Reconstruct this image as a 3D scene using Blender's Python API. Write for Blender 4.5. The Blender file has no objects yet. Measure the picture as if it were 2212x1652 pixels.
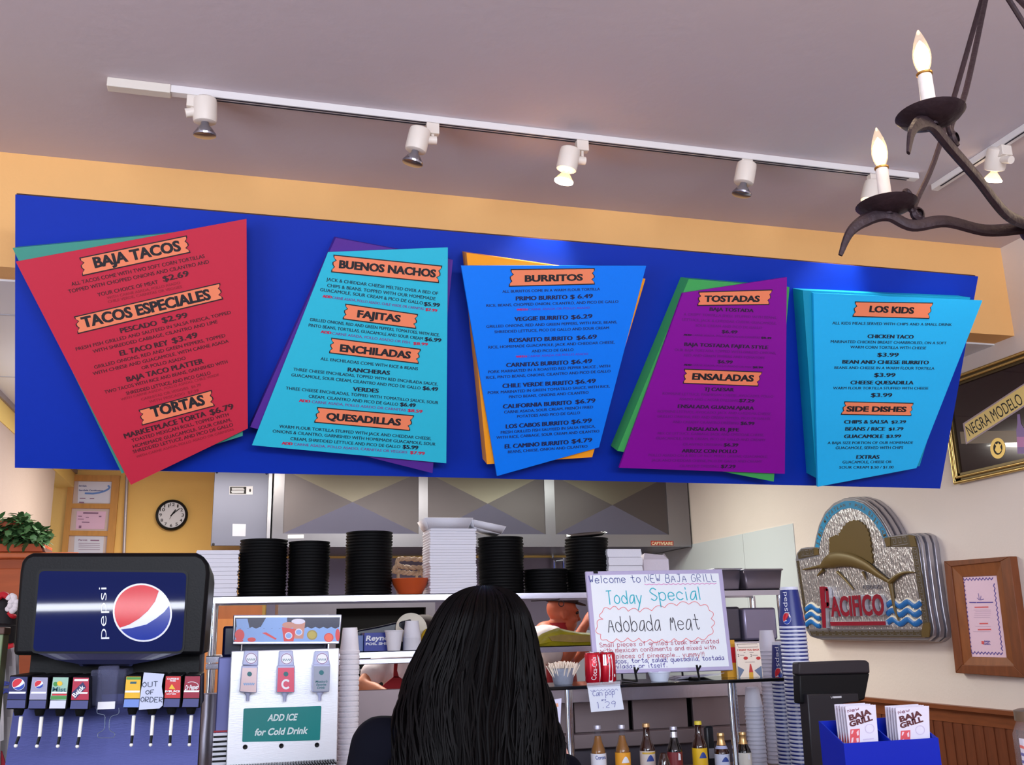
import bpy, math, random
import numpy as np
from mathutils import Vector, Matrix
random.seed(7)
PI = math.pi
SC = bpy.context.scene
COL = SC.collection

# ---------------------------------------------------------------- camera
IMW, IMH, FPX = 2212.0, 1652.0, 2085.0
YAW, PITCH, ROLL = [math.radians(a) for a in (15.59, 14.48, -1.38)]
CAM = np.array([0.0, 0.0, 1.55])
_f = np.array([math.sin(YAW)*math.cos(PITCH), math.cos(YAW)*math.cos(PITCH), math.sin(PITCH)])
_r = np.array([math.cos(YAW), -math.sin(YAW), 0.0]); _u = np.cross(_r, _f)
RT = math.cos(ROLL)*_r + math.sin(ROLL)*_u
UP = -math.sin(ROLL)*_r + math.cos(ROLL)*_u
FW = _f
cam = bpy.data.cameras.new('camera'); cam.sensor_width = 36.0; cam.lens = FPX/IMW*36.0
cam.clip_start = 0.05; cam.clip_end = 100
co = bpy.data.objects.new('camera', cam); COL.objects.link(co)
co.matrix_world = Matrix(((RT[0], UP[0], -FW[0], 0), (RT[1], UP[1], -FW[1], 0), (RT[2], UP[2], -FW[2], CAM[2]), (0, 0, 0, 1)))
SC.camera = co

# ---------------------------------------------------------------- world, exposure, daylight
SC.view_settings.view_transform = 'Standard'; SC.view_settings.look = 'None'
SC.view_settings.exposure = 0.0; SC.view_settings.gamma = 1.0
SC.view_settings.use_curve_mapping = False
wd = bpy.data.worlds.new('World'); SC.world = wd; wd.use_nodes = True
wd.node_tree.nodes['Background'].inputs[0].default_value = (0.62, 0.74, 1.0, 1)
wd.node_tree.nodes['Background'].inputs[1].default_value = 0.5

def area(name, loc, rot, sx, sy, watts, col):
    l = bpy.data.lights.new(name, 'AREA'); l.shape = 'RECTANGLE'; l.size = sx; l.size_y = sy
    l.energy = watts; l.color = col
    o = bpy.data.objects.new(name, l); o.location = loc; o.rotation_euler = rot; COL.objects.link(o); return o
# daylight through the shop windows behind the viewer, the kitchen's ceiling lamps, and two added helper lamps
area('window_daylight', (0.6, -3.40, 2.58), (math.radians(101), 0, 0), 5.4, 0.62, 265, (0.80, 0.87, 1.0))
area('window_glare', (0.6, -3.40, 1.86), (math.radians(90), 0, 0), 5.2, 0.06, 34, (0.9, 0.94, 1.0))  # thin strip lamp added to put a bright streak on the cola panel
area('side_window_daylight', (-3.1, 0.2, 1.7), (math.radians(104), 0, math.radians(-90)), 3.6, 2.0, 105, (0.80, 0.87, 1.0))
area('kitchen_lamp', (1.3, 6.4, 2.98), (0, 0, 0), 1.2, 0.6, 75, (1.0, 0.97, 0.88))
area('kitchen_lamp', (-0.2, 7.3, 2.98), (0, 0, 0), 1.0, 0.5, 46, (1.0, 0.93, 0.8))
area('kitchen_lamp', (2.7, 7.0, 2.98), (0, 0, 0), 0.8, 0.6, 22, (0.93, 1.0, 0.86))
kl = bpy.data.lights.new('kitchen_globe', 'POINT'); kl.energy = 17; kl.color = (0.96, 0.96, 1.0); kl.shadow_soft_size = 0.12  # unseen point lamp added to brighten the kitchen ceiling and left wall
ko = bpy.data.objects.new('kitchen_globe', kl); ko.location = (-0.55, 5.7, 2.62); COL.objects.link(ko)
area('hood_lamp', (2.3, 8.6, 2.4), (0, 0, 0), 0.5, 0.3, 8, (0.9, 1.0, 0.92))

# ---------------------------------------------------------------- projection helpers (pixel of the 2212x1652 frame -> point on a real plane)
def ray(x, y): return RT*((x-IMW/2)/FPX) - UP*((y-IMH/2)/FPX) + FW
def oy(x, y, Y): d = ray(x, y); return CAM + d*(Y/d[1])
def ox(x, y, X): d = ray(x, y); return CAM + d*(X/d[0])
def oz(x, y, Z): d = ray(x, y); return CAM + d*((Z-CAM[2])/d[2])
def V(*a): return np.array(a, float)
def unit(a): return a/np.linalg.norm(a)
class Plane:
    def __init__(s, o, n): s.o = np.array(o, float); s.n = unit(np.array(n, float))
    def hit(s, p, off=0.0):
        d = ray(*p); o = s.o + s.n*off
        return CAM + d*(((o-CAM)@s.n)/(d@s.n))
def zm(o, sc):
    return lambda x, y: (o[0]+x/sc, o[1]+y/sc)

# ---------------------------------------------------------------- materials
def lin(c):
    return tuple(((v/255.0)/12.92 if v <= 10.3 else ((v/255.0+0.055)/1.055)**2.4) for v in c)
_M = {}
def M(name, rgb, rough=0.5, metal=0.0, noise=None, bump=None, trans=0.0, emit=None, coat=0.0, spec=0.5, alpha=1.0, stretch=None, ior=1.45):
    if name in _M: return _M[name]
    m = bpy.data.materials.new(name); m.use_nodes = True; nt = m.node_tree
    b = nt.nodes['Principled BSDF']; c = lin(rgb)
    b.inputs['Base Color'].default_value = (*c, 1); b.inputs['Roughness'].default_value = rough
    b.inputs['Metallic'].default_value = metal; b.inputs['Transmission Weight'].default_value = trans
    b.inputs['Coat Weight'].default_value = coat; b.inputs['Specular IOR Level'].default_value = spec
    b.inputs['Alpha'].default_value = alpha; b.inputs['IOR'].default_value = ior
    if emit: b.inputs['Emission Color'].default_value = (*lin(emit[0]), 1); b.inputs['Emission Strength'].default_value = emit[1]
    if noise or bump:
        tc = nt.nodes.new('ShaderNodeTexCoord'); mp = nt.nodes.new('ShaderNodeMapping')
        nt.links.new(tc.outputs['Object'], mp.inputs[0])
        if stretch: mp.inputs['Scale'].default_value = stretch
    if noise:
        n = nt.nodes.new('ShaderNodeTexNoise'); n.inputs['Scale'].default_value = noise[0]; n.inputs['Detail'].default_value = 4
        nt.links.new(mp.outputs[0], n.inputs['Vector'])
        mx = nt.nodes.new('ShaderNodeMix'); mx.data_type = 'RGBA'
        k = noise[1]
        mx.inputs[6].default_value = (*[v*(1-k) for v in c], 1); mx.inputs[7].default_value = (*[min(1, v*(1+k)) for v in c], 1)
        if len(noise) > 2: mx.inputs[7].default_value = (*lin(noise[2]), 1)
        nt.links.new(n.outputs[0], mx.inputs[0]); nt.links.new(mx.outputs[2], b.inputs['Base Color'])
    if bump:
        n2 = nt.nodes.new('ShaderNodeTexNoise'); n2.inputs['Scale'].default_value = bump[0]; n2.inputs['Detail'].default_value = 3
        nt.links.new(mp.outputs[0], n2.inputs['Vector'])
        bp = nt.nodes.new('ShaderNodeBump'); bp.inputs['Strength'].default_value = bump[1]; bp.inputs['Distance'].default_value = 0.01
        nt.links.new(n2.outputs[0], bp.inputs['Height']); nt.links.new(bp.outputs[0], b.inputs['Normal'])
    _M[name] = m; return m
def clear(name, rgb, mixf=0.15, rough=0.05):
    """thin clear plastic / glass: mostly transparent, a little glossy"""
    if name in _M: return _M[name]
    m = bpy.data.materials.new(name); m.use_nodes = True; nt = m.node_tree
    b = nt.nodes['Principled BSDF']; b.inputs['Base Color'].default_value = (*lin(rgb), 1); b.inputs['Roughness'].default_value = rough
    t = nt.nodes.new('ShaderNodeBsdfTransparent'); t.inputs[0].default_value = (0.97, 0.97, 0.98, 1)
    mx = nt.nodes.new('ShaderNodeMixShader'); mx.inputs[0].default_value = mixf
    nt.links.new(t.outputs[0], mx.inputs[1]); nt.links.new(b.outputs[0], mx.inputs[2])
    nt.links.new(mx.outputs[0], nt.nodes['Material Output'].inputs[0])
    _M[name] = m; return m

STEEL = M('brushed_steel', (178, 178, 186), 0.34, 0.9, bump=(60, 0.06), stretch=(1, 1, 14))
STEELD = M('dull_steel', (120, 116, 124), 0.45, 0.75, noise=(6, 0.12))
CHROME = M('chrome', (215, 222, 230), 0.12, 1.0)
BLACK = M('black_plastic', (12, 12, 15), 0.45, spec=.25)
MATTEBLACK = M('matte_black', (7, 7, 8), 0.85, spec=.2)
WHITE = M('white_enamel', (236, 232, 228), 0.35)
PAPER = M('white_paper', (232, 232, 240), 0.8)
FOAM = M('white_foam', (240, 238, 244), 0.7, bump=(180, 0.08))
INK = M('black_ink', (22, 18, 26), 0.6)
IRON = M('wrought_iron', (52, 38, 44), 0.5, 0.45, noise=(30, 0.35), bump=(40, 0.35))
GLASS = clear('clear_glass', (235, 240, 245), 0.10, 0.03)

# ---------------------------------------------------------------- mesh builder
class MB:
    def __init__(s): s.v = []; s.f = []; s.mi = []; s.m = 0
    def add(s, vs, fs):
        o = len(s.v); s.v.extend([tuple(map(float, p)) for p in vs])
        for f in fs: s.f.append([i+o for i in f]); s.mi.append(s.m)
        return s
    def obox(s, o, a, b, c):
        o, a, b, c = [np.array(t, float) for t in (o, a, b, c)]
        vs = [o, o+a, o+a+b, o+b, o+c, o+a+c, o+a+b+c, o+b+c]
        fs = [(0, 3, 2, 1), (4, 5, 6, 7), (0, 1, 5, 4), (1, 2, 6, 5), (2, 3, 7, 6), (3, 0, 4, 7)]
        if np.dot(np.cross(a, b), c) < 0: fs = [f[::-1] for f in fs]
        return s.add(vs, fs)
    def box(s, a, b):
        lo = [min(p, q) for p, q in zip(a, b)]; hi = [max(p, q) for p, q in zip(a, b)]
        return s.obox(lo, (hi[0]-lo[0], 0, 0), (0, hi[1]-lo[1], 0), (0, 0, hi[2]-lo[2]))
    def poly(s, pts): return s.add(pts, [tuple(range(len(pts)))])
    def prism(s, pts, d):
        n = len(pts); d = np.array(d, float); pts = [np.array(p, float) for p in pts]
        nr = sum((np.cross(pts[i]-pts[0], pts[(i+1) % n]-pts[0]) for i in range(n)), np.zeros(3))
        if nr @ d > 0: pts = pts[::-1]
        vs = pts + [p+d for p in pts]
        fs = [tuple(range(n)), tuple(range(2*n-1, n-1, -1))]
        for i in range(n): j = (i+1) % n; fs.append((j, i, i+n, j+n))
        return s.add(vs, fs)
    def tube(s, path, r, n=10, flat=None, caps=True):
        P = [np.array(p, float) for p in path]; k = len(P)
        R = r if hasattr(r, '__len__') else [r]*k
        T = [unit(P[min(i+1, k-1)]-P[max(i-1, 0)]) for i in range(k)]
        a = V(0, 0, 1) if abs(T[0][2]) < 0.9 else V(1, 0, 0)
        if flat is not None: a = np.array(flat[0], float)
        u = unit(a - T[0]*(a@T[0])); vs = []
        for i in range(k):
            u = unit(u - T[i]*(u@T[i])); w = np.cross(T[i], u)
            ru, rw = (R[i], R[i]) if flat is None else (R[i], R[i]*flat[1])
            for j in range(n):
                t = 2*PI*j/n; vs.append(P[i]+u*(ru*math.cos(t))+w*(rw*math.sin(t)))
        fs = [(i*n+j, i*n+(j+1) % n, (i+1)*n+(j+1) % n, (i+1)*n+j) for i in range(k-1) for j in range(n)]
        if caps: fs += [tuple(range(n-1, -1, -1)), tuple(range((k-1)*n, k*n))]
        return s.add(vs, fs)
    def lathe(s, prof, c=(0, 0, 0), ax=(0, 0, 1), n=24, sx=1.0):
        """profile [(r, h)] around axis ax through c; sx squeezes one radius"""
        c = np.array(c, float); ax = unit(np.array(ax, float))
        a = V(1, 0, 0) if abs(ax[0]) < 0.9 else V(0, 1, 0)
        u = unit(a-ax*(a@ax)); w = np.cross(ax, u); vs = []
        for r, h in prof:
            r = max(r, 1e-4)
            for j in range(n):
                t = 2*PI*j/n; vs.append(c+ax*h+u*(r*math.cos(t))+w*(r*sx*math.sin(t)))
        k = len(prof)
        fs = [(i*n+j, i*n+(j+1) % n, (i+1)*n+(j+1) % n, (i+1)*n+j) for i in range(k-1) for j in range(n)]
        return s.add(vs, fs)
    def ell(s, c, r, n=16, m=10):
        c = np.array(c, float); vs = []
        for i in range(m+1):
            p = PI*i/m - PI/2
            for j in range(n):
                t = 2*PI*j/n
                vs.append(c+V(r[0]*max(math.cos(p), 1e-3)*math.cos(t), r[1]*max(math.cos(p), 1e-3)*math.sin(t), r[2]*math.sin(p)))
        fs = [(i*n+j, i*n+(j+1) % n, (i+1)*n+(j+1) % n, (i+1)*n+j) for i in range(m) for j in range(n)]
        return s.add(vs, fs)
    def ribbon(s, path, w, nrm):
        P = [np.array(p, float) for p in path]; k = len(P); nrm = unit(np.array(nrm, float)); vs = []
        for i in range(k):
            t = P[min(i+1, k-1)]-P[max(i-1, 0)]; l = np.linalg.norm(t)
            t = t/l if l > 1e-9 else V(1, 0, 0)
            sd = np.cross(nrm, t)*w/2; vs += [P[i]-sd, P[i]+sd]
        return s.add(vs, [(2*i, 2*i+1, 2*i+3, 2*i+2)[::-1] for i in range(k-1)])

BASE = {}
def build(name, mb, mats, parent=None, smooth=True, bevel=0.0, base=None, ang=38):
    me = bpy.data.meshes.new(name)
    b = BASE[parent.name] if parent is not None else (np.array(base, float) if base is not None else np.zeros(3))
    me.from_pydata([(p[0]-b[0], p[1]-b[1], p[2]-b[2]) for p in mb.v], [], mb.f)
    for m in (mats if isinstance(mats, (list, tuple)) else [mats]): me.materials.append(m)
    me.polygons.foreach_set('material_index', mb.mi)
    me.validate()
    if smooth:
        me.polygons.foreach_set('use_smooth', [True]*len(me.polygons)); me.set_sharp_from_angle(angle=math.radians(ang))
    me.update()
    o = bpy.data.objects.new(name, me); COL.objects.link(o)
    if parent is not None: o.parent = parent; BASE[o.name] = b
    else: o.location = b; BASE[o.name] = b
    if bevel:
        md = o.modifiers.new('bevel', 'BEVEL'); md.width = bevel; md.segments = 2; md.limit_method = 'ANGLE'
    return o
def tag(o, label, cat, group=None, kind=None):
    o['label'] = label; o['category'] = cat
    if group: o['group'] = group
    if kind: o['kind'] = kind
    return o
def thing(name, label, cat, base, group=None):
    o = bpy.data.objects.new(name, None); COL.objects.link(o); o.location = tuple(map(float, base)); o.empty_display_size = 0.05
    BASE[o.name] = np.array(base, float); return tag(o, label, cat, group)
def solo(name, mb, mats, label, cat, base, group=None, **k):
    return tag(build(name, mb, mats, base=base, **k), label, cat, group)
def struct(name, mb, mats, **k):
    o = build(name, mb, mats, **k); o['kind'] = 'structure'; return o
def dup(root, loc, label=None, group=None, rot=None):
    def cp(o, par):
        c = o.copy(); COL.objects.link(c)
        if par is not None: c.parent = par
        for ch in [x for x in KIDS.get(o.name, [])]: cp(ch, c)
        return c
    if root.name not in SEEN:
        SEEN.add(root.name)
        for o in list(bpy.data.objects):
            if o.parent is not None:
                l = KIDS.setdefault(o.parent.name, [])
                if o not in l: l.append(o)
    r = cp(root, None); r.location = tuple(map(float, loc))
    if rot is not None: r.rotation_euler = rot
    if label: r['label'] = label
    if group: r['group'] = group
    return r
KIDS = {}; SEEN = set()

# ---------------------------------------------------------------- lettering
_T = {}
def text_mesh(s, bold=0.0, ext=0.0):
    k = (s, bold, ext)
    if k not in _T:
        cu = bpy.data.curves.new('t', 'FONT'); cu.body = s; cu.offset = bold; cu.resolution_u = 3; cu.extrude = ext
        o = bpy.data.objects.new('t', cu); me = bpy.data.meshes.new_from_object(o)
        vs = [tuple(v.co) for v in me.vertices]; fs = [tuple(p.vertices) for p in me.polygons]
        x0 = min(v[0] for v in vs); x1 = max(v[0] for v in vs)
        e2 = 2*ext if ext else 1.0
        _T[k] = ([((v[0]-x0)/(x1-x0), v[1]/0.727, (v[2]+ext)/e2 if ext else 0.0) for v in vs], fs)
        bpy.data.objects.remove(o); bpy.data.meshes.remove(me); bpy.data.curves.remove(cu)
    return _T[k]
def txt(mb, s, pl, p0, p1, h, off, bold=0.0, ext=0.0, shear=0.0, depth=0.0):
    """one line of lettering on plane pl between two baseline ends (pixels), capitals h pixels high"""
    A = pl.hit(p0, off); B = pl.hit(p1, off); U = B-A
    dx, dy = p1[0]-p0[0], p1[1]-p0[1]; l = math.hypot(dx, dy)
    mid = ((p0[0]+p1[0])/2, (p0[1]+p1[1])/2); q = (mid[0]+dy/l*h, mid[1]-dx/l*h)
    hh = np.linalg.norm(pl.hit(q, off)-pl.hit(mid, off))
    up = unit(np.cross(pl.n, U))*hh
    if up @ (pl.hit(q, off)-pl.hit(mid, off)) < 0: up = -up
    vs, fs = text_mesh(s, bold, ext)
    mb.add([A+U*v[0]+up*(v[1])+unit(U)*(shear*hh*v[1])+pl.n*(depth*v[2]) for v in vs], fs)
# single-stroke handwriting: x digit, y letter (a = descender, d = baseline, h = x-height, j = capital)
HW = {'a': '4h2h1g0e1d3e4g|4h4d', 'b': '0j0d|0f2h4g4e2d0e', 'c': '4g2h0g0e2d4e', 'd': '4j4d|4f2h0g0e2d4e', 'e': '0f4f4g2h0g0e2d4e',
 'f': '4i3j2i2d|0h4h', 'g': '4g2h0g0f2e4f|4h4c2a0b', 'h': '0j0d|0f2h4g4d', 'i': '1h1d|1i1j', 'j': '3h3b1a|3i3j', 'k': '0j0d|4h0f4d',
 'l': '1j1d', 'm': '0h0d|0g1h2g2d|2g3h4g4d', 'n': '0h0d|0g2h4g4d', 'o': '2h0g0e2d4e4g2h', 'p': '0h0a|0g2h4g4e2d0e', 'q': '4h4a|4g2h0g0e2d4e',
 'r': '0h0d|0f2h4g', 's': '4g2h0g4e2d0e', 't': '2j2e3d4e|0h4h', 'u': '0h0e2d4e|4h4d', 'v': '0h2d4h', 'w': '0h1d2g3d4h', 'x': '0h4d|4h0d',
 'y': '0h2d|4h2d0a', 'z': '0h4h0d4d', 'A': '0d2j4d|1f4f', 'B': '0d0j3j4i3g0g|3g4f4e3d0d', 'C': '4i2j0h0f2d4e', 'D': '0d0j2j4h4f2d0d',
 'E': '4j0j0d4d|0g3g', 'F': '4j0j0d|0g3g', 'G': '4i2j0h0e2d4e4g2g', 'I': '2j2d', 'J': '3j3e2d0e|1j4j', 'K': '0j0d|4j0g4d', 'L': '0j0d4d',
 'M': '0d1j2f3j4d', 'N': '0d0j4d4j', 'O': '2j0h0f2d4f4h2j', 'P': '0d0j3j4h3g0g', 'R': '0d0j3j4h3g0g4d', 'S': '4i2j0i0h4f4e2d0e',
 'T': '2j2d|0j4j', 'U': '0j0e2d4e4j', 'W': '0j1d2h3d4j', '!': '1j1f|1e1d', '.': '1d1e', ',': '1e0c', '$': '4i2j0i0h4f4e2d0e|2j2c',
 '0': '2j0h0f2d4f4h2j', '1': '1i2j2d', '2': '0i2j4i4g0d4d', '9': '4h2g0h2j4i4h3d'}
def hand(mb, s, pl, p0, p1, h, off, w, soft=True):
    A = pl.hit(p0, off); B = pl.hit(p1, off); U = B-A; L = np.linalg.norm(U); U = U/L
    dx, dy = p1[0]-p0[0], p1[1]-p0[1]; l = math.hypot(dx, dy); mid = ((p0[0]+p1[0])/2, (p0[1]+p1[1])/2)
    hh = np.linalg.norm(pl.hit((mid[0]+dy/l*h, mid[1]-dx/l*h), off)-pl.hit(mid, off))
    up = unit(np.cross(pl.n, U))
    if up[2] < 0: up = -up
    adv = {'i': 3, 'l': 3, 'I': 4, '.': 2.5, ',': 2.5, '!': 2.5, ' ': 4, 'm': 6.5, 'w': 6.5}
    tot = sum(adv.get(ch, 5.6) for ch in s)-1.6; x = 0.0; sx = L/tot; sy = hh/6.0
    for ch in s:
        gw = adv.get(ch, 5.6)-1.6
        for st in HW.get(ch, '').split('|'):
            if not st: continue
            pts = [(int(st[i])/4.0*gw if ch not in 'il.,!' else int(st[i])*0.7, ord(st[i+1])-100) for i in range(0, len(st), 2)]
            pts = [(p[0]+random.uniform(-.12, .12), p[1]+random.uniform(-.15, .15)) for p in pts]
            if soft and len(pts) > 2:
                q = [pts[0]]
                for a, b in zip(pts[:-1], pts[1:]):
                    q += [(a[0]*.75+b[0]*.25, a[1]*.75+b[1]*.25), (a[0]*.25+b[0]*.75, a[1]*.25+b[1]*.75)]
                pts = q+[pts[-1]]
            mb.ribbon([A+U*((x+p[0])*sx)+up*(p[1]*sy) for p in pts], w, pl.n)
        x += adv.get(ch, 5.6)
def disc_pts(pl, c, rx, ry, off, n=28, a0=0, a1=2*PI):
    return [pl.hit((c[0]+rx*math.cos(a0+(a1-a0)*i/n), c[1]-ry*math.sin(a0+(a1-a0)*i/n)), off) for i in range(n + (0 if a1-a0 >= 2*PI-1e-6 else 1))]
def globe(mb, mapf, ring=True):
    """red, white and blue round emblem in the unit disc; mb materials 0 white 1 red 2 blue"""
    n = 40
    def arc(a, b, k=20): return [(math.cos(a+(b-a)*i/k), math.sin(a+(b-a)*i/k)) for i in range(k+1)]
    at = lambda p: math.atan2(p[1], p[0])
    rw = [(-.83, -.55), (-.5, -.44), (-.13, -.22), (.2, .06), (.47, .4), (.62, .79)]
    wb = [(-.79, -.61), (-.4, -.56), (.13, -.43), (.5, -.2), (.78, .02), (.97, .25)]
    S = 0.94
    mb.m = 0; mb.add([mapf(math.cos(2*PI*i/n), math.sin(2*PI*i/n), 0) for i in range(n)], [tuple(range(n))])
    red = arc(at(rw[-1]), at(rw[0])+2*PI)[1:-1]
    mb.m = 1; P = rw+red; mb.add([mapf(x*S, y*S, 1) for x, y in P], [tuple(range(len(P)))])
    blu = arc(at(wb[-1]), at(wb[0]))[1:-1]
    mb.m = 2; P = wb+blu; mb.add([mapf(x*S, y*S, 1) for x, y in P], [tuple(range(len(P)))])
    mb.m = 0
RED = M('print_red', (200, 22, 44), 0.35); BLUE = M('print_blue', (22, 62, 165), 0.35); PWHITE = M('print_white', (232, 234, 240), 0.35)
# ================================================================ the room
XW, YS, ZC, ZK, YB = 3.976, 4.10, 3.548, 3.03, 9.2     # right wall, header wall, shop ceiling, kitchen ceiling, kitchen back wall
CEIL = M('ceiling_paint', (204, 192, 198), 0.85, noise=(3, 0.03), bump=(25, 0.1))
YEL = M('yellow_paint', (248, 192, 122), 0.8, noise=(4, 0.03), bump=(90, 0.12))
CREAM = M('cream_paint', (232, 220, 212), 0.8, noise=(3, 0.03), bump=(60, 0.1))
ROSE = M('pinkish_grey_paint', (205, 186, 178), 0.85, noise=(3, 0.04), bump=(60, 0.1))
KC = M('kitchen_ceiling_panel', (232, 234, 240), 0.7)
FLOORM = M('floor_tile', (150, 120, 100), 0.45, noise=(2, 0.15))
WOOD = M('dark_wood', (112, 58, 32), 0.45, noise=(9, 0.35), stretch=(6, 6, 0.7))
m = MB().box((-3.3, -3.6, -0.1), (XW+.2, YB+.2, 0)); struct('floor', m, FLOORM)
m = MB().box((-3.3, -3.6, ZC), (XW+.2, YS, ZC+.1)); struct('ceiling', m, CEIL)
m = MB().box((-1.9, YS+.15, ZK), (XW+.2, YB+.2, ZK+.1)); struct('ceiling_kitchen', m, KC)
m = MB()
for y in (4.72, 5.9, 7.1, 8.3): m.box((-1.47, y-.006, ZK-.003), (XW, y+.006, ZK+.001))
struct('trim_1', m, M('seam_grey', (190, 190, 198), 0.8))
m = MB().box((XW, -3.6, 0), (XW+.15, YB+.2, ZC+.1)); struct('wall_right', m, CREAM)
m = MB().box((-3.3, YS, 3.039), (XW, YS+.15, ZC+.1)); m.box((-3.3, YS, 0), (-2.2, YS+.15, 3.039)); struct('wall_front', m, YEL)
m = MB().box((-1.9, YB, 0), (XW, YB+.15, ZK)); struct('wall_back', m, M('back_wall_yellow', (246, 202, 118), .8, noise=(4, .03), bump=(90, .1)))
m = MB().box((-3.3, -3.6, 0), (-3.15, -1.7, ZC)).box((-3.3, 2.1, 0), (-3.15, YS, ZC)).box((-3.3, -1.7, 0), (-3.15, 2.1, .6)).box((-3.3, -1.7, 2.75), (-3.15, 2.1, ZC))
struct('wall_left', m, CREAM)
m = MB().box((-3.15, -3.6, 0), (-2.2, -3.45, ZC)).box((3.4, -3.6, 0), (XW, -3.45, ZC)).box((-2.2, -3.6, 0), (3.4, -3.45, .55)).box((-2.2, -3.6, 2.9), (3.4, -3.45, ZC))
struct('wall_street', m, CREAM)
FR = M('window_frame_paint', (70, 62, 58), 0.5)
for k, (a, b) in enumerate(((-2.2, -.33), (-.33, 1.53), (1.53, 3.4))):
    m = MB().box((a, -3.58, .55), (a+.05, -3.47, 2.9)).box((b-.05, -3.58, .55), (b, -3.47, 2.9)).box((a, -3.58, .55), (b, -3.47, .6)).box((a, -3.58, 2.85), (b, -3.47, 2.9))
    struct('window_%d' % (k+1), m, FR)
zb = ox(0, 908, -1.47)[2]
m = MB().box((-1.62, YS+.15, zb), (-1.47, YB, ZK)); struct('trim_2', m, M('pale_yellow_paint', (245, 214, 128), 0.8, bump=(60, .1)))
m = MB().box((-1.485, YS+.15, ZK-.035), (-1.455, YB, ZK)); struct('trim_3', m, M('cove_trim_grey', (150, 138, 140), 0.5))
yq = ox(120, 1015, -1.475)[1]
m = MB().box((-1.62, YS+.15, 0), (-1.475, yq, zb)); struct('wall_partition', m, ROSE)
# wainscot and chair rail along the right wall, wipe-down panel in the kitchen
m = MB().box((XW-.012, -3.4, .12), (XW, 6.3, 1.0))
for i in range(118): m.box((XW-.017, -3.38+i*.082, .12), (XW-.011, -3.38+i*.082+.06, 1.0))
struct('trim_4', m, WOOD)
m = MB().prism([(XW, -3.4, .99), (XW-.02, -3.4, .99), (XW-.02, -3.4, 1.045), (XW-.035, -3.4, 1.06), (XW-.05, -3.4, 1.062), (XW-.05, -3.4, 1.085), (XW, -3.4, 1.085)], (0, 9.7, 0))
struct('trim_5', m, M('rail_wood', (128, 70, 38), 0.4, noise=(8, .3), stretch=(6, 1, 6)))
m = MB().box((XW-.015, -3.4, 0), (XW, 9.1, .12)); struct('baseboard_right', m, WOOD)
m = MB()
for a, b in ((6.475, 7.25), (7.256, 8.5), (8.506, 9.15)): m.box((XW-.006, a, .12), (XW, b, 2.29))
struct('trim_6', m, M('white_wall_panel', (214, 222, 226), 0.35))

# ================================================================ the menu board
BO = V(0, 4.05, 2.2067); BVv = unit(V(0, -.45, .933)); BNn = np.cross(V(1, 0, 0), BVv)
BP = Plane(BO, BNn)
q = [BP.hit(p) for p in ((33, 420), (2113, 597), (2031, 1055), (32, 1010))]
mid = (q[0]+q[1]+q[2]+q[3])/4
t = thing('menu_board', 'long royal blue backing board tilted forward under the ceiling behind all five menu signs', 'sign board', mid)
build('panel', MB().prism(q, -BNn*.02), M('royal_blue_paint', (0, 46, 170), 0.5, noise=(40, .04), spec=.25), t)
m = MB()
for a, b in ((0, 1), (1, 2), (2, 3), (3, 0)):
    e = unit(q[b]-q[a]); w = np.cross(BNn, e)*.004
    m.obox(q[a]-BNn*.0205, q[b]-q[a], w, -BNn*.018)
build('edge_batten', m, M('plywood_edge', (74, 44, 30), 0.7), t)
for x in (.15, 2.55):
    p = BO+BVv*.86+V(x, 0, 0)-BNn*.035
    build('bracket', MB().tube([p, (x, YS-.006, 3.13)], .014, 8).box((x-.04, YS-.008, 3.08), (x+.04, YS-.001, 3.2)), STEELD, t)

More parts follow.
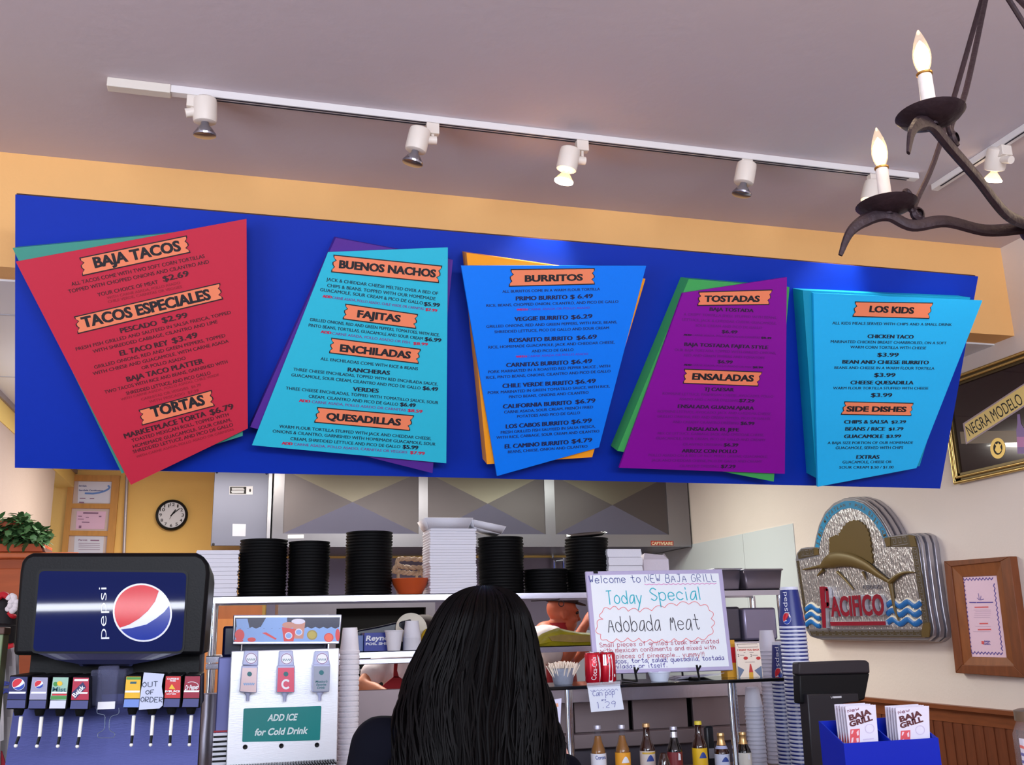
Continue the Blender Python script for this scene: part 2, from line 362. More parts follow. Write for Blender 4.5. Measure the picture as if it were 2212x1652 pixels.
PLK = M('plank_orange', (238, 132, 92), 0.45); 
OFF, FT = .100, .012
def menu(name, label, colf, colb, quad, back, ztr, planks, lines, mats):
    n = BNn
    F = [BP.hit(p, OFF) for p in quad]; c = sum(F)/4
    t = thing(name, label, 'menu sign', c-n*OFF, None)
    B = [BP.hit(p, .085) for p in back]
    cB = sum(B)/len(B)
    m = MB().prism([b-n*.0 for b in B], -n*.0855)
    m.obox(c-n*(OFF-.08)-V(.1, 0, 0)-BVv*.1, V(.2, 0, 0), BVv*.2, n*(.0075))
    build('backing_panel', m, colb, t)
    build('front_panel', MB().prism(F, -n*FT), colf, t)
    lm = MB()
    for L in lines:
        s, x0, y0, x1, y1, h = L[:6]; k = L[6] if len(L) > 6 else 0
        bold = 0.0 if k in (0, 4) else .014
        if k == 4: bold = .0
        lm.m = {0: 0, 1: 0, 2: 1, 3: 2, 4: 2, 5: 0}[k]
        for n_, sx_ in enumerate((-.45, .45) if k in (0, 4) else (-2.4, -.8, .8, 2.4)):
            txt(lm, s, BP, ztr(x0+sx_, y0), ztr(x1+sx_, y1), h/ZS, OFF+.0012+n_*.00006)
    build('lettering', lm, mats, t, smooth=False)
    for P in planks:
        TL, TR, BR, BL = [BP.hit(ztr(*p), OFF+.0012) for p in P[0]]
        rr = random.Random(P[1])
        def edge(a, b, inward, k=7):
            pts = []
            for i in range(k+1):
                d = [0, .0, .55, .1, 0, .75, .1, 0][i % 8] if 0 < i < k else 0
                pts.append(a+(b-a)*(i/k)+inward*(d*.9))
            return pts
        u = unit(TR-TL); hh = np.linalg.norm(TL-BL)
        pts = edge(BL, TL, u*hh*.28)+edge(TR, BR, -u*hh*.28)
        cc = sum(pts)/len(pts)
        pk = MB().prism([p+n*.002 for p in pts], -n*.0015)
        def grow(g):
            out = []
            for p in pts:
                du = (p-cc)@u; v = unit(np.cross(n, u)); dv = (p-cc)@v
                out.append(cc+u*(du+math.copysign(g, du))+v*(dv+(g*math.copysign(1, dv) if abs(dv) > hh*.3 else 0)))
            return out
        pl = build('heading_plank', pk, PLK, t, smooth=False)
        build('outline', MB().prism([p+n*.0012 for p in grow(.0042)], -n*.0008), INK, pl, smooth=False)
        lm = MB(); x0, y0, x1, y1, h = P[2]
        txt(lm, P[1], BP, ztr(x0, y0), ztr(x1, y1), h/ZS, OFF+.0038, bold=.03)
        for sx_ in (-2, 2): txt(lm, P[1], BP, ztr(x0+sx_, y0), ztr(x1+sx_, y1), h/ZS, OFF+.0039+sx_*.00003, bold=.03)
        build('lettering', lm, INK, pl, smooth=False)
    return t
def pm(name, c, r=.42): return M(name, c, r, noise=(60, .03), spec=.3)
INK1 = M('ink_on_red', (70, 14, 30), .6); DRED = M('dark_red_ink', (148, 22, 44), .6)
# --- red tacos sign
ZS = 2.5036; Z = zm((0, 400), ZS)
menu('menu_sign', 'red tacos menu sign on a teal backing, leftmost on the blue board', pm('menu_red', (194, 42, 66)), pm('menu_teal', (66, 148, 132)),
 [Z(85, 413), Z(1333, 182), Z(1340, 1315), Z(708, 1620)], [Z(68, 340), Z(1250, 228), Z(1313, 1355), Z(658, 1558)], Z,
 [(((437, 396), (1005, 278), (1023, 360), (450, 484)), 'BAJA TACOS', (515, 446, 980, 352, 58)),
  (((408, 714), (1185, 534), (1200, 612), (425, 797)), 'TACOS ESPECIALES', (452, 770, 1142, 614, 58)),
  (((757, 1218), (1140, 1113), (1155, 1190), (772, 1292)), 'TORTAS', (825, 1254, 1110, 1184, 56))],
 [('ALL TACOS COME WITH TWO SOFT CORN TORTILLAS', 388, 545, 1108, 392, 21), ('TOPPED WITH CHOPPED ONIONS AND CILANTRO AND', 372, 585, 1132, 422, 21),
  ('YOUR CHOICE OF MEAT', 530, 602, 856, 532, 21), ('$2.69', 886, 522, 1022, 490, 32, 1),
  ('WITH CARNE ASADA, POLLO ASADO', 580, 617, 975, 533, 15, 4), ('CHILE VERDE, CARNITAS OR VEGGIES', 585, 638, 985, 555, 15, 4),
  ('PESCADO', 655, 800, 850, 757, 29, 1), ('$2.99', 880, 745, 1015, 715, 31, 1),
  ('FRESH FISH GRILLED AND SAUTEED IN SALSA FRESCA, TOPPED', 413, 895, 1250, 695, 19), ('WITH SHREDDED CABBAGE, CILANTRO AND LIME', 505, 908, 1178, 745, 19),
  ('EL TACO REY', 652, 922, 910, 863, 29, 1), ('$3.49', 935, 855, 1070, 822, 31, 1),
  ('GRILLED ONIONS, RED AND GREEN PEPPERS, TOPPED', 512, 993, 1220, 820, 19), ('WITH CHEESE AND GUACAMOLE, WITH CARNE ASADA', 505, 1028, 1238, 850, 19),
  ('OR POLLO ASADO', 768, 997, 1005, 942, 19), ('BAJA TACO PLATTER', 690, 1063, 1102, 962, 29, 1),
  ('TWO TACOS WITH RICE AND BEANS, GARNISHED WITH', 568, 1128, 1232, 962, 19), ('SHREDDED LETTUCE, AND PICO GALLO', 685, 1135, 1140, 1022, 19),
  ('WITH CARNE ASADA, POLLO ASADO, CHILE VERDE', 655, 1165, 1185, 1030, 14, 4), ('CARNITAS OR VEGGIES  $6.79', 765, 1165, 1088, 1085, 15, 4),
  ('WITH PESCADO  $7.29', 808, 1178, 1075, 1115, 15, 4), ('MARKETPLACE TORTA', 677, 1370, 1115, 1248, 29, 1), ('$6.79', 1140, 1243, 1265, 1208, 32, 1),
  ('TOASTED MEXICAN ROLL, TOPPED WITH', 715, 1390, 1238, 1247, 19), ('HOMEMADE GUACAMOLE, SOUR CREAM,', 722, 1422, 1252, 1275, 19),
  ('SHREDDED LETTUCE, AND PICO DE GALLO', 722, 1450, 1262, 1302, 19), ('WITH CARNE ASADA, POLLO ASADO OR CARNITAS', 738, 1475, 1265, 1325, 14, 4)],
 [M('ink_red_panel', (58, 12, 26), .6), DRED, DRED])
# --- turquoise nachos sign
ZS = 2.95; Z = zm((520, 480), ZS)
menu('menu_sign', 'turquoise nachos and fajitas menu sign on a violet backing, second from the left', pm('menu_turquoise', (44, 184, 212)), pm('menu_violet', (84, 42, 142)),
 [Z(557, 190), Z(1320, 160), Z(1310, 1535), Z(72, 1420)], [Z(606, 99), Z(1352, 240), Z(1222, 1598), Z(60, 1305)], Z,
 [(((597, 213), (1277, 282), (1257, 380), (583, 312)), 'BUENOS NACHOS', (627, 290, 1240, 350, 50)),
  (((672, 525), (1122, 590), (1112, 672), (657, 612)), 'FAJITAS', (742, 604, 1015, 636, 46)),
  (((582, 742), (1140, 812), (1128, 895), (570, 828)), 'ENCHILADAS', (632, 822, 1080, 868, 46)),
  (((493, 1183), (1097, 1235), (1072, 1322), (475, 1270)), 'QUESADILLAS', (545, 1256, 1017, 1295, 44))],
 [('JACK & CHEDDAR CHEESE MELTED OVER A BED OF', 545, 372, 1256, 463, 21), ('CHIPS & BEANS. TOPPED WITH OUR HOMEMADE', 550, 411, 1240, 497, 21),
  ('GUACAMOLE, SOUR CREAM & PICO DE GALLO', 505, 438, 1160, 524, 21), ('$5.99', 1168, 530, 1266, 540, 25, 1), ('ADD', 522, 479, 578, 485, 18, 2),
  ('CARNE ASADA, POLLO ASADO, CHILE VERDE OR CARNITAS', 582, 487, 1165, 559, 17, 4), ('$7.99', 1178, 563, 1250, 571, 18, 2),
  ('GRILLED ONIONS, RED AND GREEN PEPPERS, TOMATOES, WITH RICE,', 440, 628, 1265, 728, 20), ('PINTO BEANS, TORTILLAS, GUACAMOLE AND SOUR CREAM', 432, 664, 1160, 750, 20),
  ('$6.99', 1172, 754, 1275, 764, 25, 1), ('ADD', 510, 705, 575, 713, 18, 2), ('CARNE ASADA, POLLO ASADO OR FISH', 583, 715, 1077, 774, 17, 4), ('$8.99', 1100, 779, 1190, 786, 18, 2),
  ('ALL ENCHILADAS COME WITH RICE & BEANS', 508, 878, 1128, 943, 20), ('RANCHERAS', 682, 950, 948, 972, 27, 1),
  ('THREE CHEESE ENCHILADAS, TOPPED WITH RED ENCHILADA SAUCE,', 335, 945, 1254, 1041, 20), ('GUACAMOLE, SOUR CREAM, CILANTRO AND PICO DE GALLO', 322, 981, 1145, 1065, 20),
  ('$6.49', 1160, 1067, 1254, 1075, 25, 1), ('VERDES', 715, 1075, 877, 1086, 27, 1), ('THREE CHEESE ENCHILADAS, TOPPED WITH TOMATILLO SAUCE, SOUR', 287, 1065, 1258, 1159, 20),
  ('CREAM, CILANTRO AND PICO DE GALLO', 432, 1117, 1002, 1169, 20), ('$6.49', 1016, 1171, 1112, 1178, 25, 1), ('ADD', 372, 1143, 440, 1149, 18, 2),
  ('CARNE ASADA, POLLO ASADO OR CARNITAS', 452, 1151, 1050, 1205, 17, 4), ('$8.59', 1064, 1207, 1155, 1215, 20, 2),
  ('WARM FLOUR TORTILLA STUFFED WITH JACK AND CHEDDAR CHEESE,', 245, 1309, 1213, 1387, 20), ('ONIONS & CILANTRO, GARNISHED WITH HOMEMADE GUACAMOLE, SOUR', 203, 1339, 1240, 1423, 20),
  ('CREAM, SHREDDED LETTUCE AND PICO DE GALLO', 316, 1387, 1015, 1439, 20), ('$5.99', 1032, 1440, 1128, 1448, 25, 1), ('ADD', 262, 1415, 328, 1420, 18, 2),
  ('CARNE ASADA, POLLO ASADO, CARNITAS OR VEGGIES', 338, 1421, 1060, 1473, 17, 4), ('$7.99', 1080, 1475, 1170, 1482, 20, 2)],
 [M('ink_navy', (10, 26, 50), .6), M('ink_crimson', (186, 24, 70), .6), M('ink_lilac', (120, 64, 140), .6)])
# --- blue burritos sign
ZS = 3.116; Z = zm((980, 520), ZS)
menu('menu_sign', 'bright blue burritos menu sign on an orange backing, in the middle of the board', pm('menu_blue', (0, 122, 244)), pm('menu_orange', (250, 160, 34)),
 [Z(50, 167), Z(1296, 168), Z(978, 1390), Z(292, 1583)], [Z(86, 80), Z(1291, 256), Z(932, 1456), Z(224, 1503)], Z,
 [(((390, 197), (942, 190), (944, 287), (377, 302)), 'BURRITOS', (480, 275, 868, 266, 44))],
 [('ALL BURRITOS COME IN A WARM FLOUR TORTILLA', 328, 350, 984, 333, 18), ('PRIMO BURRITO', 420, 402, 764, 392, 29, 1), ('$ 6.49', 786, 391, 935, 384, 29, 1),
  ('RICE, BEANS, CHOPPED ONION, CILANTRO, AND PICO DE GALLO', 220, 445, 1108, 417, 19), ('WITH', 424, 471, 495, 469, 15, 2), ('CARNE ASADA OR POLLO ASADO', 502, 469, 915, 457, 15, 4),
  ('VEGGIE BURRITO', 410, 540, 768, 528, 29, 1), ('$6.29', 792, 527, 932, 520, 29, 1), ('GRILLED ONIONS, RED AND GREEN PEPPERS, WITH RICE, BEANS,', 220, 586, 1100, 555, 19),
  ('SHREDDED LETTUCE, PICO DE GALLO AND SOUR CREAM', 275, 622, 1045, 594, 19), ('ROSARITO BURRITO', 374, 683, 798, 668, 29, 1), ('$6.69', 828, 666, 962, 658, 29, 1),
  ('RICE, HOMEMADE GUACAMOLE, JACK AND CHEDDAR CHEESE,', 234, 726, 1083, 691, 19), ('AND PICO DE GALLO', 525, 752, 806, 741, 19), ('WITH', 420, 787, 490, 785, 15, 2),
  ('CARNE ASADA OR POLLO ASADO', 498, 784, 905, 767, 15, 4), ('CARNITAS BURRITO', 355, 850, 770, 832, 29, 1), ('$6.49', 792, 829, 930, 822, 29, 1),
  ('PORK MARINATED IN A ROASTED RED PEPPER SAUCE , WITH', 232, 892, 1052, 851, 19), ('RICE, PINTO BEANS, ONIONS, CILANTRO AND PICO DE GALLO', 218, 930, 1056, 885, 19),
  ('CHILE VERDE BURRITO', 330, 990, 803, 966, 29, 1), ('$6.49', 820, 963, 955, 955, 29, 1), ('PORK MARINATED IN GREEN TOMATILLO SAUCE, WITH RICE,', 230, 1032, 1050, 987, 19),
  ('PINTO BEANS, ONIONS AND CILANTRO', 372, 1060, 908, 1029, 19), ('CALIFORNIA BURRITO', 333, 1129, 793, 1101, 29, 1), ('$6.79', 820, 1097, 952, 1088, 29, 1),
  ('CARNE ASADA, SOUR CREAM, FRENCH FRIED', 340, 1162, 938, 1127, 19), ('POTATOES AND PICO DE GALLO', 428, 1191, 850, 1166, 19), ('LOS CABOS BURRITO', 352, 1263, 772, 1236, 29, 1),
  ('$6.99', 793, 1232, 928, 1222, 29, 1), ('FRESH GRILLED FISH SAUTEED IN SALSA FRESCA,', 317, 1299, 952, 1257, 19), ('WITH RICE, CABBAGE, SOUR CREAM AND CILANTRO', 288, 1334, 980, 1289, 19),
  ('EL CAMINO BURRITO', 345, 1398, 772, 1368, 29, 1), ('$4.79', 795, 1363, 930, 1353, 29, 1), ('BEANS, CHEESE, ONION AND CILANTRO', 366, 1430, 900, 1391, 19)],
 [M('ink_deep_blue', (6, 20, 74), .6), M('ink_magenta', (176, 24, 120), .6), M('ink_violet', (88, 62, 190), .6)])
# --- purple tostadas sign
ZS = 3.304; Z = zm((1310, 560), ZS)
menu('menu_sign', 'purple tostadas and ensaladas menu sign on a thick green backing, second from the right', pm('menu_purple', (132, 4, 150)), pm('menu_green', (66, 166, 88)),
 [Z(545, 240), Z(1288, 128), Z(1273, 1530), Z(92, 1487)], [Z(588, 140), Z(1306, 198), Z(1194, 1586), Z(78, 1366)], Z,
 [(((663, 237), (1178, 222), (1155, 318), (655, 325)), 'TOSTADAS', (700, 302, 1092, 302, 44)), (((560, 787), (1105, 808), (1078, 900), (553, 880)), 'ENSALADAS', (612, 857, 1048, 871, 46))],
 [('BAJA TOSTADA', 737, 367, 1048, 378, 26, 1), ('A CRISPY TORTILLA SHELL STUFFED WITH BEANS,', 550, 400, 1215, 426, 19, 4), ('LETTUCE, JACK & CHEDDAR CHEESE, GUACAMOLE,', 540, 438, 1212, 466, 19, 4),
  ('SOUR CREAM AND PICO DE GALLO', 636, 480, 1110, 498, 19, 4), ('$6.49', 824, 526, 932, 530, 24, 1), ('ADD', 552, 544, 605, 546, 14, 1), ('CARNE ASADA, POLLO ASADO OR CARNITAS', 612, 546, 1095, 566, 15, 4),
  ('$8.49', 1105, 566, 1175, 570, 15, 1), ('BAJA TOSTADA FAJITA STYLE', 556, 618, 1152, 640, 26, 1), ('OUR BAJA TOSTADA TOPPED WITH GRILLED ONIONS,', 486, 654, 1210, 678, 19, 4),
  ('RED AND GREEN PEPPERS AND TOMATOES', 553, 692, 1127, 712, 19, 4), ('$6.99', 794, 740, 898, 745, 24, 1), ('ADD', 553, 758, 605, 760, 14, 1), ('CARNE ASADA, POLLO ASADO OR FISH', 610, 760, 1030, 776, 15, 4),
  ('$8.99', 1045, 776, 1115, 780, 15, 1), ('TJ CAESAR', 698, 938, 908, 943, 26, 1), ('ROMAINE LETTUCE, PARMESAN CHEESE, AVOCADO, POLLO', 400, 965, 1190, 988, 19, 4),
  ('ASADO AND CAESAR DRESSING', 518, 1005, 940, 1017, 19, 4), ('$7.29', 948, 1018, 1053, 1022, 24, 1), ('ENSALADA GUADALAJARA', 510, 1060, 1050, 1074, 26, 1),
  ('ROMAINE LETTUCE, AVOCADO, JACK AND CHEDDAR CHEESE,', 365, 1093, 1178, 1112, 19, 4), ('GRILLED ONIONS, RED AND GREEN PEPPERS, PICO DE GALLO,', 362, 1128, 1170, 1147, 19, 4),
  ('AND CREAMY CILANTRO DRESSING', 472, 1168, 945, 1178, 19, 4), ('$6.99', 958, 1180, 1053, 1183, 24, 1), ('ENSALADA EL JEFE', 575, 1222, 943, 1228, 26, 1),
  ('MIX OF LETTUCE, CABBAGE, JACK AND CHEDDAR CHEESE,', 366, 1250, 1125, 1262, 19, 4), ('GUACAMOLE, SOUR CREAM, PICO DE GALLO AND CREAMY', 352, 1285, 1135, 1298, 19, 4),
  ('CILANTRO DRESSING', 545, 1328, 823, 1332, 19, 4), ('$6.39', 838, 1334, 938, 1336, 24, 1), ('ARROZ CON POLLO', 538, 1378, 930, 1383, 26, 1),
  ('POLLO ASADO ON A BED OF RICE, MIXED GREENS, GUACAMOLE,', 300, 1405, 1150, 1418, 19, 4), ('JACK AND CHEDDAR CHEESE, PICO DE GALLO AND CREAMY', 320, 1442, 1110, 1452, 19, 4),
  ('CILANTRO DRESSING', 522, 1483, 800, 1486, 19, 4), ('$7.29', 818, 1488, 918, 1490, 24, 1)],
 [M('ink_dark_plum', (44, 2, 58), .6), INK1, M('ink_plum', (104, 2, 122), .6)])
# --- sky blue kids sign
ZS = 3.176; Z = zm((1690, 560), ZS)
menu('menu_sign', 'sky blue kids and side dishes menu sign, rightmost on the blue board', pm('menu_sky_blue', (34, 182, 244)), pm('menu_deep_teal', (18, 150, 188)),
 [Z(213, 230), Z(1373, 282), Z(920, 1432), Z(243, 1560)], [Z(140, 212), Z(1290, 262), Z(942, 1418), Z(232, 1500)], Z,
 [(((503, 295), (1028, 303), (1003, 402), (487, 388)), 'LOS KIDS', (597, 361, 900, 372, 44)), (((430, 980), (893, 990), (880, 1068), (407, 1060)), 'SIDE DISHES', (440, 1043, 848, 1046, 36))],
 [('ALL KIDS MEALS SERVED WITH CHIPS AND A SMALL DRINK', 342, 446, 1162, 457, 19), ('CHICKEN TACO', 585, 540, 898, 544, 26, 1), ('MARINATED CHICKEN BREAST CHARBROILED, ON A SOFT', 332, 573, 1125, 583, 19),
  ('WARM CORN TORTILLA WITH CHEESE', 466, 611, 985, 617, 19), ('$3.99', 652, 667, 795, 668, 28, 1), ('BEAN AND CHEESE BURRITO', 412, 715, 1002, 720, 26, 1),
  ('BEANS AND CHEESE IN A WARM FLOUR TORTILLA', 357, 752, 1042, 757, 19), ('$3.99', 630, 806, 773, 807, 28, 1), ('CHEESE QUESADILLA', 468, 857, 897, 858, 26, 1),
  ('WARM FLOUR TORTILLA STUFFED WITH CHEESE', 347, 892, 1000, 893, 19), ('$3.99', 608, 944, 750, 945, 28, 1), ('CHIPS & SALSA', 424, 1127, 725, 1126, 25, 1), ('$2.29', 748, 1126, 846, 1124, 21, 1),
  ('BEANS / RICE', 432, 1175, 702, 1175, 25, 1), ('$1.79', 730, 1174, 828, 1172, 21, 1), ('GUACAMOLE', 424, 1226, 690, 1225, 25, 1), ('$3.99', 713, 1224, 812, 1222, 21, 1),
  ('A BAJA SIZE PORTION OF OUR HOMEMADE', 310, 1268, 895, 1266, 19), ('GUACAMOLE, SERVED WITH CHIPS', 365, 1302, 828, 1300, 19), ('EXTRAS', 508, 1368, 663, 1368, 26, 1),
  ('GUACAMOLE, CHEESE OR', 412, 1400, 748, 1398, 19), ('SOUR CREAM $.50 / $1.00', 390, 1436, 762, 1434, 19)],
 [M('ink_navy', (10, 26, 50), .6), INK1, INK1])
# ================================================================ track lighting on the ceiling
TW = M('track_white', (226, 222, 222), 0.4); GROOVE = M('groove_dark', (40, 36, 52), 0.7)
a = oz(232, 178, ZC-.015); b = oz(1978, 384, ZC-.015)
Yt = (a[1]+b[1])/2
t = thing('track_rail', 'long white lighting track on the ceiling in front of the menu board', 'track', ((a[0]+b[0])/2, Yt, ZC-.015))
build('rail', MB().box((a[0]+.22, Yt-.018, ZC-.03), (b[0], Yt+.018, ZC)), TW, t, bevel=.002)
m = MB().box((a[0]+.32, Yt+.004, ZC-.0315), (b[0]-.05, Yt+.012, ZC-.0295)); m.box((a[0]+.32, Yt-.012, ZC-.0315), (b[0]-.05, Yt-.005, ZC-.0295))
build('groove', m, GROOVE, t)
build('end_feed', MB().box((a[0], Yt-.022, ZC-.036), (a[0]+.22, Yt+.022, ZC)), M('feed_cream', (222, 214, 204), .45), t, bevel=.003)
X2 = 3.07
t = thing('track_rail', 'short white lighting track running towards the viewer beside the iron chandelier', 'track', (X2, 2.6, ZC-.015))
build('rail', MB().box((X2-.018, 1.2, ZC-.03), (X2+.018, 3.5, ZC)), TW, t, bevel=.002)
build('groove', MB().box((X2-.012, 1.25, ZC-.0315), (X2-.004, 3.45, ZC-.0295)), GROOVE, t)
LAMPW = M('lamp_white', (230, 220, 210), 0.4); REFL = M('bulb_silver', (165, 165, 178), 0.14, 0.9)
LIT = M('lit_bulb_face', (255, 240, 215), 0.4, emit=((255, 236, 205), 9.0))
def head(label, ad, hc, bt, kn, lit, X=None):
    P = (lambda p, d=0: oy(p[0], p[1], Yt+d)) if X is None else (lambda p, d=0: ox(p[0], p[1], X))
    A = P(ad); A[2] = ZC-.03
    if X is None: A[1] = Yt
    Hc, Bt, K = P(hc), P(bt), P(kn)
    ax = unit(Bt-Hc+(V(0, .015, 0) if X is None else V(.012, 0, 0)))
    t = thing('track_spotlight', label, 'spotlight', A, 'spotlights on the ceiling tracks')
    build('adapter', MB().box(A-V(.026, .016, .046), A+V(.026, .016, 0)), LAMPW, t, bevel=.003)
    kb = unit(K-Hc)*.052+Hc
    build('stem', MB().tube([A-V(0, 0, .04), K], .007, 10).tube([K+unit(K-Hc)*.012, kb-unit(K-Hc)*.02], .017, 14), LAMPW, t)
    m = MB().lathe([(0, -.052), (.03, -.05), (.041, -.043), (.043, -.03), (.0435, .036), (.041, .046), (.035, .049), (.0, .046)], Hc, ax, 28)
    build('housing', m, LAMPW, t)
    B0 = Hc+ax*.047; d = min(.075, max(.05, np.linalg.norm(Bt-B0)))
    if lit:
        build('bulb', MB().lathe([(.014, 0), (.015, d*.25), (.024, d*.45), (.040, d*.9)], B0, ax, 26), clear('bulb_glass', (250, 225, 180), .35, .1), t)
        build('bulb_face', MB().lathe([(.040, d*.9), (.039, d), (.0, d*1.04)], B0, ax, 26), LIT, t)
        l = bpy.data.lights.new('spot_beam', 'SPOT'); l.energy = lit; l.color = (1, .86, .66); l.spot_size = math.radians(75); l.spot_blend = .8; l.shadow_soft_size = .03
        o = bpy.data.objects.new('spot_beam', l); COL.objects.link(o); o.location = tuple(B0+ax*(d*1.04+.015))
        o.rotation_euler = Vector(ax+V(0, .35, 0) if X is None else ax).to_track_quat('-Z', 'Y').to_euler()
    else:
        build('bulb', MB().lathe([(.014, 0), (.016, d*.22), (.026, d*.42), (.042, d*.85), (.041, d*.97), (.03, d*1.02), (0, d*1.03)], B0, ax, 26), REFL, t)
head('unlit track spotlight above the red menu sign, first from the left', (420, 212), (443, 238), (442, 290), (408, 243), 0)
head('unlit track spotlight above the turquoise menu sign, second from the left', (934, 280), (903, 302), (892, 350), (936, 303), 0)
head('glowing track spotlight in the middle of the long track above the blue menu sign', (1257, 318), (1228, 344), (1220, 390), (1258, 347), 26)
head('unlit track spotlight above the purple menu sign, fourth from the left', (1612, 354), (1610, 374), (1605, 418), (1618, 366), 0)
head('glowing track spotlight at the right end of the long track, half behind the candle bulb', (1888, 390), (1884, 414), (1878, 456), (1898, 416), 26)
head('glowing track spotlight on the short track at the right edge of the picture', (2168, 315), (2152, 343), (2139, 388), (2180, 345), 10, X=X2)

# ================================================================ iron chandelier
P1 = oz(2010, 250, 2.5); P2 = oz(1915, 445, 2.43); HUB = oz(2236, 494, 2.40)
APX = HUB.copy(); APX[2] = 2.95
def proj(p): q_ = np.array(p)-CAM; return IMW/2+FPX*(q_@RT)/(q_@FW), IMH/2-FPX*(q_@UP)/(q_@FW)
while proj(APX)[1] > -40: APX[2] += .01
ch = thing('chandelier', 'wrought iron chandelier with candle bulbs hanging at the upper right', 'chandelier', HUB)
WAX = M('candle_sleeve', (236, 226, 218), 0.6, bump=(60, .2)); BRASS = M('brass_collar', (190, 140, 70), .3, .8)
GLOW = M('candle_glow', (255, 225, 170), .5, emit=((255, 222, 168), 14.0)); BULBG = clear('candle_bulb_glass', (255, 240, 220), .13, .03)
def bez(pts, n=10):
    P = [np.array(p, float) for p in pts]; out = []
    for i in range(len(P)-1):
        p0, p1, p2, p3 = P[max(i-1, 0)], P[i], P[i+1], P[min(i+2, len(P)-1)]
        for k in range(n):
            t = k/n
            out.append(.5*((2*p1)+(p2-p0)*t+(2*p0-5*p1+4*p2-p3)*t*t+(3*p1-p0-3*p2+p3)*t**3))
    return out+[P[-1]]
def arm(P, lamp=True, droop=.10):
    d = P-HUB; d[2] = 0; L = np.linalg.norm(d); d = d/L; z = V(0, 0, 1); zp = P[2]-.022
    def at(r, h): q_ = HUB+d*r; q_[2] = h; return q_
    lo = HUB[2]
    path = bez([at(.03, lo), at(L*.35, lo-.012), at(L*.62, lo+(zp-lo)*.38), at(L*.85, zp-.02), at(L, zp), at(L+.05, zp-.012), at(L+.095, zp-.045), at(L+.125, zp-.10)], 7)
    n = len(path); R = [.0145]*n
    for i in range(int(n*.72), n): R[i] = .0145*(1-.72*((i-n*.72)/(n*.28)))
    build('arm', MB().tube(path, R, 8, flat=(z, .62)), IRON, ch)
    m = MB().lathe([(.0, -.006), (.03, -.004), (.056, .006), (.063, .014), (.0645, .0155), (.062, .017), (.05, .010), (.02, .002), (0, .001)], P-z*.012, z, 30)
    m.lathe([(.012, -.022), (.012, 0)], P, z, 12)
    build('drip_pan', m, IRON, ch)
    c = build('candle_sleeve', MB().lathe([(.0135, .0), (.0138, .03), (.0132, .085), (.0125, .088), (.004, .088)], P, z, 20), WAX, ch)
    build('collar', MB().lathe([(.009, .086), (.015, .089), (.0155, .092), (.009, .096)], P, z, 20), BRASS, c)
    b_ = build('bulb', MB().lathe([(.008, .092), (.0105, .098), (.0155, .112), (.0175, .126), (.0165, .142), (.0125, .160), (.0065, .178), (.002, .188), (.0, .190)], P, z, 24), BULBG, ch)
    build('glow', MB().lathe([(.0, .097), (.008, .101), (.0132, .114), (.0148, .126), (.0135, .140), (.008, .154), (.0, .166)], P, z, 20), GLOW, b_)
    l = bpy.data.lights.new('candle_light', 'POINT'); l.energy = 1.6; l.color = (1, .78, .5); l.shadow_soft_size = .03
    o = bpy.data.objects.new('candle_light', l); COL.objects.link(o); o.location = tuple(P+z*.23)
    # rod with hooked foot from the arm up to the crown
    ft = at(L*.80, zp-.004); tp = APX+d*.012
    rod = bez([ft+z*.004-d*.004, ft+z*.022+d*.006, ft+z*.05-d*.006, ft*.72+tp*.28, ft*.12+tp*.88, tp], 6)
    build('rod', MB().tube(rod, .0062, 8), IRON, ch)
    hk = [ft-d*.012, ft+z*.016+d*.010, ft+z*.03+d*.018, ft+z*.055+d*.012, ft+z*.066+d*.020, ft+z*.060+d*.026]
    build('hook', MB().tube(bez(hk, 5), [.006]*25+[.0035], 8).lathe([(.010, -.008), (.016, -.004), (.016, .004), (.010, .008)], ft+z*.012, np.cross(d, z), 14), IRON, ch)
arm(P1); arm(P2)
for dg, L in ((262, .45), (312, .45), (2, .45)):
    p = HUB+V(math.cos(math.radians(dg))*L, math.sin(math.radians(dg))*L, 0); p[2] = 2.46; arm(p)
build('hub', MB().lathe([(0, -.05), (.014, -.04), (.03, -.015), (.034, 0), (.03, .016), (.016, .03), (0, .034)], HUB, (0, 0, 1), 20), IRON, ch)
m = MB().lathe([(.0, -.03), (.02, -.02), (.026, 0), (.02, .025), (0, .035)], APX, (0, 0, 1), 16).tube([APX, (APX[0], APX[1], ZC-.02)], .006, 8)
m.lathe([(.0, -.03), (.05, -.02), (.06, 0)], (APX[0], APX[1], ZC), (0, 0, 1), 20)
build('crown', m, IRON, ch)

# ================================================================ things on the right wall
TH = .12
FP = Plane((XW-TH, 0, 0), (-1, 0, 0)); WP = Plane((XW, 0, 0), (-1, 0, 0)); NX = V(-1, 0, 0)
Z = zm((1700, 1060), 4.858)
out = [(95, 720), (112, 650), (150, 606), (215, 592), (285, 590), (300, 500), (332, 370), (395, 235), (485, 145), (595, 94), (700, 90), (800, 122), (895, 195), (975, 295), (1035, 395), (1075, 478),
       (1190, 462), (1290, 455), (1345, 480), (1378, 560), (1420, 900), (1460, 1200), (1500, 1420), (1495, 1500), (1440, 1545), (880, 1540), (320, 1530), (245, 1505), (205, 1440), (160, 1150), (120, 880)]
OUT = [FP.hit(Z(*p)) for p in out]; cen = sum(OUT)/len(OUT)
sg = thing('beer_sign', 'silver sculpted beer sign with a leaping sailfish and red raised letters on the right wall', 'sign', (XW, cen[1], cen[2]))
SILV = M('cast_silver', (176, 174, 182), .32, .8, bump=(40, .12)); HAM = M('hammered_silver', (196, 192, 194), .3, .82, bump=(34, .9), stretch=(1, 2.2, .8))
OLIVE = M('olive_bronze', (104, 84, 44), .45, .25); SEA = M('sign_sea_blue', (40, 140, 190), .5)
sc_ = lambda k, x: [V(x, cen[1]+(p[1]-cen[1])*k, cen[2]+(p[2]-cen[2])*k) for p in OUT]
m = MB()
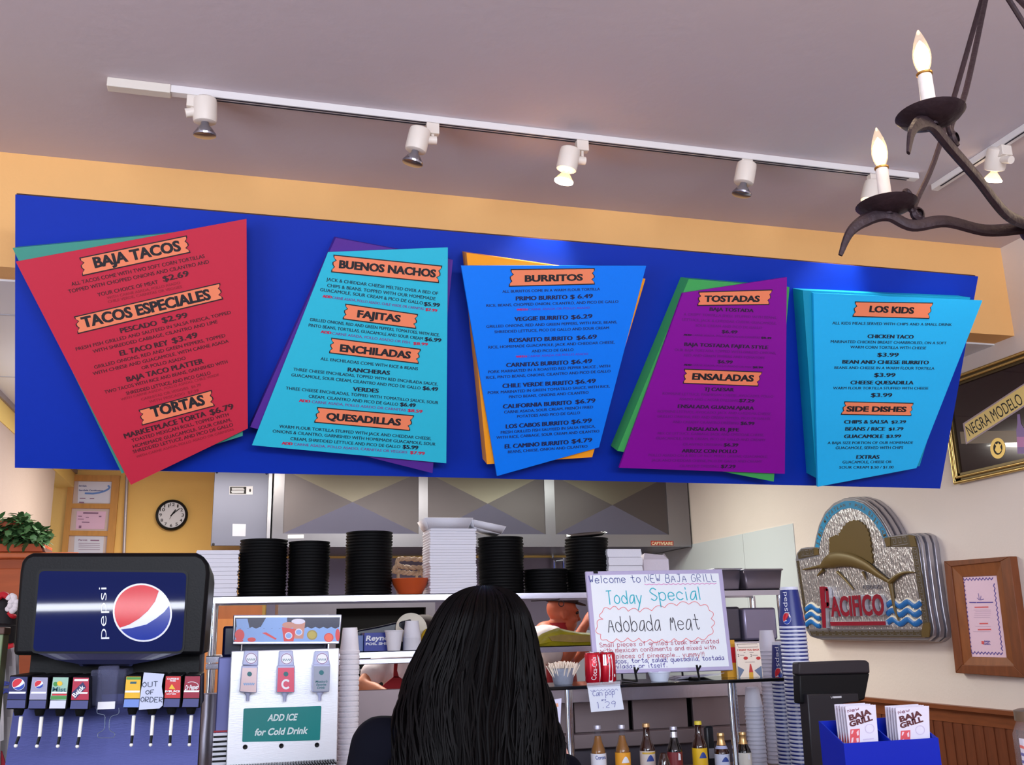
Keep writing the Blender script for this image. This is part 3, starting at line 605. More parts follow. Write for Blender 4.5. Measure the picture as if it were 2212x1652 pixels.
for k, x0, x1 in ((1.05, 0, .034), (1.025, .034, .044), (1.045, .044, .078), (1.015, .078, .088), (1.03, .088, .112), (1.0, .112, TH)):
    m.prism(sc_(k, XW-x0-.0003), NX*(x1-x0))
build('body', m, SILV, sg, bevel=.004)
def fl(pts, off, d=None):
    P = [FP.hit(Z(*p), off) for p in pts]
    return P
arc_o = [(296, 590), (318, 470), (345, 372), (405, 246), (492, 158), (598, 108), (698, 104), (795, 136), (885, 206), (965, 305), (1022, 400), (1050, 488)]
arc_i = [(1012, 500), (985, 440), (910, 330), (840, 255), (755, 203), (660, 180), (570, 196), (475, 262), (405, 362), (362, 470), (335, 592)]
build('arch_band', MB().prism(fl(arc_o+arc_i, .004), -NX*.004), SEA, sg)
lm = MB()
ca = [(np.array(arc_o[i])+np.array(arc_i[::-1][min(i, 10)]))/2 for i in range(12)]
pts = bez([V(*c, 0) for c in ca], 6)
for i in range(2, len(pts)-2):
    if i % 2: continue
    p, q2 = pts[i], pts[i+1]; t_ = unit(q2-p); nn = V(t_[1], -t_[0], 0)
    s_ = 'ESTILO MAZATLAN Y PURA BAJA CALIFORNIA MX'[(i//2) % 40]
    if s_ == ' ': continue
    b0 = p-nn*16-t_*12; b1 = b0+t_*24
    txt(lm, s_, FP, Z(b0[0], b0[1]), Z(b1[0], b1[1]), 32/4.858, .0045, bold=.01)
build('arch_lettering', lm, OLIVE, sg, smooth=False)
field = [(125, 735), (325, 690), (335, 620), (362, 470), (405, 362), (475, 262), (570, 196), (660, 180), (755, 203), (840, 255), (910, 330), (985, 440), (1020, 590), (1310, 590), (1430, 1450), (230, 1450)]
build('hammered_field', MB().prism(fl(field, .002), -NX*.002), HAM, sg)
m = MB()
for g in ([(235, 1468), (1418, 1462), (1440, 1535), (262, 1528)], [(1308, 596), (1372, 590), (1492, 1395), (1430, 1400)], [(98, 738), (122, 734), (222, 1445), (200, 1440)],
          [(1018, 512), (1078, 486), (1285, 462), (1350, 500), (1366, 588), (1042, 585)], [(112, 660), (150, 616), (292, 602), (325, 672), (120, 715)]):
    m.prism(fl(g, .005), -NX*.005)
build('border_band', m, M('dark_bronze', (92, 80, 60), .45, .5), sg)
m = MB()
for g in ([(1425, 1395), (1492, 1380), (1500, 1440), (1485, 1535), (1418, 1535), (1410, 1480)], [(1020, 492), (1080, 484), (1085, 575), (1040, 588)], [(1270, 462), (1330, 470), (1362, 585), (1300, 585)], [(285, 596), (325, 605), (330, 670), (285, 676)]):
    m.prism(fl(g, .008), -NX*.008)
build('corner_block', m, OLIVE, sg)
m = MB()
def meander(p0, p1, k, w):
    d = (np.array(p1)-np.array(p0))/k; e = np.array([-d[1], d[0]]); e = e/np.hypot(*e)*w
    for i in range(k):
        o_ = np.array(p0)+d*i
        L_ = [o_, o_+d*.75, o_+d*.75+e*.7, o_+d*.3+e*.7, o_+d*.3+e*.35]
        m.ribbon([FP.hit(Z(*x), .0062) for x in L_], .003, NX)
        m.ribbon([FP.hit(Z(*x), .0062) for x in (o_+e, o_+d+e)], .003, NX)
meander((250, 1478), (1405, 1472), 17, 46); meander((1098, 500), (1260, 478), 3, 78); meander((1325, 610), (1440, 1380), 13, -36); meander((140, 630), (278, 615), 3, 55); meander((106, 750), (205, 1430), 12, 14)
build('key_pattern', m, SILV, sg, smooth=False)
# sailfish
sail = [(442, 672), (442, 490), (480, 478), (540, 470), (562, 430), (582, 400), (612, 360), (640, 335), (680, 318), (720, 312), (760, 325), (792, 348), (822, 385), (842, 420), (856, 470), (866, 520), (872, 580), (880, 640), (888, 700), (892, 765), (800, 710), (650, 672), (520, 664)]
k_ = .0006
def path(pts, off, n=5): return bez([FP.hit(Z(*p), off) for p in pts], n)
m = MB()
bp = path([(345, 805), (400, 762), (470, 730), (570, 716), (700, 735), (840, 795), (960, 880), (1090, 965)], .022)
ks = [12, 56, 86, 84, 72, 54, 34, 18]
R = list(np.interp(np.linspace(0, 7, len(bp)), range(8), ks)); m.tube(bp, [r*k_*.5 for r in R], 12, flat=(NX, 2.0))
fish = build('sailfish', m, OLIVE, sg)
sp = []
for i, p_ in enumerate(sail):
    sp.append(p_)
    if 2 <= i < 19:
        q_ = sail[i+1]; e_ = (q_[0]-p_[0], q_[1]-p_[1]); l_ = math.hypot(*e_)
        sp.append(((p_[0]+q_[0])/2+e_[1]/l_*13, (p_[1]+q_[1])/2-e_[0]/l_*13))
m = MB().prism(fl(sp, .012), -NX*.012); build('sail_fin', m, OLIVE, fish)
m = MB()
for pts, r0, r1 in (([(380, 782), (280, 805), (165, 826)], 22, 7), ([(385, 830), (340, 870), (318, 895)], 20, 6), ([(1080, 960), (1170, 885), (1250, 855), (1340, 855)], 30, 5),
                    ([(1085, 960), (1105, 1080), (1130, 1230), (1172, 1360)], 26, 9), ([(530, 850), (610, 930), (700, 1036)], 18, 9), ([(800, 850), (815, 890), (830, 935)], 20, 5)):
    p_ = path(pts, .014); m.tube(p_, [k_*(r0+(r1-r0)*i/(len(p_)-1)) for i in range(len(p_))], 8)
build('fins_and_bill', m, OLIVE, fish)
# raised letters, underline, waves
m = MB(); m.m = 1
MAROON = M('sign_maroon', (136, 16, 40), .4)
def letters(mb, off, dep):
    txt(mb, 'ACIFICO', FP, Z(468, 1312), Z(1030, 1298), 212/4.858, off, bold=.03, ext=.1, depth=dep)
    for g in ([(345, 1004), (395, 1002), (412, 1438), (378, 1436)], [(393, 1002), (425, 1010), (432, 1050), (393, 1050)], [(402, 1170), (440, 1170), (446, 1228), (404, 1228)], [(408, 1020), (434, 1030), (448, 1200), (420, 1220)]):
        P = fl(g, off); mb.prism(P, NX*dep)
letters(m, .031, -.028); m.prism(fl([(452, 1372), (1036, 1366), (1042, 1412), (460, 1418)], .025), -NX*.022)
m.m = 0
lm = MB(); letters(lm, .0312, .003); lm.prism(fl([(455, 1374), (1034, 1368), (1038, 1410), (462, 1415)], .0252), NX*.003)
build('raised_lettering', m, [SILV, M('silver_white', (214, 214, 224), .35, .4)], sg)
build('letter_faces', lm, MAROON, sg)
lm = MB(); txt(lm, 'CERVEZA', FP, Z(802, 1030), Z(1005, 1026), 44/4.858, .003, bold=.01, ext=.1, depth=.006); build('small_lettering', lm, SILV, sg)
wb, wl = MB(), MB()
for x0, x1, ys in ((198, 352, (1222, 1302, 1384)), (1052, 1405, (1186, 1276, 1372))):
    for y in ys:
        n_ = 9 if x1-x0 < 200 else 19
        pts = [(x0+(x1-x0)*i/(n_-1), y+(10 if x0 < 300 else 0)-math.sin(i/(n_-1)*((x1-x0)/160)*2*PI-.6)*24) for i in range(n_)]
        P = [FP.hit(Z(*p), .006) for p in pts]; wb.tube(P, .0085, 8, flat=(NX, 2.1))
        P = [FP.hit(Z(p[0]+4, p[1]-26), .004) for p in pts]; wl.tube(P, .006, 8, flat=(NX, 1.8))
build('wave_stripes', wb, M('wave_blue', (28, 104, 178), .4), sg); build('wave_crests', wl, M('wave_cream', (226, 220, 208), .4), sg)

# framed beer mirror
Z = zm((2000, 760), 5.505)
mp_ = Plane((XW-.03, 0, 0), (-1, 0, 0))
bl = WP.hit(Z(392, 1560)); tl = WP.hit(Z(262, 492)); y1 = bl[1]; y0 = y1-1.12; z0, z1 = bl[2], bl[2]+.60
fr = thing('framed_mirror', 'gold framed dark beer mirror with a slanted yellow name banner at the right edge', 'framed mirror', (XW, (y0+y1)/2, (z0+z1)/2))
GOLD = M('gold_frame', (206, 176, 112), .25, .85)
m = MB()
for i, (w, d0) in enumerate(((.0, .030), (.028, .036))):
    a0, a1, b0, b1 = y0+w, y1-w, z0+w, z1-w; r = .010 if i == 0 else .008
    c4 = [(a0, b0), (a1, b0), (a1, b1), (a0, b1), (a0, b0)]
    for k in range(4):
        p, q2 = c4[k], c4[k+1]; m.tube([(XW-d0+.004, *p), (XW-d0+.004, *q2)], r, 10)
        m.ell((XW-d0+.004, *p), (r, r, r), 10, 8)
build('moulding', m, GOLD, fr)
m = MB()
for a, b in (((y0, z0), (y1, z0+.05)), ((y0, z1-.05), (y1, z1)), ((y0, z0), (y0+.05, z1)), ((y1-.05, z0), (y1, z1))): m.box((XW-.026, *a), (XW-.0005, *b))
build('frame', m, M('frame_bronze', (92, 78, 52), .35, .7), fr)
build('mirror_panel', MB().box((XW-.016, y0+.045, z0+.045), (XW-.004, y1-.045, z1-.045)), M('dark_mirror', (44, 26, 28), .12, .1, coat=.6), fr)
pp = Plane((XW-.016, 0, 0), (-1, 0, 0))
g = lambda pts, off: [pp.hit(Z(*p), off) for p in pts]
build('tan_stripe', MB().prism(g([(405, 948), (1330, 930), (1330, 1070), (420, 1092)], .0006), NX*.0004), M('stripe_brown', (104, 78, 54), .3), fr)
bn = build('banner', MB().prism(g([(442, 850), (1330, 270), (1360, 530), (478, 1100)], .001), NX*.001), M('banner_lilac', (176, 156, 168), .4), fr)
build('banner_face', MB().prism(g([(462, 858), (1310, 300), (1335, 520), (490, 1072)], .0021), NX*.0006), M('banner_yellow', (240, 212, 128), .4), bn)
lm = MB(); txt(lm, 'NEGRA MODELO', pp, Z(522, 1004), Z(1165, 612), 138/5.505, .003, bold=0, shear=-.16); build('banner_lettering', lm, INK, bn, smooth=False)
m = MB(); m.m = 0; m.add(disc_pts(pp, Z(855, 1145), 90/5.505, 124/5.505, .0012), [tuple(range(28))]); m.m = 1; m.add(disc_pts(pp, Z(855, 1142), 54/5.505, 80/5.505, .0018), [tuple(range(28))])
m.m = 0; m.poly(g([(820, 1165), (835, 1120), (815, 1085), (845, 1100), (860, 1075), (875, 1100), (900, 1090), (885, 1130), (900, 1170), (870, 1205), (845, 1200)], .0024))
build('round_seal', m, [M('seal_gold', (200, 168, 92), .35, .4), INK], fr, smooth=False)
m = MB(); m.m = 0; m.poly(g([(1085, 742), (1118, 740), (1130, 850), (1180, 930), (1185, 1210), (1090, 1210), (1075, 930), (1088, 850)], .0012)); m.m = 1
m.poly(g([(1080, 1010), (1182, 1010), (1184, 1130), (1086, 1130)], .0018)); build('bottle_print', m, [M('bottle_lilac', (132, 100, 160), .4), M('bottle_pink', (190, 120, 175), .4)], fr, smooth=False)

# small brown wooden frame with a pink printed sheet
Z = zm((2020, 1190), 5.698)
TF = .05; P5 = Plane((XW-TF, 0, 0), (-1, 0, 0))
h5 = lambda x, y, o=0: P5.hit(Z(x, y), o)
O4 = [h5(105, 125), h5(915, 65), h5(1112, 1560), h5(250, 1500)]; I4 = [h5(190, 190), h5(800, 128), h5(965, 1412), h5(333, 1400)]; S4 = [h5(300, 318), h5(722, 300), h5(846, 1312), h5(408, 1302)]
cc = sum(O4)/4
fw = thing('framed_print', 'small brown wooden frame with a pink printed sheet low on the right wall', 'picture frame', (XW, cc[1], cc[2]))
FRW = M('frame_wood', (122, 66, 34), .5, noise=(12, .4), stretch=(3, 3, .6)); FRW2 = M('frame_wood_inner', (140, 80, 40), .45, noise=(12, .35), stretch=(3, 3, .6))
m = MB(); m2 = MB()
for k in range(4):
    j = (k+1) % 4
    m.prism([O4[k], O4[j], I4[j]+NX*0, I4[k]], -NX*(TF-.0005))
    m2.prism([I4[k]-NX*.008, I4[j]-NX*.008, S4[j]-NX*.018, S4[k]-NX*.018], -NX*.02)
build('outer_frame', m, FRW, fw, bevel=.003); build('inner_frame', m2, FRW2, fw)
D5 = -.024
cS = sum(S4)/4
sh = build('printed_sheet', MB().prism([cS+(p-cS)*1.04+V(0, 0, 0)-NX*.024 for p in S4], -NX*.002), M('pink_paper', (238, 206, 226), .7), fw)
lm = MB(); lm.m = 0
def sq(p0, p1, n_, amp):
    pts = []
    for i in range(n_*2+1):
        x = p0[0]+(p1[0]-p0[0])*i/(n_*2); y = p0[1]+(p1[1]-p0[1])*i/(n_*2)
        l = math.hypot(p1[0]-p0[0], p1[1]-p0[1]); nx_, ny_ = -(p1[1]-p0[1])/l, (p1[0]-p0[0])/l; s2 = amp if i % 2 else -amp
        pts.append(h5(x+nx_*s2, y+ny_*s2, D5+.0012))
    lm.ribbon(pts, .006, NX)
sq((345, 350), (710, 340), 9, 14); sq((350, 380), (440, 1225), 16, 10); sq((445, 1250), (830, 1262), 9, 14); sq((722, 400), (825, 1230), 14, 8)
for s_, a, b, h, k in (('Tea tray', (420, 640), (505, 641), 16, 0), ('Main Grill, menu', (510, 642), (712, 640), 18, 0), ('Today & every day', (485, 700), (655, 696), 15, 1), ('Served', (545, 900), (650, 898), 15, 1),
                       ('Our compliments', (525, 975), (688, 972), 15, 1)):
    lm.m = k
    for i in range(len(s_.split())): pass
    lm.ribbon([h5(a[0], a[1]-h/2, D5+.0012), h5(b[0], b[1]-h/2, D5+.0012)], .006, NX)
lm.m = 2
for y in (725, 745, 765, 790, 815, 925, 990): lm.ribbon([h5(470+(y % 30), y, D5+.0012), h5(690-(y % 20), y, D5+.0012)], .002, NX)
lm.m = 0; txt(lm, 'BAJA', P5, Z(608, 1122), Z(680, 1122), 22/5.698, D5+.0012, bold=.03); txt(lm, 'GRILL', P5, Z(600, 1152), Z(684, 1152), 20/5.698, D5+.0012, bold=.03)
lm.m = 1; lm.poly([h5(570, 1105, D5+.0012), h5(605, 1110, D5+.0012), h5(600, 1150, D5+.0012), h5(572, 1145, D5+.0012)])
lm.m = 0
for a, b in (((545, 605), (530, 520)), ((555, 605), (565, 550)), ((560, 600), (600, 590)), ((540, 600), (515, 575))): lm.ribbon([h5(*a, D5+.0012), h5(*b, D5+.0012)], .003, NX)
build('print', lm, [M('purple_print', (88, 72, 160), .7), M('coral_print', (224, 92, 96), .7), M('faint_print', (200, 170, 196), .7)], sh, smooth=False)
# ================================================================ the kitchen behind
# hood
YH = 8.2
HP = Plane((0, YH, 0), (0, -1, 0)); NY = V(0, -1, 0)
x0 = oy(590, 1100, YH)[0]; x1 = XW-.02; zb = oy(900, 1181, YH)[2]; zt = 2.99
hd = thing('exhaust_hood', 'long stainless kitchen exhaust hood with creased front panels below the menu board', 'exhaust hood', ((x0+x1)/2, YH+.4, zb))
m = MB().box((x0, YH, zb), (x1, YB-.03, zb+.02)).box((x0, YH, zt-.02), (x1, YB-.03, zt)).box((x0, YH, zb), (x0+.02, YB-.03, zt)).box((x1-.02, YH, zb), (x1, YB-.03, zt)).box((x0, YH+.012, zb), (x1, YH+.03, zt))
build('shell', m, STEEL, hd)
zl, zh = oy(900, 1153, YH)[2], oy(900, 1021, YH)[2]
xs = [oy(x, 1090, YH)[0] for x in (613, 904, 924, 1176.5, 1198, 1440.5)]
m = MB().box((x0, YH-.006, zb), (x1, YH+.012, zl)).box((x0, YH-.006, zh), (x1, YH+.012, zt))
for a, b in ((x0, xs[0]), (xs[1], xs[2]), (xs[3], xs[4]), (xs[5], x1)): m.box((a, YH-.006, zl), (b, YH+.012, zh))
build('front_frame', m, M('hood_steel', (140, 138, 144), .3, .85, bump=(50, .05), stretch=(14, 1, 1)), hd)
PST = [M('panel_steel_%d' % i, c, .38, .8, bump=(120, .12), stretch=s_) for i, (c, s_) in enumerate((((122, 116, 104), (12, 1, 1)), ((106, 104, 122), (12, 1, 1)), ((92, 86, 88), (1, 1, 12))))]  # light painted into the steel tints: warm top, bluish bottom, darker sides
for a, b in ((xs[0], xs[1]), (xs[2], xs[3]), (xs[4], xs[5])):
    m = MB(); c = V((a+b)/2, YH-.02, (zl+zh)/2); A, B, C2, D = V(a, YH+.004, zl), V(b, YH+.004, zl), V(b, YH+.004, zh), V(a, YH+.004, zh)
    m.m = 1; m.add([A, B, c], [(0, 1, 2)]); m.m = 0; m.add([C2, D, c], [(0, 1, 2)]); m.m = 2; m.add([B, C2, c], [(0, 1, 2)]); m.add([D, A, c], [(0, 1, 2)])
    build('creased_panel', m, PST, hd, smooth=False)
Z = zm((1180, 1000), 3.95)
m = MB().prism([HP.hit(Z(*p), .008) for p in ((893, 662), (1085, 664), (1085, 704), (893, 702))], V(0, .002, 0))
lb = build('maker_plate', m, M('plate_red', (170, 52, 40), .5), hd)
m = MB(); txt(m, 'CAPTIVEAIRE', HP, Z(900, 697), Z(1080, 698), 26/3.95, .009, bold=.02); build('lettering', m, M('plate_cream', (240, 226, 190), .5), lb, smooth=False)
Z = zm((420, 990), 4.424)
m = MB().prism([HP.hit(Z(*p), .008) for p in ((893, 730), (1045, 728), (1045, 762), (893, 764))], V(0, .002, 0)); build('sticker', m, PAPER, hd)
# hood-side electrical cabinet
YC = 8.35; CP = Plane((0, YC, 0), (0, -1, 0))
a = CP.hit(Z(195, 118)); b = CP.hit(Z(155, 835)); c2 = CP.hit(Z(712, 128))
xa, xb = (a[0]+b[0])/2, c2[0]; zbot = b[2]
cb = thing('control_cabinet', 'flat grey steel control cabinet hung on the yellow wall beside the hood', 'cabinet', ((xa+xb)/2, YC+.2, zbot))
build('body', MB().box((xa, YC+.012, zbot), (xb+.03, YB-.01, a[2])), STEEL, cb)
dr = build('door', MB().box((xa, YC, zbot), (xb, YC+.01, a[2])), M('cabinet_steel', (104, 106, 122), .42, .7, noise=(2, .12)), cb, bevel=.003)
m = MB().prism([CP.hit(Z(*p), .002) for p in ((335, 265), (558, 265), (556, 345), (333, 343))], V(0, .002, 0)); m.m = 1
m.prism([CP.hit(Z(*p), .003) for p in ((340, 270), (496, 270), (494, 338), (338, 336))], V(0, .001, 0)); m.prism(disc_pts(CP, Z(532, 305), 9/4.4, 16/4.4, .003, 14), V(0, .001, 0)); m.m = 0
for y in (285, 300, 315, 327): m.ribbon([CP.hit(Z(352+(y % 7), y), .0036), CP.hit(Z(480-(y % 11), y), .0036)], .008, NY)
build('data_plate', m, [PAPER, INK], dr, smooth=False)
m = MB().prism([CP.hit(Z(*p), .003) for p in ((365, 625), (492, 627), (488, 745), (362, 743))], V(0, .003, 0)); build('embossed_square', m, STEEL, dr)
m = MB()
for p in ((215, 130), (690, 142), (180, 820), (668, 825)): m.lathe([(.012, 0), (.01, .006), (0, .007)], CP.hit(Z(*p)), NY, 10)
build('screw', m, INK, dr)
# clock
Yc = YB-.035; KP = Plane((0, Yc, 0), (0, -1, 0)); c = KP.hit((371, 1112)); R = (np.linalg.norm(KP.hit((406, 1112))-c)+np.linalg.norm(KP.hit((371, 1079))-c))/2
ck = thing('wall_clock', 'round black rimmed wall clock with white face on the yellow wall', 'clock', (c[0], YB, c[2]))
build('rim', MB().lathe([(R*.82, -.0), (R*.86, .014), (R*.95, .018), (R, .006), (R, -.034), (R*.8, -.034)], c, NY, 40), BLACK, ck)
fc = build('face', MB().lathe([(R*.88, -.002), (R*.88, .002), (0, .0021)], c, NY, 40), M('clock_face', (226, 228, 236), .4), ck)
m = MB(); ux = V(1, 0, 0); uz = V(0, 0, 1)
for i in range(12):
    an = PI/2-2*PI*(i+1)/12; s_ = str(i+1); vs, fs = text_mesh(s_, .012); w_ = .021*len(s_)*(1 if s_ != '1' else .6)
    p = c+NY*.004+(ux*math.cos(an)+uz*math.sin(an))*R*.68-ux*w_/2-uz*.014
    m.add([p+ux*v[0]*w_+uz*v[1]*.028 for v in vs], fs)
build('numerals', m, INK, fc, smooth=False)
m = MB()
for dg, ln, w_, tail in ((56, .42, .011, .1), (42, .62, .008, .1), (-112, .3, .004, .0)):
    d = ux*math.cos(math.radians(dg))+uz*math.sin(math.radians(dg)); m.ribbon([c+NY*.006-d*R*tail, c+NY*.006+d*R*ln], w_, NY)
build('hands', m, INK, ck, smooth=False)
# conduit
m = MB().tube([oy(275, 1018, YB-.03), oy(268, 1188, YB-.03), oy(266, 1240, YB-.03)], .014, 10); solo('conduit_pipe', m, M('conduit_grey', (190, 178, 176), .4, .5), 'thin grey conduit pipe running down the yellow wall beside the certificates', 'pipe', oy(268, 1188, YB-.03))
# certificate frame
Z = zm((0, 1000), 7.373); CF = Plane((0, YB-.04, 0), (0, -1, 0)); ch_ = lambda p, o=0: CF.hit(Z(*p), o)
PINE = M('pine_frame', (206, 146, 70), .5, noise=(10, .2), stretch=(4, 4, .7))
L_ = lambda y: 1100-(y-185)*.0975; Rr = lambda y: 1910-(y-185)*.083
ys = [185, 280, 640, 715, 1072, 1150, 1500, 1570]
cc = ch_((1450, 800))
cf = thing('certificate_frame', 'tall pine frame holding three certificates on the yellow wall', 'picture frame', (cc[0], YB, cc[2]))
m = MB()
for k in (0, 2, 4, 6): m.prism([ch_((L_(ys[k]), ys[k])), ch_((Rr(ys[k]), ys[k]+12)), ch_((Rr(ys[k+1]), ys[k+1]+12)), ch_((L_(ys[k+1]), ys[k+1]))], V(0, .036, 0))
for sd in (0, 1):
    f0 = (lambda y: L_(y)) if sd == 0 else (lambda y: Rr(y)-118); f1 = (lambda y: L_(y)+92) if sd == 0 else (lambda y: Rr(y))
    m.prism([ch_((f0(185), 185+sd*12)), ch_((f1(185), 185+sd*12)), ch_((f1(1570), 1582)), ch_((f0(1570), 1570+sd*12))], V(0, .034, 0)); m.v[-8:] = [(v[0], v[1]-.002, v[2]) for v in m.v[-8:]]
build('frame', m, PINE, cf)
build('backing', MB().prism([ch_((L_(200)+20, 200), -.02), ch_((Rr(200)-20, 210), -.02), ch_((Rr(1560)-20, 1565), -.02), ch_((L_(1560)+20, 1560), -.02)], V(0, .01, 0)), M('frame_mat', (214, 194, 186), .6), cf)
for k, (P, col, marks) in enumerate(((((1250, 290), (1775, 300), (1755, 640), (1235, 632)), (232, 232, 244), 0), (((1225, 765), (1690, 770), (1660, 1055), (1205, 1050)), (238, 196, 220), 1), (((1190, 1155), (1655, 1165), (1636, 1480), (1172, 1475)), (222, 222, 234), 2))):
    ct = build('certificate', MB().prism([ch_(p, -.017) for p in P], V(0, .002, 0)), M('certificate_%d' % k, col, .7), cf)
    m = MB(); x, y = P[0]
    rb = lambda mm, a, b, w: m.ribbon([ch_((x+a[0], y+a[1]), -.0155), ch_((x+b[0], y+b[1]), -.0155)], w, NY)
    if marks == 0:
        m.m = 0; pts = [(100, 190), (230, 195), (340, 180), (430, 150), (480, 120), (495, 95), (470, 65)]
        m.ribbon([ch_((x+p[0], y+p[1]), -.0156) for p in pts], .016, NY); m.m = 1
        txt(m, 'ServSafe', CF, Z(x+5, y+82), Z(x+128, y+86), 26/7.4, -.0155, bold=.02); txt(m, 'ServSafe Certification', CF, Z(x+5, y+152), Z(x+390, y+158), 22/7.4, -.0155, bold=.03)
        m.m = 2; rb(0, (20, 270), (110, 270), .008); rb(0, (180, 275), (250, 275), .008); rb(0, (10, 335), (90, 338), .012)
    elif marks == 1:
        m.m = 2; rb(0, (100, 30), (340, 34), .014)
        for a, b, w in (((20, 80), (80, 82), .006), ((140, 100), (190, 100), .006), ((350, 85), (390, 85), .01), ((15, 125), (110, 128), .006), ((80, 175), (200, 178), .008), ((30, 250), (70, 250), .022)): rb(0, a, b, w)
    else:
        m.m = 2; txt(m, 'Permit', CF, Z(x+60, y+82), Z(x+200, y+84), 30/7.4, -.0155, bold=.02); rb(0, (250, 75), (390, 78), .01)
        for yy in (120, 150, 180, 220): rb(0, (60, yy), (400, yy+4), .004)
    build('print', m, [M('swoosh_blue', (112, 150, 216), .6), M('cert_blue', (70, 84, 150), .6), M('cert_grey', (150, 110, 140), .6)], ct, smooth=False)
# planter and orange cabinet by the left kitchen wall
Yp = 6.0
r0 = oy(94, 1174, Yp); r1 = oy(-60, 1174, Yp); zr = r0[2]; zlow = oy(60, 1192, Yp)[2]
TC = M('terracotta', (196, 92, 50), .6, noise=(8, .15)); DKW = M('dark_terracotta', (96, 48, 34), .7)
pl = thing('planter', 'orange planter box with a leafy green plant on the tall cabinet at the left edge', 'planter', ((r0[0]+r1[0])/2, Yp+.12, zlow))
xL, xR = -1.466, r0[0]
m = MB().box((xL, Yp, zr-.045), (xR, Yp+.28, zr)).box((xL, Yp+.02, zlow), (xR-.03, Yp+.26, zr-.03))
build('box', m, TC, pl, bevel=.004)
build('side_panel', MB().prism([(xR+.001, Yp+.0, zr-.045), (xR+.001, Yp+.28, zr-.045), (xR-.02, Yp+.26, zr), (xR-.02, Yp, zr)], V(.012, 0, 0)), DKW, pl)
build('pot', MB().lathe([(.07, 0), (.09, .1), (.1, .115), (.1, .14), (.085, .14), (.08, .11)], (-1.31, Yp+.12, zr-.01), (0, 0, 1), 20), M('pot_clay', (206, 104, 70), .6), pl)
LEAF = M('leaf_green', (72, 112, 66), .5, noise=(3, .35)); rg = random.Random(3)
m = MB(); st = MB()
def leaf(mb, p, d, s_, up_=V(0, 0, 1)):
    d = unit(d); sd = np.cross(d, up_); sd = unit(sd) if np.linalg.norm(sd) > .01 else V(1, 0, 0); nn = np.cross(sd, d)
    vs = [p, p+d*s_*.3+sd*s_*.32-nn*.0, p+d*s_*.7+sd*s_*.26-nn*s_*.06, p+d*s_-nn*s_*.15, p+d*s_*.7-sd*s_*.26-nn*s_*.06, p+d*s_*.3-sd*s_*.32, p+d*s_*.3+nn*s_*.05, p+d*s_*.7+nn*s_*.01]
    mb.add(vs, [(0, 1, 6), (1, 2, 7, 6), (2, 3, 7), (0, 6, 5), (6, 7, 4, 5), (7, 3, 4)])
for i in range(900):
    t_ = rg.random()
    px = rg.uniform(-40, 100); top = np.interp(px, [-40, 0, 20, 40, 60, 75, 90, 100], [1122, 1120, 1119, 1117, 1122, 1130, 1142, 1155])
    py = rg.uniform(top, 1172); p = oy(px, py, Yp+rg.uniform(-.03, .26)); leaf(m, p, V(rg.uniform(-1, 1), rg.uniform(-1, .3), rg.uniform(-1, .6)), rg.uniform(.04, .066))
for px, py in ((57, 1106), (38, 1111), (48, 1113), (30, 1119), (98, 1142), (114, 1145), (112, 1150), (88, 1155), (70, 1128), (92, 1166)):
    p = oy(px, py, Yp+.1); leaf(m, p, V(rg.uniform(-1, 1), -.4, rg.uniform(-.9, .2)), .06); q2 = oy(px*.6+20, 1160, Yp+.12)
    st.tube(bez([q2, q2*.45+p*.55+V(0, 0, .02), p], 5), .0025, 5)
for i in range(14):
    a = oy(rg.uniform(-20, 80), 1180, Yp+.12); b = oy(rg.uniform(-30, 95), rg.uniform(1125, 1150), Yp+rg.uniform(0, .22)); st.tube([a, (a+b)/2+V(0, 0, .02), b], .0028, 5)
build('foliage', m, LEAF, pl); build('stems', st, M('stem_brown', (70, 66, 40), .7), pl)
cab = thing('wooden_cabinet', 'tall orange brown wooden cabinet at the left edge behind the soda fountain', 'cabinet', (-1.28, Yp+.2, 0))
OW = M('orange_wood', (178, 88, 44), .5, noise=(7, .25), stretch=(.6, .6, 5))
build('body', MB().box((-1.466, Yp+.03, 0), (-.94, Yp+.42, zlow-.035)), OW, cab, bevel=.004)
build('cornice', MB().box((-1.466, Yp-.02, zlow-.036), (-.90, Yp+.44, zlow-.003)), M('cornice_wood', (196, 104, 60), .45, noise=(7, .2), stretch=(.6, 3, 3)), cab, bevel=.008)
build('door', MB().box((-1.44, Yp+.012, .1), (-.97, Yp+.03, zlow-.09)), OW, cab, bevel=.004)

# back wall cladding under the hood, range line
m = MB().box((x0, YB-.025, .9), (x1, YB-.003, zb-.02)); solo('steel_backsplash', m, M('backsplash_steel', (112, 102, 116), .4, .6, noise=(3, .1)), 'dull steel cladding on the back wall under the hood', 'wall cladding', (2, YB, .9))
pf = oy(1195, 1205, YB-.1); m = MB().tube([(pf[0], YB-.08, zb-.003), (pf[0], YB-.08, pf[2]+.0)], .014, 8).tube([(pf[0], YB-.08, pf[2]), (pf[0]+.02, YB-.12, pf[2]-.03), (pf[0]+.1, YB-.12, pf[2]-.02)], .013, 8)
m.tube([(pf[0]+.01, YB-.1, pf[2]-.02), (pf[0]+.01, YB-.1, pf[2]-.1)], .018, 8).tube([(pf[0]+.1, YB-.12, pf[2]), (pf[0]+.1, YB-.12, pf[2]-.1)], .016, 8)
solo('pot_filler_tap', m, CHROME, 'thin chrome pipe and tap hanging under the hood', 'tap', pf)
YO = 7.5; xo0, xo1 = oy(600, 1350, YO)[0], oy(940, 1350, YO)[0]; zo = oy(800, 1303, YO)[2]; xi0, xi1 = oy(726, 1350, YO)[0], oy(920, 1350, YO)[0]; zi0, zi1 = .95, oy(800, 1313, YO)[2]
ov = thing('oven', 'tall stainless oven with a dark open front behind the pass shelf', 'oven', ((xo0+xo1)/2, YO+.3, 0))
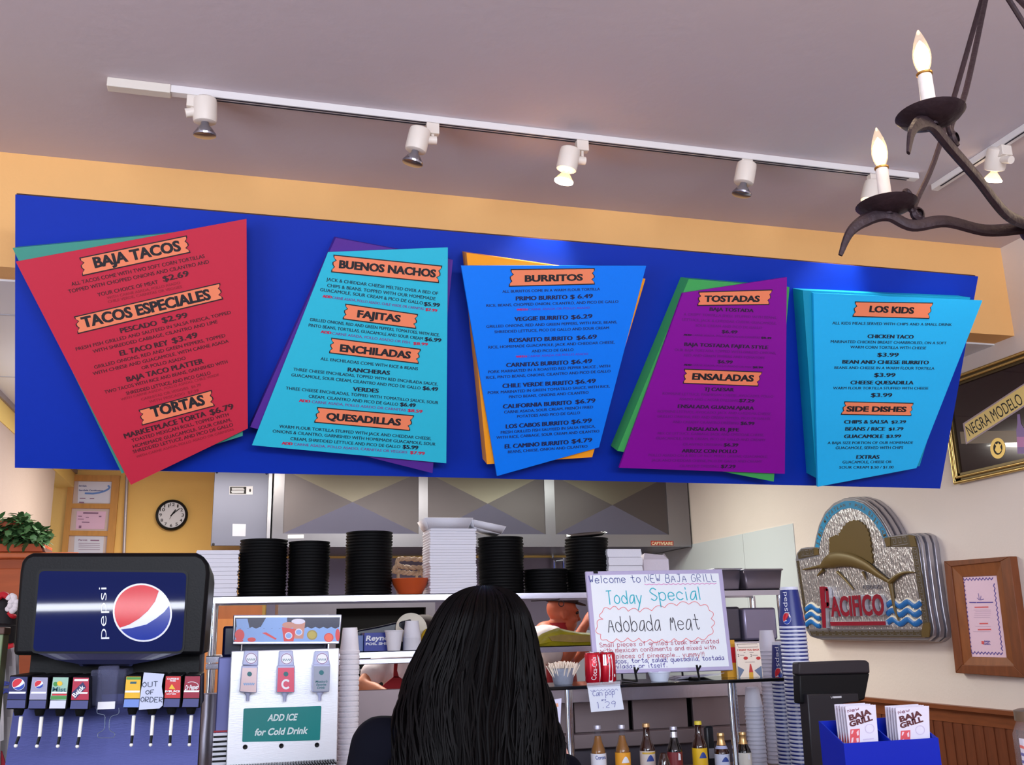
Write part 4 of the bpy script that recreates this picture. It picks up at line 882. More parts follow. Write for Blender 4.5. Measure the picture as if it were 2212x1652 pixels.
m = MB().box((xo0, YO, 0), (xo1, YO+.7, zi0)).box((xo0, YO, zi1), (xo1, YO+.7, zo+.02)).box((xo0, YO, zi0), (xi0, YO+.7, zi1)).box((xi1, YO, zi0), (xo1, YO+.7, zi1)).box((xi0, YO+.6, zi0), (xi1, YO+.7, zi1))
build('body', m, STEELD, ov); build('cavity', MB().box((xi0, YO+.06, zi0), (xi1, YO+.08, zi1)), MATTEBLACK, ov)
m = MB()
for z in (1.45, 1.3): m.tube([(xi0, YO+.05, z), (xi1, YO+.05, z)], .008, 6)
build('rack', m, STEELD, ov)
xg0, xg1 = oy(962, 1350, 8.1)[0], XW-.2
gr = thing('griddle_range', 'steel griddle range under the hood behind the cooks', 'range', ((xg0+xg1)/2, 8.5, 0))
build('body', MB().box((xg0, 8.1, 0), (xg1, 9.1, .95)), STEELD, gr); build('back_riser', MB().box((xg0, 9.0, .95), (xg1, 9.15, 1.5)), STEEL, gr)
build('overshelf', MB().box((xg0, 8.75, 1.52), (xg1, 9.15, 1.55)), STEEL, gr)
wc0, wc1 = oy(470, 1330, 8.7)[0], oy(566, 1330, 8.7)[0]
t = thing('pantry_cupboard', 'brown wooden cupboard against the yellow wall seen under the pass shelf', 'cupboard', ((wc0+wc1)/2, 8.9, 0))
build('body', MB().box((wc0-.3, 8.72, 0), (wc1, YB-.02, oy(500, 1308, 8.7)[2])), M('cupboard_wood', (150, 84, 40), .5, noise=(6, .2), stretch=(3, 3, .6)), t)
build('door', MB().box((wc0-.28, 8.7, .1), (wc1-.03, 8.72, oy(500, 1336, 8.7)[2])), M('cupboard_door', (186, 116, 60), .5, noise=(6, .2), stretch=(3, 3, .6)), t)

# ================================================================ stainless pass shelf and prep line
YSH = 4.8; zT = 1.742; zTb = 1.711; sx0, sx1 = oy(452, 1295, YSH)[0], oy(1697, 1288, YSH)[0]
sh = thing('pass_shelf', 'long stainless pass-through shelf unit between the counter and the kitchen', 'shelf unit', ((sx0+sx1)/2, YSH+.17, 0))
SHF = M('shelf_steel', (198, 196, 208), .24, .85, bump=(30, .03), stretch=(12, 1, 1))
m = MB().box((sx0, YSH, zTb), (sx1, YSH+.005, zT)).box((sx0, YSH, zT-.004), (sx1, YSH+.36, zT)).box((sx0, YSH+.355, zTb), (sx1, YSH+.36, zT))
build('top_shelf', m, SHF, sh)
lz = 1.476
m = MB().box((sx0, YSH, lz-.03), (sx1, YSH+.005, lz)).box((sx0, YSH, lz-.004), (sx1, YSH+.36, lz)); build('lower_shelf', m, SHF, sh)
build('order_rail', MB().box((sx0, YSH-.012, 1.416), (oy(985, 1420, YSH)[0], YSH+.01, 1.442)), SHF, sh, bevel=.003)
for x in (sx0+.02, sx1-.02):
    for y in (YSH+.03, YSH+.33): build('post', MB().tube([(x, y, .0), (x, y, zTb+.005)], .0165, 12), CHROME, sh)
hk = oy(1212, 1300, YSH); m = MB().tube([(hk[0]-.16, YSH-.003, zTb-.012), (hk[0]-.02, YSH-.003, zTb-.008), (hk[0]-.008, YSH-.003, zTb-.004)], .003, 6)
m.tube([(hk[0]+.014*math.cos(a), YSH-.003, hk[2]-.008+.014*math.sin(a)) for a in np.linspace(2.2, 7.6, 14)], .0025, 6); build('wire_hook', m, IRON, sh)
# prep table with refrigerated wells
YP = 4.72
za, zb_, zc, zd = oy(800, 1490, YP)[2], oy(800, 1608, YP)[2], oy(1500, 1567, YP)[2], oy(1500, 1600, YP)[2]
pt = thing('prep_table', 'steel refrigerated prep table under the pass shelf', 'prep table', ((sx0+sx1)/2, YP+.2, 0))
BRST = M('warm_steel', (138, 124, 126), .42, .55, noise=(5, .06)); 
xm = oy(1150, 1530, YP)[0]; xr = oy(1712, 1530, YP)[0]
build('body', MB().box((sx0+.05, YP+.06, .1), (xr, YP+.34, 1.0)), M('table_steel', (96, 90, 100), .45, .6), pt)
build('front_panel', MB().box((sx0+.05, YP, zb_), (xm, YP+.02, za)), BRST, pt, bevel=.003)
build('front_ledge', MB().box((sx0+.05, YP-.04, zb_-.05), (xm, YP+.06, zb_-.006)), BRST, pt, bevel=.004)
z15 = oy(1450, 1508, YP)[2]; z14 = oy(1450, 1478, YP)[2]
build('top_bar', MB().box((xm, YP-.03, z15), (xr, YP+.12, z14)), SHF, pt, bevel=.003)
gx = [1150, 1232, 1241, 1358, 1367, 1485, 1497, 1715]
for k in range(0, 8, 2): build('lid_panel', MB().box((oy(gx[k], 1540, YP)[0], YP, zc-.005), (oy(gx[k+1], 1540, YP)[0], YP+.02, z15+.004)), BRST, pt, bevel=.002)
build('gap_backing', MB().box((xm, YP+.05, zc-.02), (xr, YP+.06, z15+.01)), MATTEBLACK, pt)
build('ledge', MB().box((xm, YP-.07, zd), (xr, YP+.07, zc-.006)), BRST, pt, bevel=.004)

# ---------------------------------------------------------------- stacks on the top shelf
def px_box(xl, xr_, yt, yb, Y): return oy(xl, (yt+yb)/2, Y)[0], oy(xr_, (yt+yb)/2, Y)[0], oy((xl+xr_)/2, yt, Y)[2]
BLK = M('black_takeout_plastic', (5, 5, 6), .6, spec=.2)
def round_stack(xl, xr_, yt, label, grp, n, jit=.002, lean=0, seed=1):
    Y = YSH+.16; a, b, zt_ = px_box(xl, xr_, yt, 1285, Y-.1); a *= Y/(Y-.1); b *= Y/(Y-.1)
    R = (b-a)/2; cx = (a+b)/2; z0_ = zT+.0005; dz = (zt_-z0_)/n; rg = random.Random(seed)
    h = dz*1.0
    m = MB().lathe([(R*.90, 0), (R*.955, .0), (R*.965, dz*.40), (R*.98, dz*.55), (R, dz*.58), (R, dz*.995), (R*.9, dz*.995), (R*.84, dz*.5), (0, dz*.45)], (cx, Y, z0_), (0, 0, 1), 36)
    r = solo('takeout_bowl', m, BLK, label, 'takeout container', (cx, Y, z0_), grp)
    for i in range(1, n): dup(r, (cx+rg.uniform(-jit, jit)+lean*i/n, Y+rg.uniform(-jit, jit), z0_+i*dz))
round_stack(516, 620, 1163, 'black takeout bowl in the first stack, beside the squat white foam boxes', 'black bowls, first stack on the pass shelf', 19, seed=2)
round_stack(622, 712, 1167, 'black takeout bowl in the narrower stack touching the wide first stack of bowls', 'black bowls, second stack on the pass shelf', 18, seed=3)
round_stack(746, 847, 1146, 'black takeout bowl in the tallest black stack, beside the orange bowl', 'black bowls, tallest stack on the pass shelf', 21, seed=4)
round_stack(1034, 1130, 1158, 'black takeout bowl in the stack just right of the tall white foam stack', 'black bowls, stack beside the tall white foam stack', 19, seed=5)
round_stack(1133, 1224, 1228, 'black takeout bowl in the short stack between two taller black stacks', 'black bowls, short stack on the pass shelf', 8, seed=6)
round_stack(1224, 1313, 1160, 'black takeout bowl in the stack behind the corner of the whiteboard', 'black bowls, stack behind the whiteboard', 18, seed=7)
Yw = YSH+.16; a, b, zt_ = px_box(1224, 1313, 1156, 1285, Yw-.1); cx = (a+b)/2*Yw/(Yw-.1); R = (b-a)/2*1.02
m = MB().lathe([(R*.8, -.012), (R*.98, -.002), (R, .0), (R*.93, .004), (R*.8, -.004), (0, -.006)], (cx, Yw, zt_+.016), unit(V(-.10, -.12, 1)), 36)
solo('takeout_cover', m, M('glossy_black', (14, 14, 18), .12, coat=.6), 'shiny black cover lying tilted on the black stack behind the whiteboard', 'container cover', (cx, Yw, zt_+.004))
def foam_box(mb, xl, xr_, Y, z, h, d=.2):
    w = xr_-xl
    mb.prism([(xl+.004, Y, z+h*.02), (xr_-.004, Y, z+h*.02), (xr_, Y, z+h*.5), (xr_-.004, Y, z+h*.985), (xl+.004, Y, z+h*.985), (xl, Y, z+h*.5)], V(0, d, 0))
def foam_stack(xl, xr_, yt, n, label, grp, seed, Y=YSH+.04, zbase=None, d=.21):
    a, b, zt_ = px_box(xl, xr_, yt, 1285, Y); z0_ = (zbase or zT)+.0005; dz = (zt_-z0_)/n; rg = random.Random(seed)
    m = MB(); foam_box(m, a, b, Y, z0_, dz, d); r = solo('foam_box', m, FOAM, label, 'takeout container', ((a+b)/2, Y, z0_), grp, bevel=.0012)
    for i in range(1, n): dup(r, ((a+b)/2+rg.uniform(-.003, .003), Y+rg.uniform(0, .004), z0_+i*dz))
foam_stack(420, 515, 1188, 11, 'white foam box in the squat stack beside the first black bowls', 'foam boxes, stack behind the soda fountain', 1)
foam_stack(928, 1030, 1141, 24, 'white foam tray in the tall white stack above the customer with dark hair', 'foam trays, tall white stack', 2)
foam_stack(1315, 1390, 1185, 5, 'white foam box in the low stack behind the middle of the whiteboard', 'foam boxes, stack behind the whiteboard', 3)
# open clamshell on the tall white stack
Y = YSH+.03; za_ = oy(980, 1141, Y)[2]; A = lambda x, y: oy(x, y, Y)
oc = thing('open_foam_box', 'white foam hinged box lying open on top of the tall white foam stack', 'takeout container', (A(1000, 1140)[0], Y+.1, za_))
zc1 = za_+.001; xa, xb, xc = A(918, 1118)[0], A(1012, 1118)[0], A(1083, 1135)[0]; zt1 = A(930, 1118)[2]
def tray(xl, xr_, zl_, zr_, dz):
    m = MB(); o = [V(xl, Y-.01, zl_+dz), V(xr_, Y-.01, zr_+dz), V(xr_, Y+.21, zr_+dz), V(xl, Y+.21, zl_+dz)]
    w = (xr_-xl)*.1; i_ = [V(xl+w, Y+.02, zl_), V(xr_-w, Y+.02, zr_), V(xr_-w, Y+.18, zr_), V(xl+w, Y+.18, zl_)]
    for k in range(4): j = (k+1) % 4; m.add([o[k], o[j], i_[j], i_[k]], [(0, 1, 2, 3)])
    m.add(i_, [(0, 1, 2, 3)]); return m
for nm, mm in (('tray', tray(xa, xb+.02, zc1, zc1, zt1-zc1)), ('lid', tray(xb+.02, xc+.02, zc1+.010, zc1-.024, .034))):
    o = build(nm, mm, FOAM, oc); md = o.modifiers.new('thick', 'SOLIDIFY'); md.thickness = .004
# orange bowl, wicker tray, paper bag, pans
a, b, zt_ = px_box(845, 926, 1252, 1282, YSH+.04); Yb_ = YSH+.13; cx = (a+b)/2*1.018; R = (b-a)/2*1.018
m = MB().lathe([(0, 0), (R*.62, 0), (R*.66, .006), (R*.9, .05), (R, .078), (R*.97, .08), (R*.86, .05), (R*.6, .012), (0, .008)], (cx, Yb_, zT+.0005), (0, 0, 1), 32)
solo('bowl', m, M('bowl_orange', (188, 78, 34), .35, noise=(6, .2)), 'orange clay bowl on the shelf between the tallest black stack and the white foam stack', 'bowl', (cx, Yb_, zT))
ww = MB(); Y = YSH+.28
lo, hi = [A2 for A2 in (oy(845, 1243, Y), oy(930, 1205, Y))]
W_ = lambda x, y: oy(x, y, Y)
for loop in ([(858, 1212), (866, 1207), (905, 1208), (925, 1213), (927, 1222), (905, 1226), (870, 1224), (858, 1218), (858, 1212)], [(848, 1233), (870, 1236), (900, 1238), (920, 1234), (930, 1230)], [(850, 1230), (858, 1220), (856, 1228)], [(905, 1226), (912, 1240), (918, 1246)]):
    P = bez([W_(*p) for p in loop], 8)
    for ph in (0, PI):
        ww.tube([p+V(0, .006*math.sin(i*1.1+ph), .006*math.cos(i*1.1+ph)) for i, p in enumerate(P)], .0085, 6)
ww.tube([W_(900, 1238), (W_(900, 1238)[0], Y, zT+.008)], .008, 6); ww.tube([W_(860, 1235), (W_(860, 1235)[0], Y, zT+.008)], .008, 6)
solo('wicker_stand', ww, M('wicker', (176, 146, 116), .7, noise=(60, .4)), 'twisted wicker plate stand behind the orange bowl', 'wicker stand', (W_(890, 1240)[0], Y, zT))
a, b, zt_ = px_box(1392, 1446, 1196, 1285, YSH+.1)
m = MB(); zb2 = zT+.0005; Y = YSH+.1; k = 9
bag = [(a, Y), (b, Y), (b+.012, Y+.05), (b, Y+.11), (a, Y+.11), (a-.01, Y+.05)]
top = [(a+.02, Y+.03), (b-.012, Y+.035), (b+.0, Y+.05), (b-.012, Y+.075), (a+.02, Y+.07), (a+.012, Y+.05)]
vs = [V(p[0], p[1], zb2) for p in bag]+[V(p[0], p[1], zt_-.03) for p in bag]+[V(p[0], p[1], zt_-(.004 if i % 2 else -.006)) for i, p in enumerate(top)]
m.add(vs, [tuple(range(5, -1, -1))]+[(i+6*r_, (i+1) % 6+6*r_, (i+1) % 6+6*r_+6, i+6*r_+6) for r_ in (0, 1) for i in range(6)])
solo('paper_bag', m, M('white_paper_bag', (226, 216, 224), .8, bump=(30, .3)), 'small white paper bag with a crimped top beside the low foam boxes', 'paper bag', ((a+b)/2, Y, zb2), ang=20)
PAN = M('pan_steel', (120, 112, 122), .38, .75, noise=(5, .08))
def pan(xl, xr_, yt, Y, z, label, grp=None, d=.24):
    a, b, zt_ = px_box(xl, xr_, yt, 1280, Y); m = MB(); w = .014
    t = thing('steel_pan', label, 'pan', ((a+b)/2, Y+d/2, z+.0005), grp)
    m.add([V(a+w, Y+w, z+.0005), V(b-w, Y+w, z+.0005), V(b-w, Y+d-w, z+.0005), V(a+w, Y+d-w, z+.0005), V(a, Y, zt_), V(b, Y, zt_), V(b, Y+d, zt_), V(a, Y+d, zt_)], [(3, 2, 1, 0), (0, 1, 5, 4), (1, 2, 6, 5), (2, 3, 7, 6), (3, 0, 4, 7)])
    o = build('well', m, PAN, t, bevel=.008); md = o.modifiers.new('thick', 'SOLIDIFY'); md.thickness = .0015
    build('rim', MB().tube([(a, Y, zt_), (b, Y, zt_), (b, Y+d, zt_), (a, Y+d, zt_), (a, Y, zt_)], .005, 8), STEEL, t)
pan(1545, 1604, 1229, YSH+.06, zT, 'dull steel pan just behind the right edge of the whiteboard on the top shelf')
pan(1609, 1692, 1230, YSH+.02, zT, 'steel pan with a rounded rim at the right end of the top shelf')
a, b, zt_ = px_box(1608, 1690, 1312, 1395, YSH+.03)
m = MB().box((a, YSH+.03, lz+.0005), (b-.03, YSH+.26, zt_)); solo('steel_bin', m, M('bin_steel', (146, 140, 164), .35, .7), 'square lavender grey steel bin at the right end of the lower shelf', 'bin', ((a+b)/2, YSH+.15, lz), bevel=.012)
a, b, zt_ = px_box(1572, 1606, 1310, 1395, YSH+.06)
m = MB().box((a-.1, YSH+.06, lz+.0005), (b-.012, YSH+.26, zt_)); solo('steel_bin', m, M('bin_steel_dark', (92, 88, 98), .35, .7), 'dark steel bin half hidden by the right edge of the whiteboard on the lower shelf', 'bin', ((a+b)/2, YSH+.15, lz), bevel=.012)
# lower shelf things
YL = YSH+.03; zz = lz+.0005
a, b, zt_ = px_box(787, 862, 1366, 1403, YL); LP = Plane((0, YL, 0), (0, -1, 0))
fb = thing('foil_box', 'blue cardboard box of foil sheets with white lettering on the lower shelf', 'box', ((a+b)/2, YL+.06, zz))
build('carton', MB().box((a, YL, zz), (b, YL+.12, zt_)), M('foil_box_blue', (18, 40, 150), .4), fb)
m = MB(); txt(m, 'Reynolds', LP, (790, 1383.5), (838+24, 1381.5), 11, .001, bold=.03, shear=.2); txt(m, 'FOIL SHEETS', LP, (790, 1393), (857, 1391.5), 5.2, .001, bold=.03); build('lettering', m, PWHITE, fb, smooth=False)
def cup_profile(r0, r1, h, lip=.003): return [(0, .002), (r0, .002), (r0, 0), (r0+(r1-r0)*.94, h*.93), (r1+lip*.5, h*.93), (r1+lip, h*.96), (r1+lip, h), (r1, h), (r0*.96, .006), (0, .006)]
a, b, zt_ = px_box(827, 868, 1361, 1403, YL-.0); cx = (a+b)/2
m = MB().lathe(cup_profile((b-a)*.33, (b-a)*.47, zt_-zz), (cx, YL-.05+.0, zz), (0, 0, 1), 28)
for i in range(len(m.v)): pass
solo('foam_cup', m, FOAM, 'single upright white foam cup in front of the blue foil box', 'cup', (cx, YL-.05, zz))
a, b, _ = px_box(874, 913, 1340, 1403, YL); cx = (a+b)/2; zt_ = oy(893, 1340, YL)[2]; R = (b-a)/2; n = 12; hc = .085; dz = (zt_-zz-hc)/(n-1)
m = MB().lathe([(R, 0), (R, .006), (R*.97, .007), (R*.74, hc), (0, hc), ], (cx, YL+.05, zz), (0, 0, 1), 24)
r = solo('foam_cup', m, FOAM, 'upturned white foam cup in the stack beside the round paper plate', 'cup', (cx, YL+.05, zz), 'upturned foam cups on the lower shelf')
for i in range(1, n): dup(r, (cx, YL+.05, zz+i*dz))
c = oy(887, 1360, YL+.15); R = np.linalg.norm(oy(921, 1360, YL+.15)-c)
m = MB().lathe([(0, 0), (R*.7, 0), (R*.78, .008), (R, .018), (R, .021), (R*.77, .011), (0, .003)], c, unit(V(.05, -1, .25)), 36)
t = solo('paper_plate', m, M('plate_cream_white', (232, 224, 206), .6), 'round cream paper plate standing upright behind the stack of foam cups', 'plate', (c[0], c[1], zz))
a, b, zt_ = px_box(770, 876, 1358, 1403, YL+.14); m = MB().prism([(a, YL+.14, zz), (b+.03, YL+.14, zz), (b+.03, YL+.14, zt_+.045), (a+.1, YL+.14, zt_+.01), (a, YL+.14, zt_-.005)], V(0, .1, 0))
solo('plastic_tub', m, M('dark_tub', (22, 24, 40), .25), 'dark plastic tub behind the blue foil box', 'tub', ((a+b)/2, YL+.2, zz), bevel=.008)
a, b, zt_ = px_box(768, 785, 1372, 1403, YL+.02); m = MB().box((a, YL+.02, zz), (b, YL+.1, zt_)); solo('small_carton', m, M('pale_blue_carton', (110, 130, 180), .5), 'small pale blue carton at the left of the blue foil box', 'box', ((a+b)/2, YL+.06, zz), bevel=.002)
c = oy(924, 1372, YL+.1); m = MB().ell(c, (.036, .036, .05), 16, 12); solo('lemon', MB().ell((c[0], c[1], zz+.05), (.036, .036, .05), 16, 12), M('lemon_yellow', (206, 166, 30), .5), 'yellow lemon beside the upturned foam cups on the lower shelf', 'fruit', (c[0], c[1], zz))
# yellow and green bag on the lower shelf
rg = random.Random(5); Yg = YL+.03
def bag_mesh(prof, depth, Y):
    n = len(prof); m = MB(); vs = []
    for i, (x, zt2) in enumerate(prof):
        for j, (dy, k) in enumerate(((0, 0), (-.02, .35), (.01, .8), (depth*.45, 1.0), (depth*.85, .75), (depth, 0))):
            vs.append(V(x+rg.uniform(-.003, .003), Y+dy+rg.uniform(-.004, .004), zz+(zt2-zz)*k+rg.uniform(-.002, .002)*(k > 0)))
    fs = [(i*6+j, i*6+j+1, (i+1)*6+j+1, (i+1)*6+j) for i in range(n-1) for j in range(5)]+[tuple(range(6)), tuple(range((n-1)*6+5, (n-1)*6-1, -1))]
    return m.add(vs, fs)
tp = [(1158, 1388), (1168, 1378), (1182, 1368), (1200, 1360), (1216, 1355), (1230, 1357), (1245, 1361), (1262, 1364), (1290, 1366)]
bm = bag_mesh([(oy(x, 1380, Yg)[0], oy(x, y+1, Yg)[2]) for x, y in tp], .2, Yg)
bg = thing('tortilla_bag', 'lime and yellow plastic bag slumped on the lower shelf before a cook', 'bag', (oy(1220, 1380, Yg)[0], Yg+.1, zz))
build('bag', bm, M('lime_bag', (160, 158, 26), .35, noise=(14, .3, (214, 196, 40)), bump=(30, .5)), bg)
GP = Plane((0, Yg-.022, 0), (0, -1, 0))
m = MB().prism([GP.hit(p) for p in ((1186, 1375), (1215, 1370), (1262, 1372), (1285, 1374), (1285, 1386), (1240, 1387), (1192, 1384))], V(0, .012, 0)); build('tan_window', m, M('bag_tan', (164, 138, 70), .4, noise=(30, .3)), bg)
# steel pitcher and bits at the far left of the prep line
c = oy(454, 1600, 4.3); zc_ = 1.0
m = MB().lathe([(0, 0), (.07, 0), (.075, .01), (.07, .16), (.062, .24), (.064, oy(454, 1502, 4.3)[2]-zc_), (.058, oy(454, 1502, 4.3)[2]-zc_-.004), (.06, .1), (0, .02)], (c[0], 4.45, zc_), (0, 0, 1), 28)
solo('steel_pitcher', m, M('pitcher_steel', (176, 174, 188), .3, .85), 'tall brushed steel pitcher between the soda fountain and the juice dispenser', 'pitcher', (c[0], 4.45, zc_))
m = MB().box((c[0]-.2, 4.28, .94), (c[0]+.16, 4.62, zc_-.0005)); solo('steel_ledge', m, STEEL, 'narrow steel ledge under the steel pitcher', 'ledge', (c[0], 4.45, .94), bevel=.003)
# ================================================================ the counter and what stands on it
ZCN = .95
ct = thing('service_counter', 'wooden service counter below the bottles and dispensers', 'counter', (.7, 3.4, 0))
build('top', MB().box((-1.25, 2.36, ZCN-.04), (2.72, 4.3, ZCN)), M('counter_top', (120, 96, 84), .35, noise=(4, .15)), ct, bevel=.006)
build('base', MB().box((-1.2, 2.44, 0), (2.68, 4.24, ZCN-.04)), WOOD, ct)
# ---------------------------------------------------------------- soda fountain
YF = 3.15; SP = Plane((0, YF, 0), (0, -1, 0)); Z = zm((0, 1000), 2.533)
sf = thing('soda_fountain', 'black soda fountain with a large lit blue cola panel and eight taps', 'soda fountain', (-.37, 3.45, ZCN))
DKP = M('fountain_black', (9, 9, 12), .42, bump=(160, .05), spec=.2); 
H = lambda x, y, o=0: SP.hit(Z(x, y), o)
hou = [(70, 1052), (108, 590), (118, 540), (140, 505), (180, 490), (1075, 490), (1118, 510), (1143, 550), (1148, 600), (1112, 1052)]
build('housing', MB().prism([H(*p) for p in hou], V(0, .6, 0)), DKP, sf, bevel=.012)
zl0 = H(600, 1052)[2]
build('cabinet', MB().box((H(85, 1052)[0]+.015, YF+.14, ZCN+.0005), (H(1112, 1052)[0]-.015, YF+.6, zl0+.01)), DKP, sf)
def rrect(TL, TR, BR, BL, r, k=5):
    P = [np.array(p, float) for p in (TL, TR, BR, BL)]; out = []
    for i in range(4):
        a, b, c = P[i-1], P[i], P[(i+1) % 4]; ua, uc = (a-b)/np.linalg.norm(a-b)*r, (c-b)/np.linalg.norm(c-b)*r
        for j in range(k+1):
            t = j/k; out.append((1-t)**2*(b+ua)+2*t*(1-t)*b+t*t*(b+uc))
    return out
build('panel_rim', MB().prism([H(*p, .004) for p in rrect((203, 578), (1032, 588), (1007, 1042), (168, 1042), 36)], V(0, .01, 0)), BLACK, sf)
mq = build('cola_panel', MB().prism([H(*p, .007) for p in rrect((216, 590), (1021, 600), (996, 1030), (180, 1030), 30)], V(0, .008, 0)), M('cola_panel_blue', (10, 18, 70), .03, spec=.45, emit=((12, 26, 92), .12)), sf)
PB = [M('panel_white', (222, 226, 236), .1), M('panel_red', (206, 22, 42), .1), M('panel_blue', (16, 44, 150), .1)]
gm = MB(); gc = (779, 818)
globe(gm, lambda x, y, k: H(gc[0]+x*162-y*6, gc[1]-y*160, .0078+.0008*min(k, 1)))
build('round_emblem', gm, PB, mq, smooth=False)
lm = MB()
A = H(583, 962, .0082); B = H(583, 680, .0082); U = B-A; vv, ff = text_mesh('pepsi', -.012)
lx = unit(V(-1, 0, 0)); hh = abs(H(583, 900)[0]-H(534, 900)[0])*1.34
lm.add([A+U*v[0]+lx*(v[1]*hh*.74) for v in vv], ff); build('lettering', lm, PB[0], mq, smooth=False)
m = MB(); n_ = 16; rows = []
for k, (y, dep, w0, w1) in enumerate(((1040, .0, 200, 995), (1075, -.012, 300, 870), (1100, -.004, 430, 730), (1112, .06, 440, 720))):
    rows.append([H(w0+(w1-w0)*i/n_, y, .003-dep*math.sin(PI*i/n_)) for i in range(n_+1)])
for r0, r1 in zip(rows[:-1], rows[1:]):
    for i in range(n_): m.add([r0[i], r0[i+1], r1[i+1], r1[i]], [(0, 3, 2, 1)])
build('chin', m, M('chin_blue_black', (36, 38, 66), .3), sf)
spl = [SP.hit(p, -.12) for p in ((30, 1535), (432, 1528), (428, 1600))]
m = MB(); a, b = SP.hit((31, 1530), -.13), SP.hit((434, 1530), -.13)
m.prism([(a[0], YF+.13, a[2]+.03), (b[0], YF+.13, a[2]+.03), (b[0], YF+.06, ZCN+.03), (a[0]-.008, YF+.06, ZCN+.03)], V(0, .02, 0))
build('splash_panel', m, M('splash_steel', (46, 50, 96), .34, .6, noise=(3, .1), bump=(50, .05), stretch=(1, 1, 10)), sf)
build('drip_tray', MB().box((a[0]-.01, YF-.16, ZCN+.0005), (b[0]+.01, YF+.1, ZCN+.03)), STEELD, sf, bevel=.004)
YV = 3.03; VP = Plane((0, YV, 0), (0, -1, 0)); ZL = zm((0, 1440), 7.79); ZR = zm((230, 1440), 7.79)
CARD = [M('card_%s' % n, c, .3) for n, c in (('navy', (26, 30, 92)), ('silver', (150, 150, 178)), ('mint', (150, 190, 170)), ('crimson', (172, 24, 60)), ('yellow', (230, 180, 30)), ('black', (30, 20, 24)), ('red', (196, 32, 36)), ('maroon', (146, 14, 50)))]
BAR = M('button_bar', (70, 74, 120), .3, .3); BARL = M('button_bar_lit', (206, 210, 230), .3); GRNP = M('print_green', (60, 140, 60), .4); YELP = M('print_yellow', (226, 186, 40), .4)  # pale bar differs only by a lighter base colour
TEAL = M('print_dark_teal', (20, 84, 96), .4); NAV = M('print_navy', (30, 34, 90), .4)
vd = [(ZL, ((175, 165), (465, 170), (435, 550), (120, 545)), (295, 310, 290, 240), 0), (ZL, ((545, 175), (805, 180), (780, 550), (490, 550)), (650, 660, 640, 600), 0), (ZL, ((895, 175), (1155, 178), (1115, 560), (845, 550)), (1000, 1000, 980, 952), 1),
      (ZL, ((1235, 180), (1495, 185), (1490, 555), (1195, 555)), (1335, 1340, 1312, 1282), 0), (ZR, ((335, 165), (580, 165), (560, 530), (300, 530)), (430, 440, 422, 405), 2), (ZR, ((665, 165), (915, 165), (905, 528), (630, 528)), (760, 765, 747, 732), 0),
      (ZR, ((1000, 160), (1250, 160), (1240, 525), (975, 525)), (1090, 1090, 1066, 1058), 0), (ZR, ((1325, 160), (1575, 160), (1560, 525), (1290, 525)), (1420, 1420, 1396, 1390), 0)]
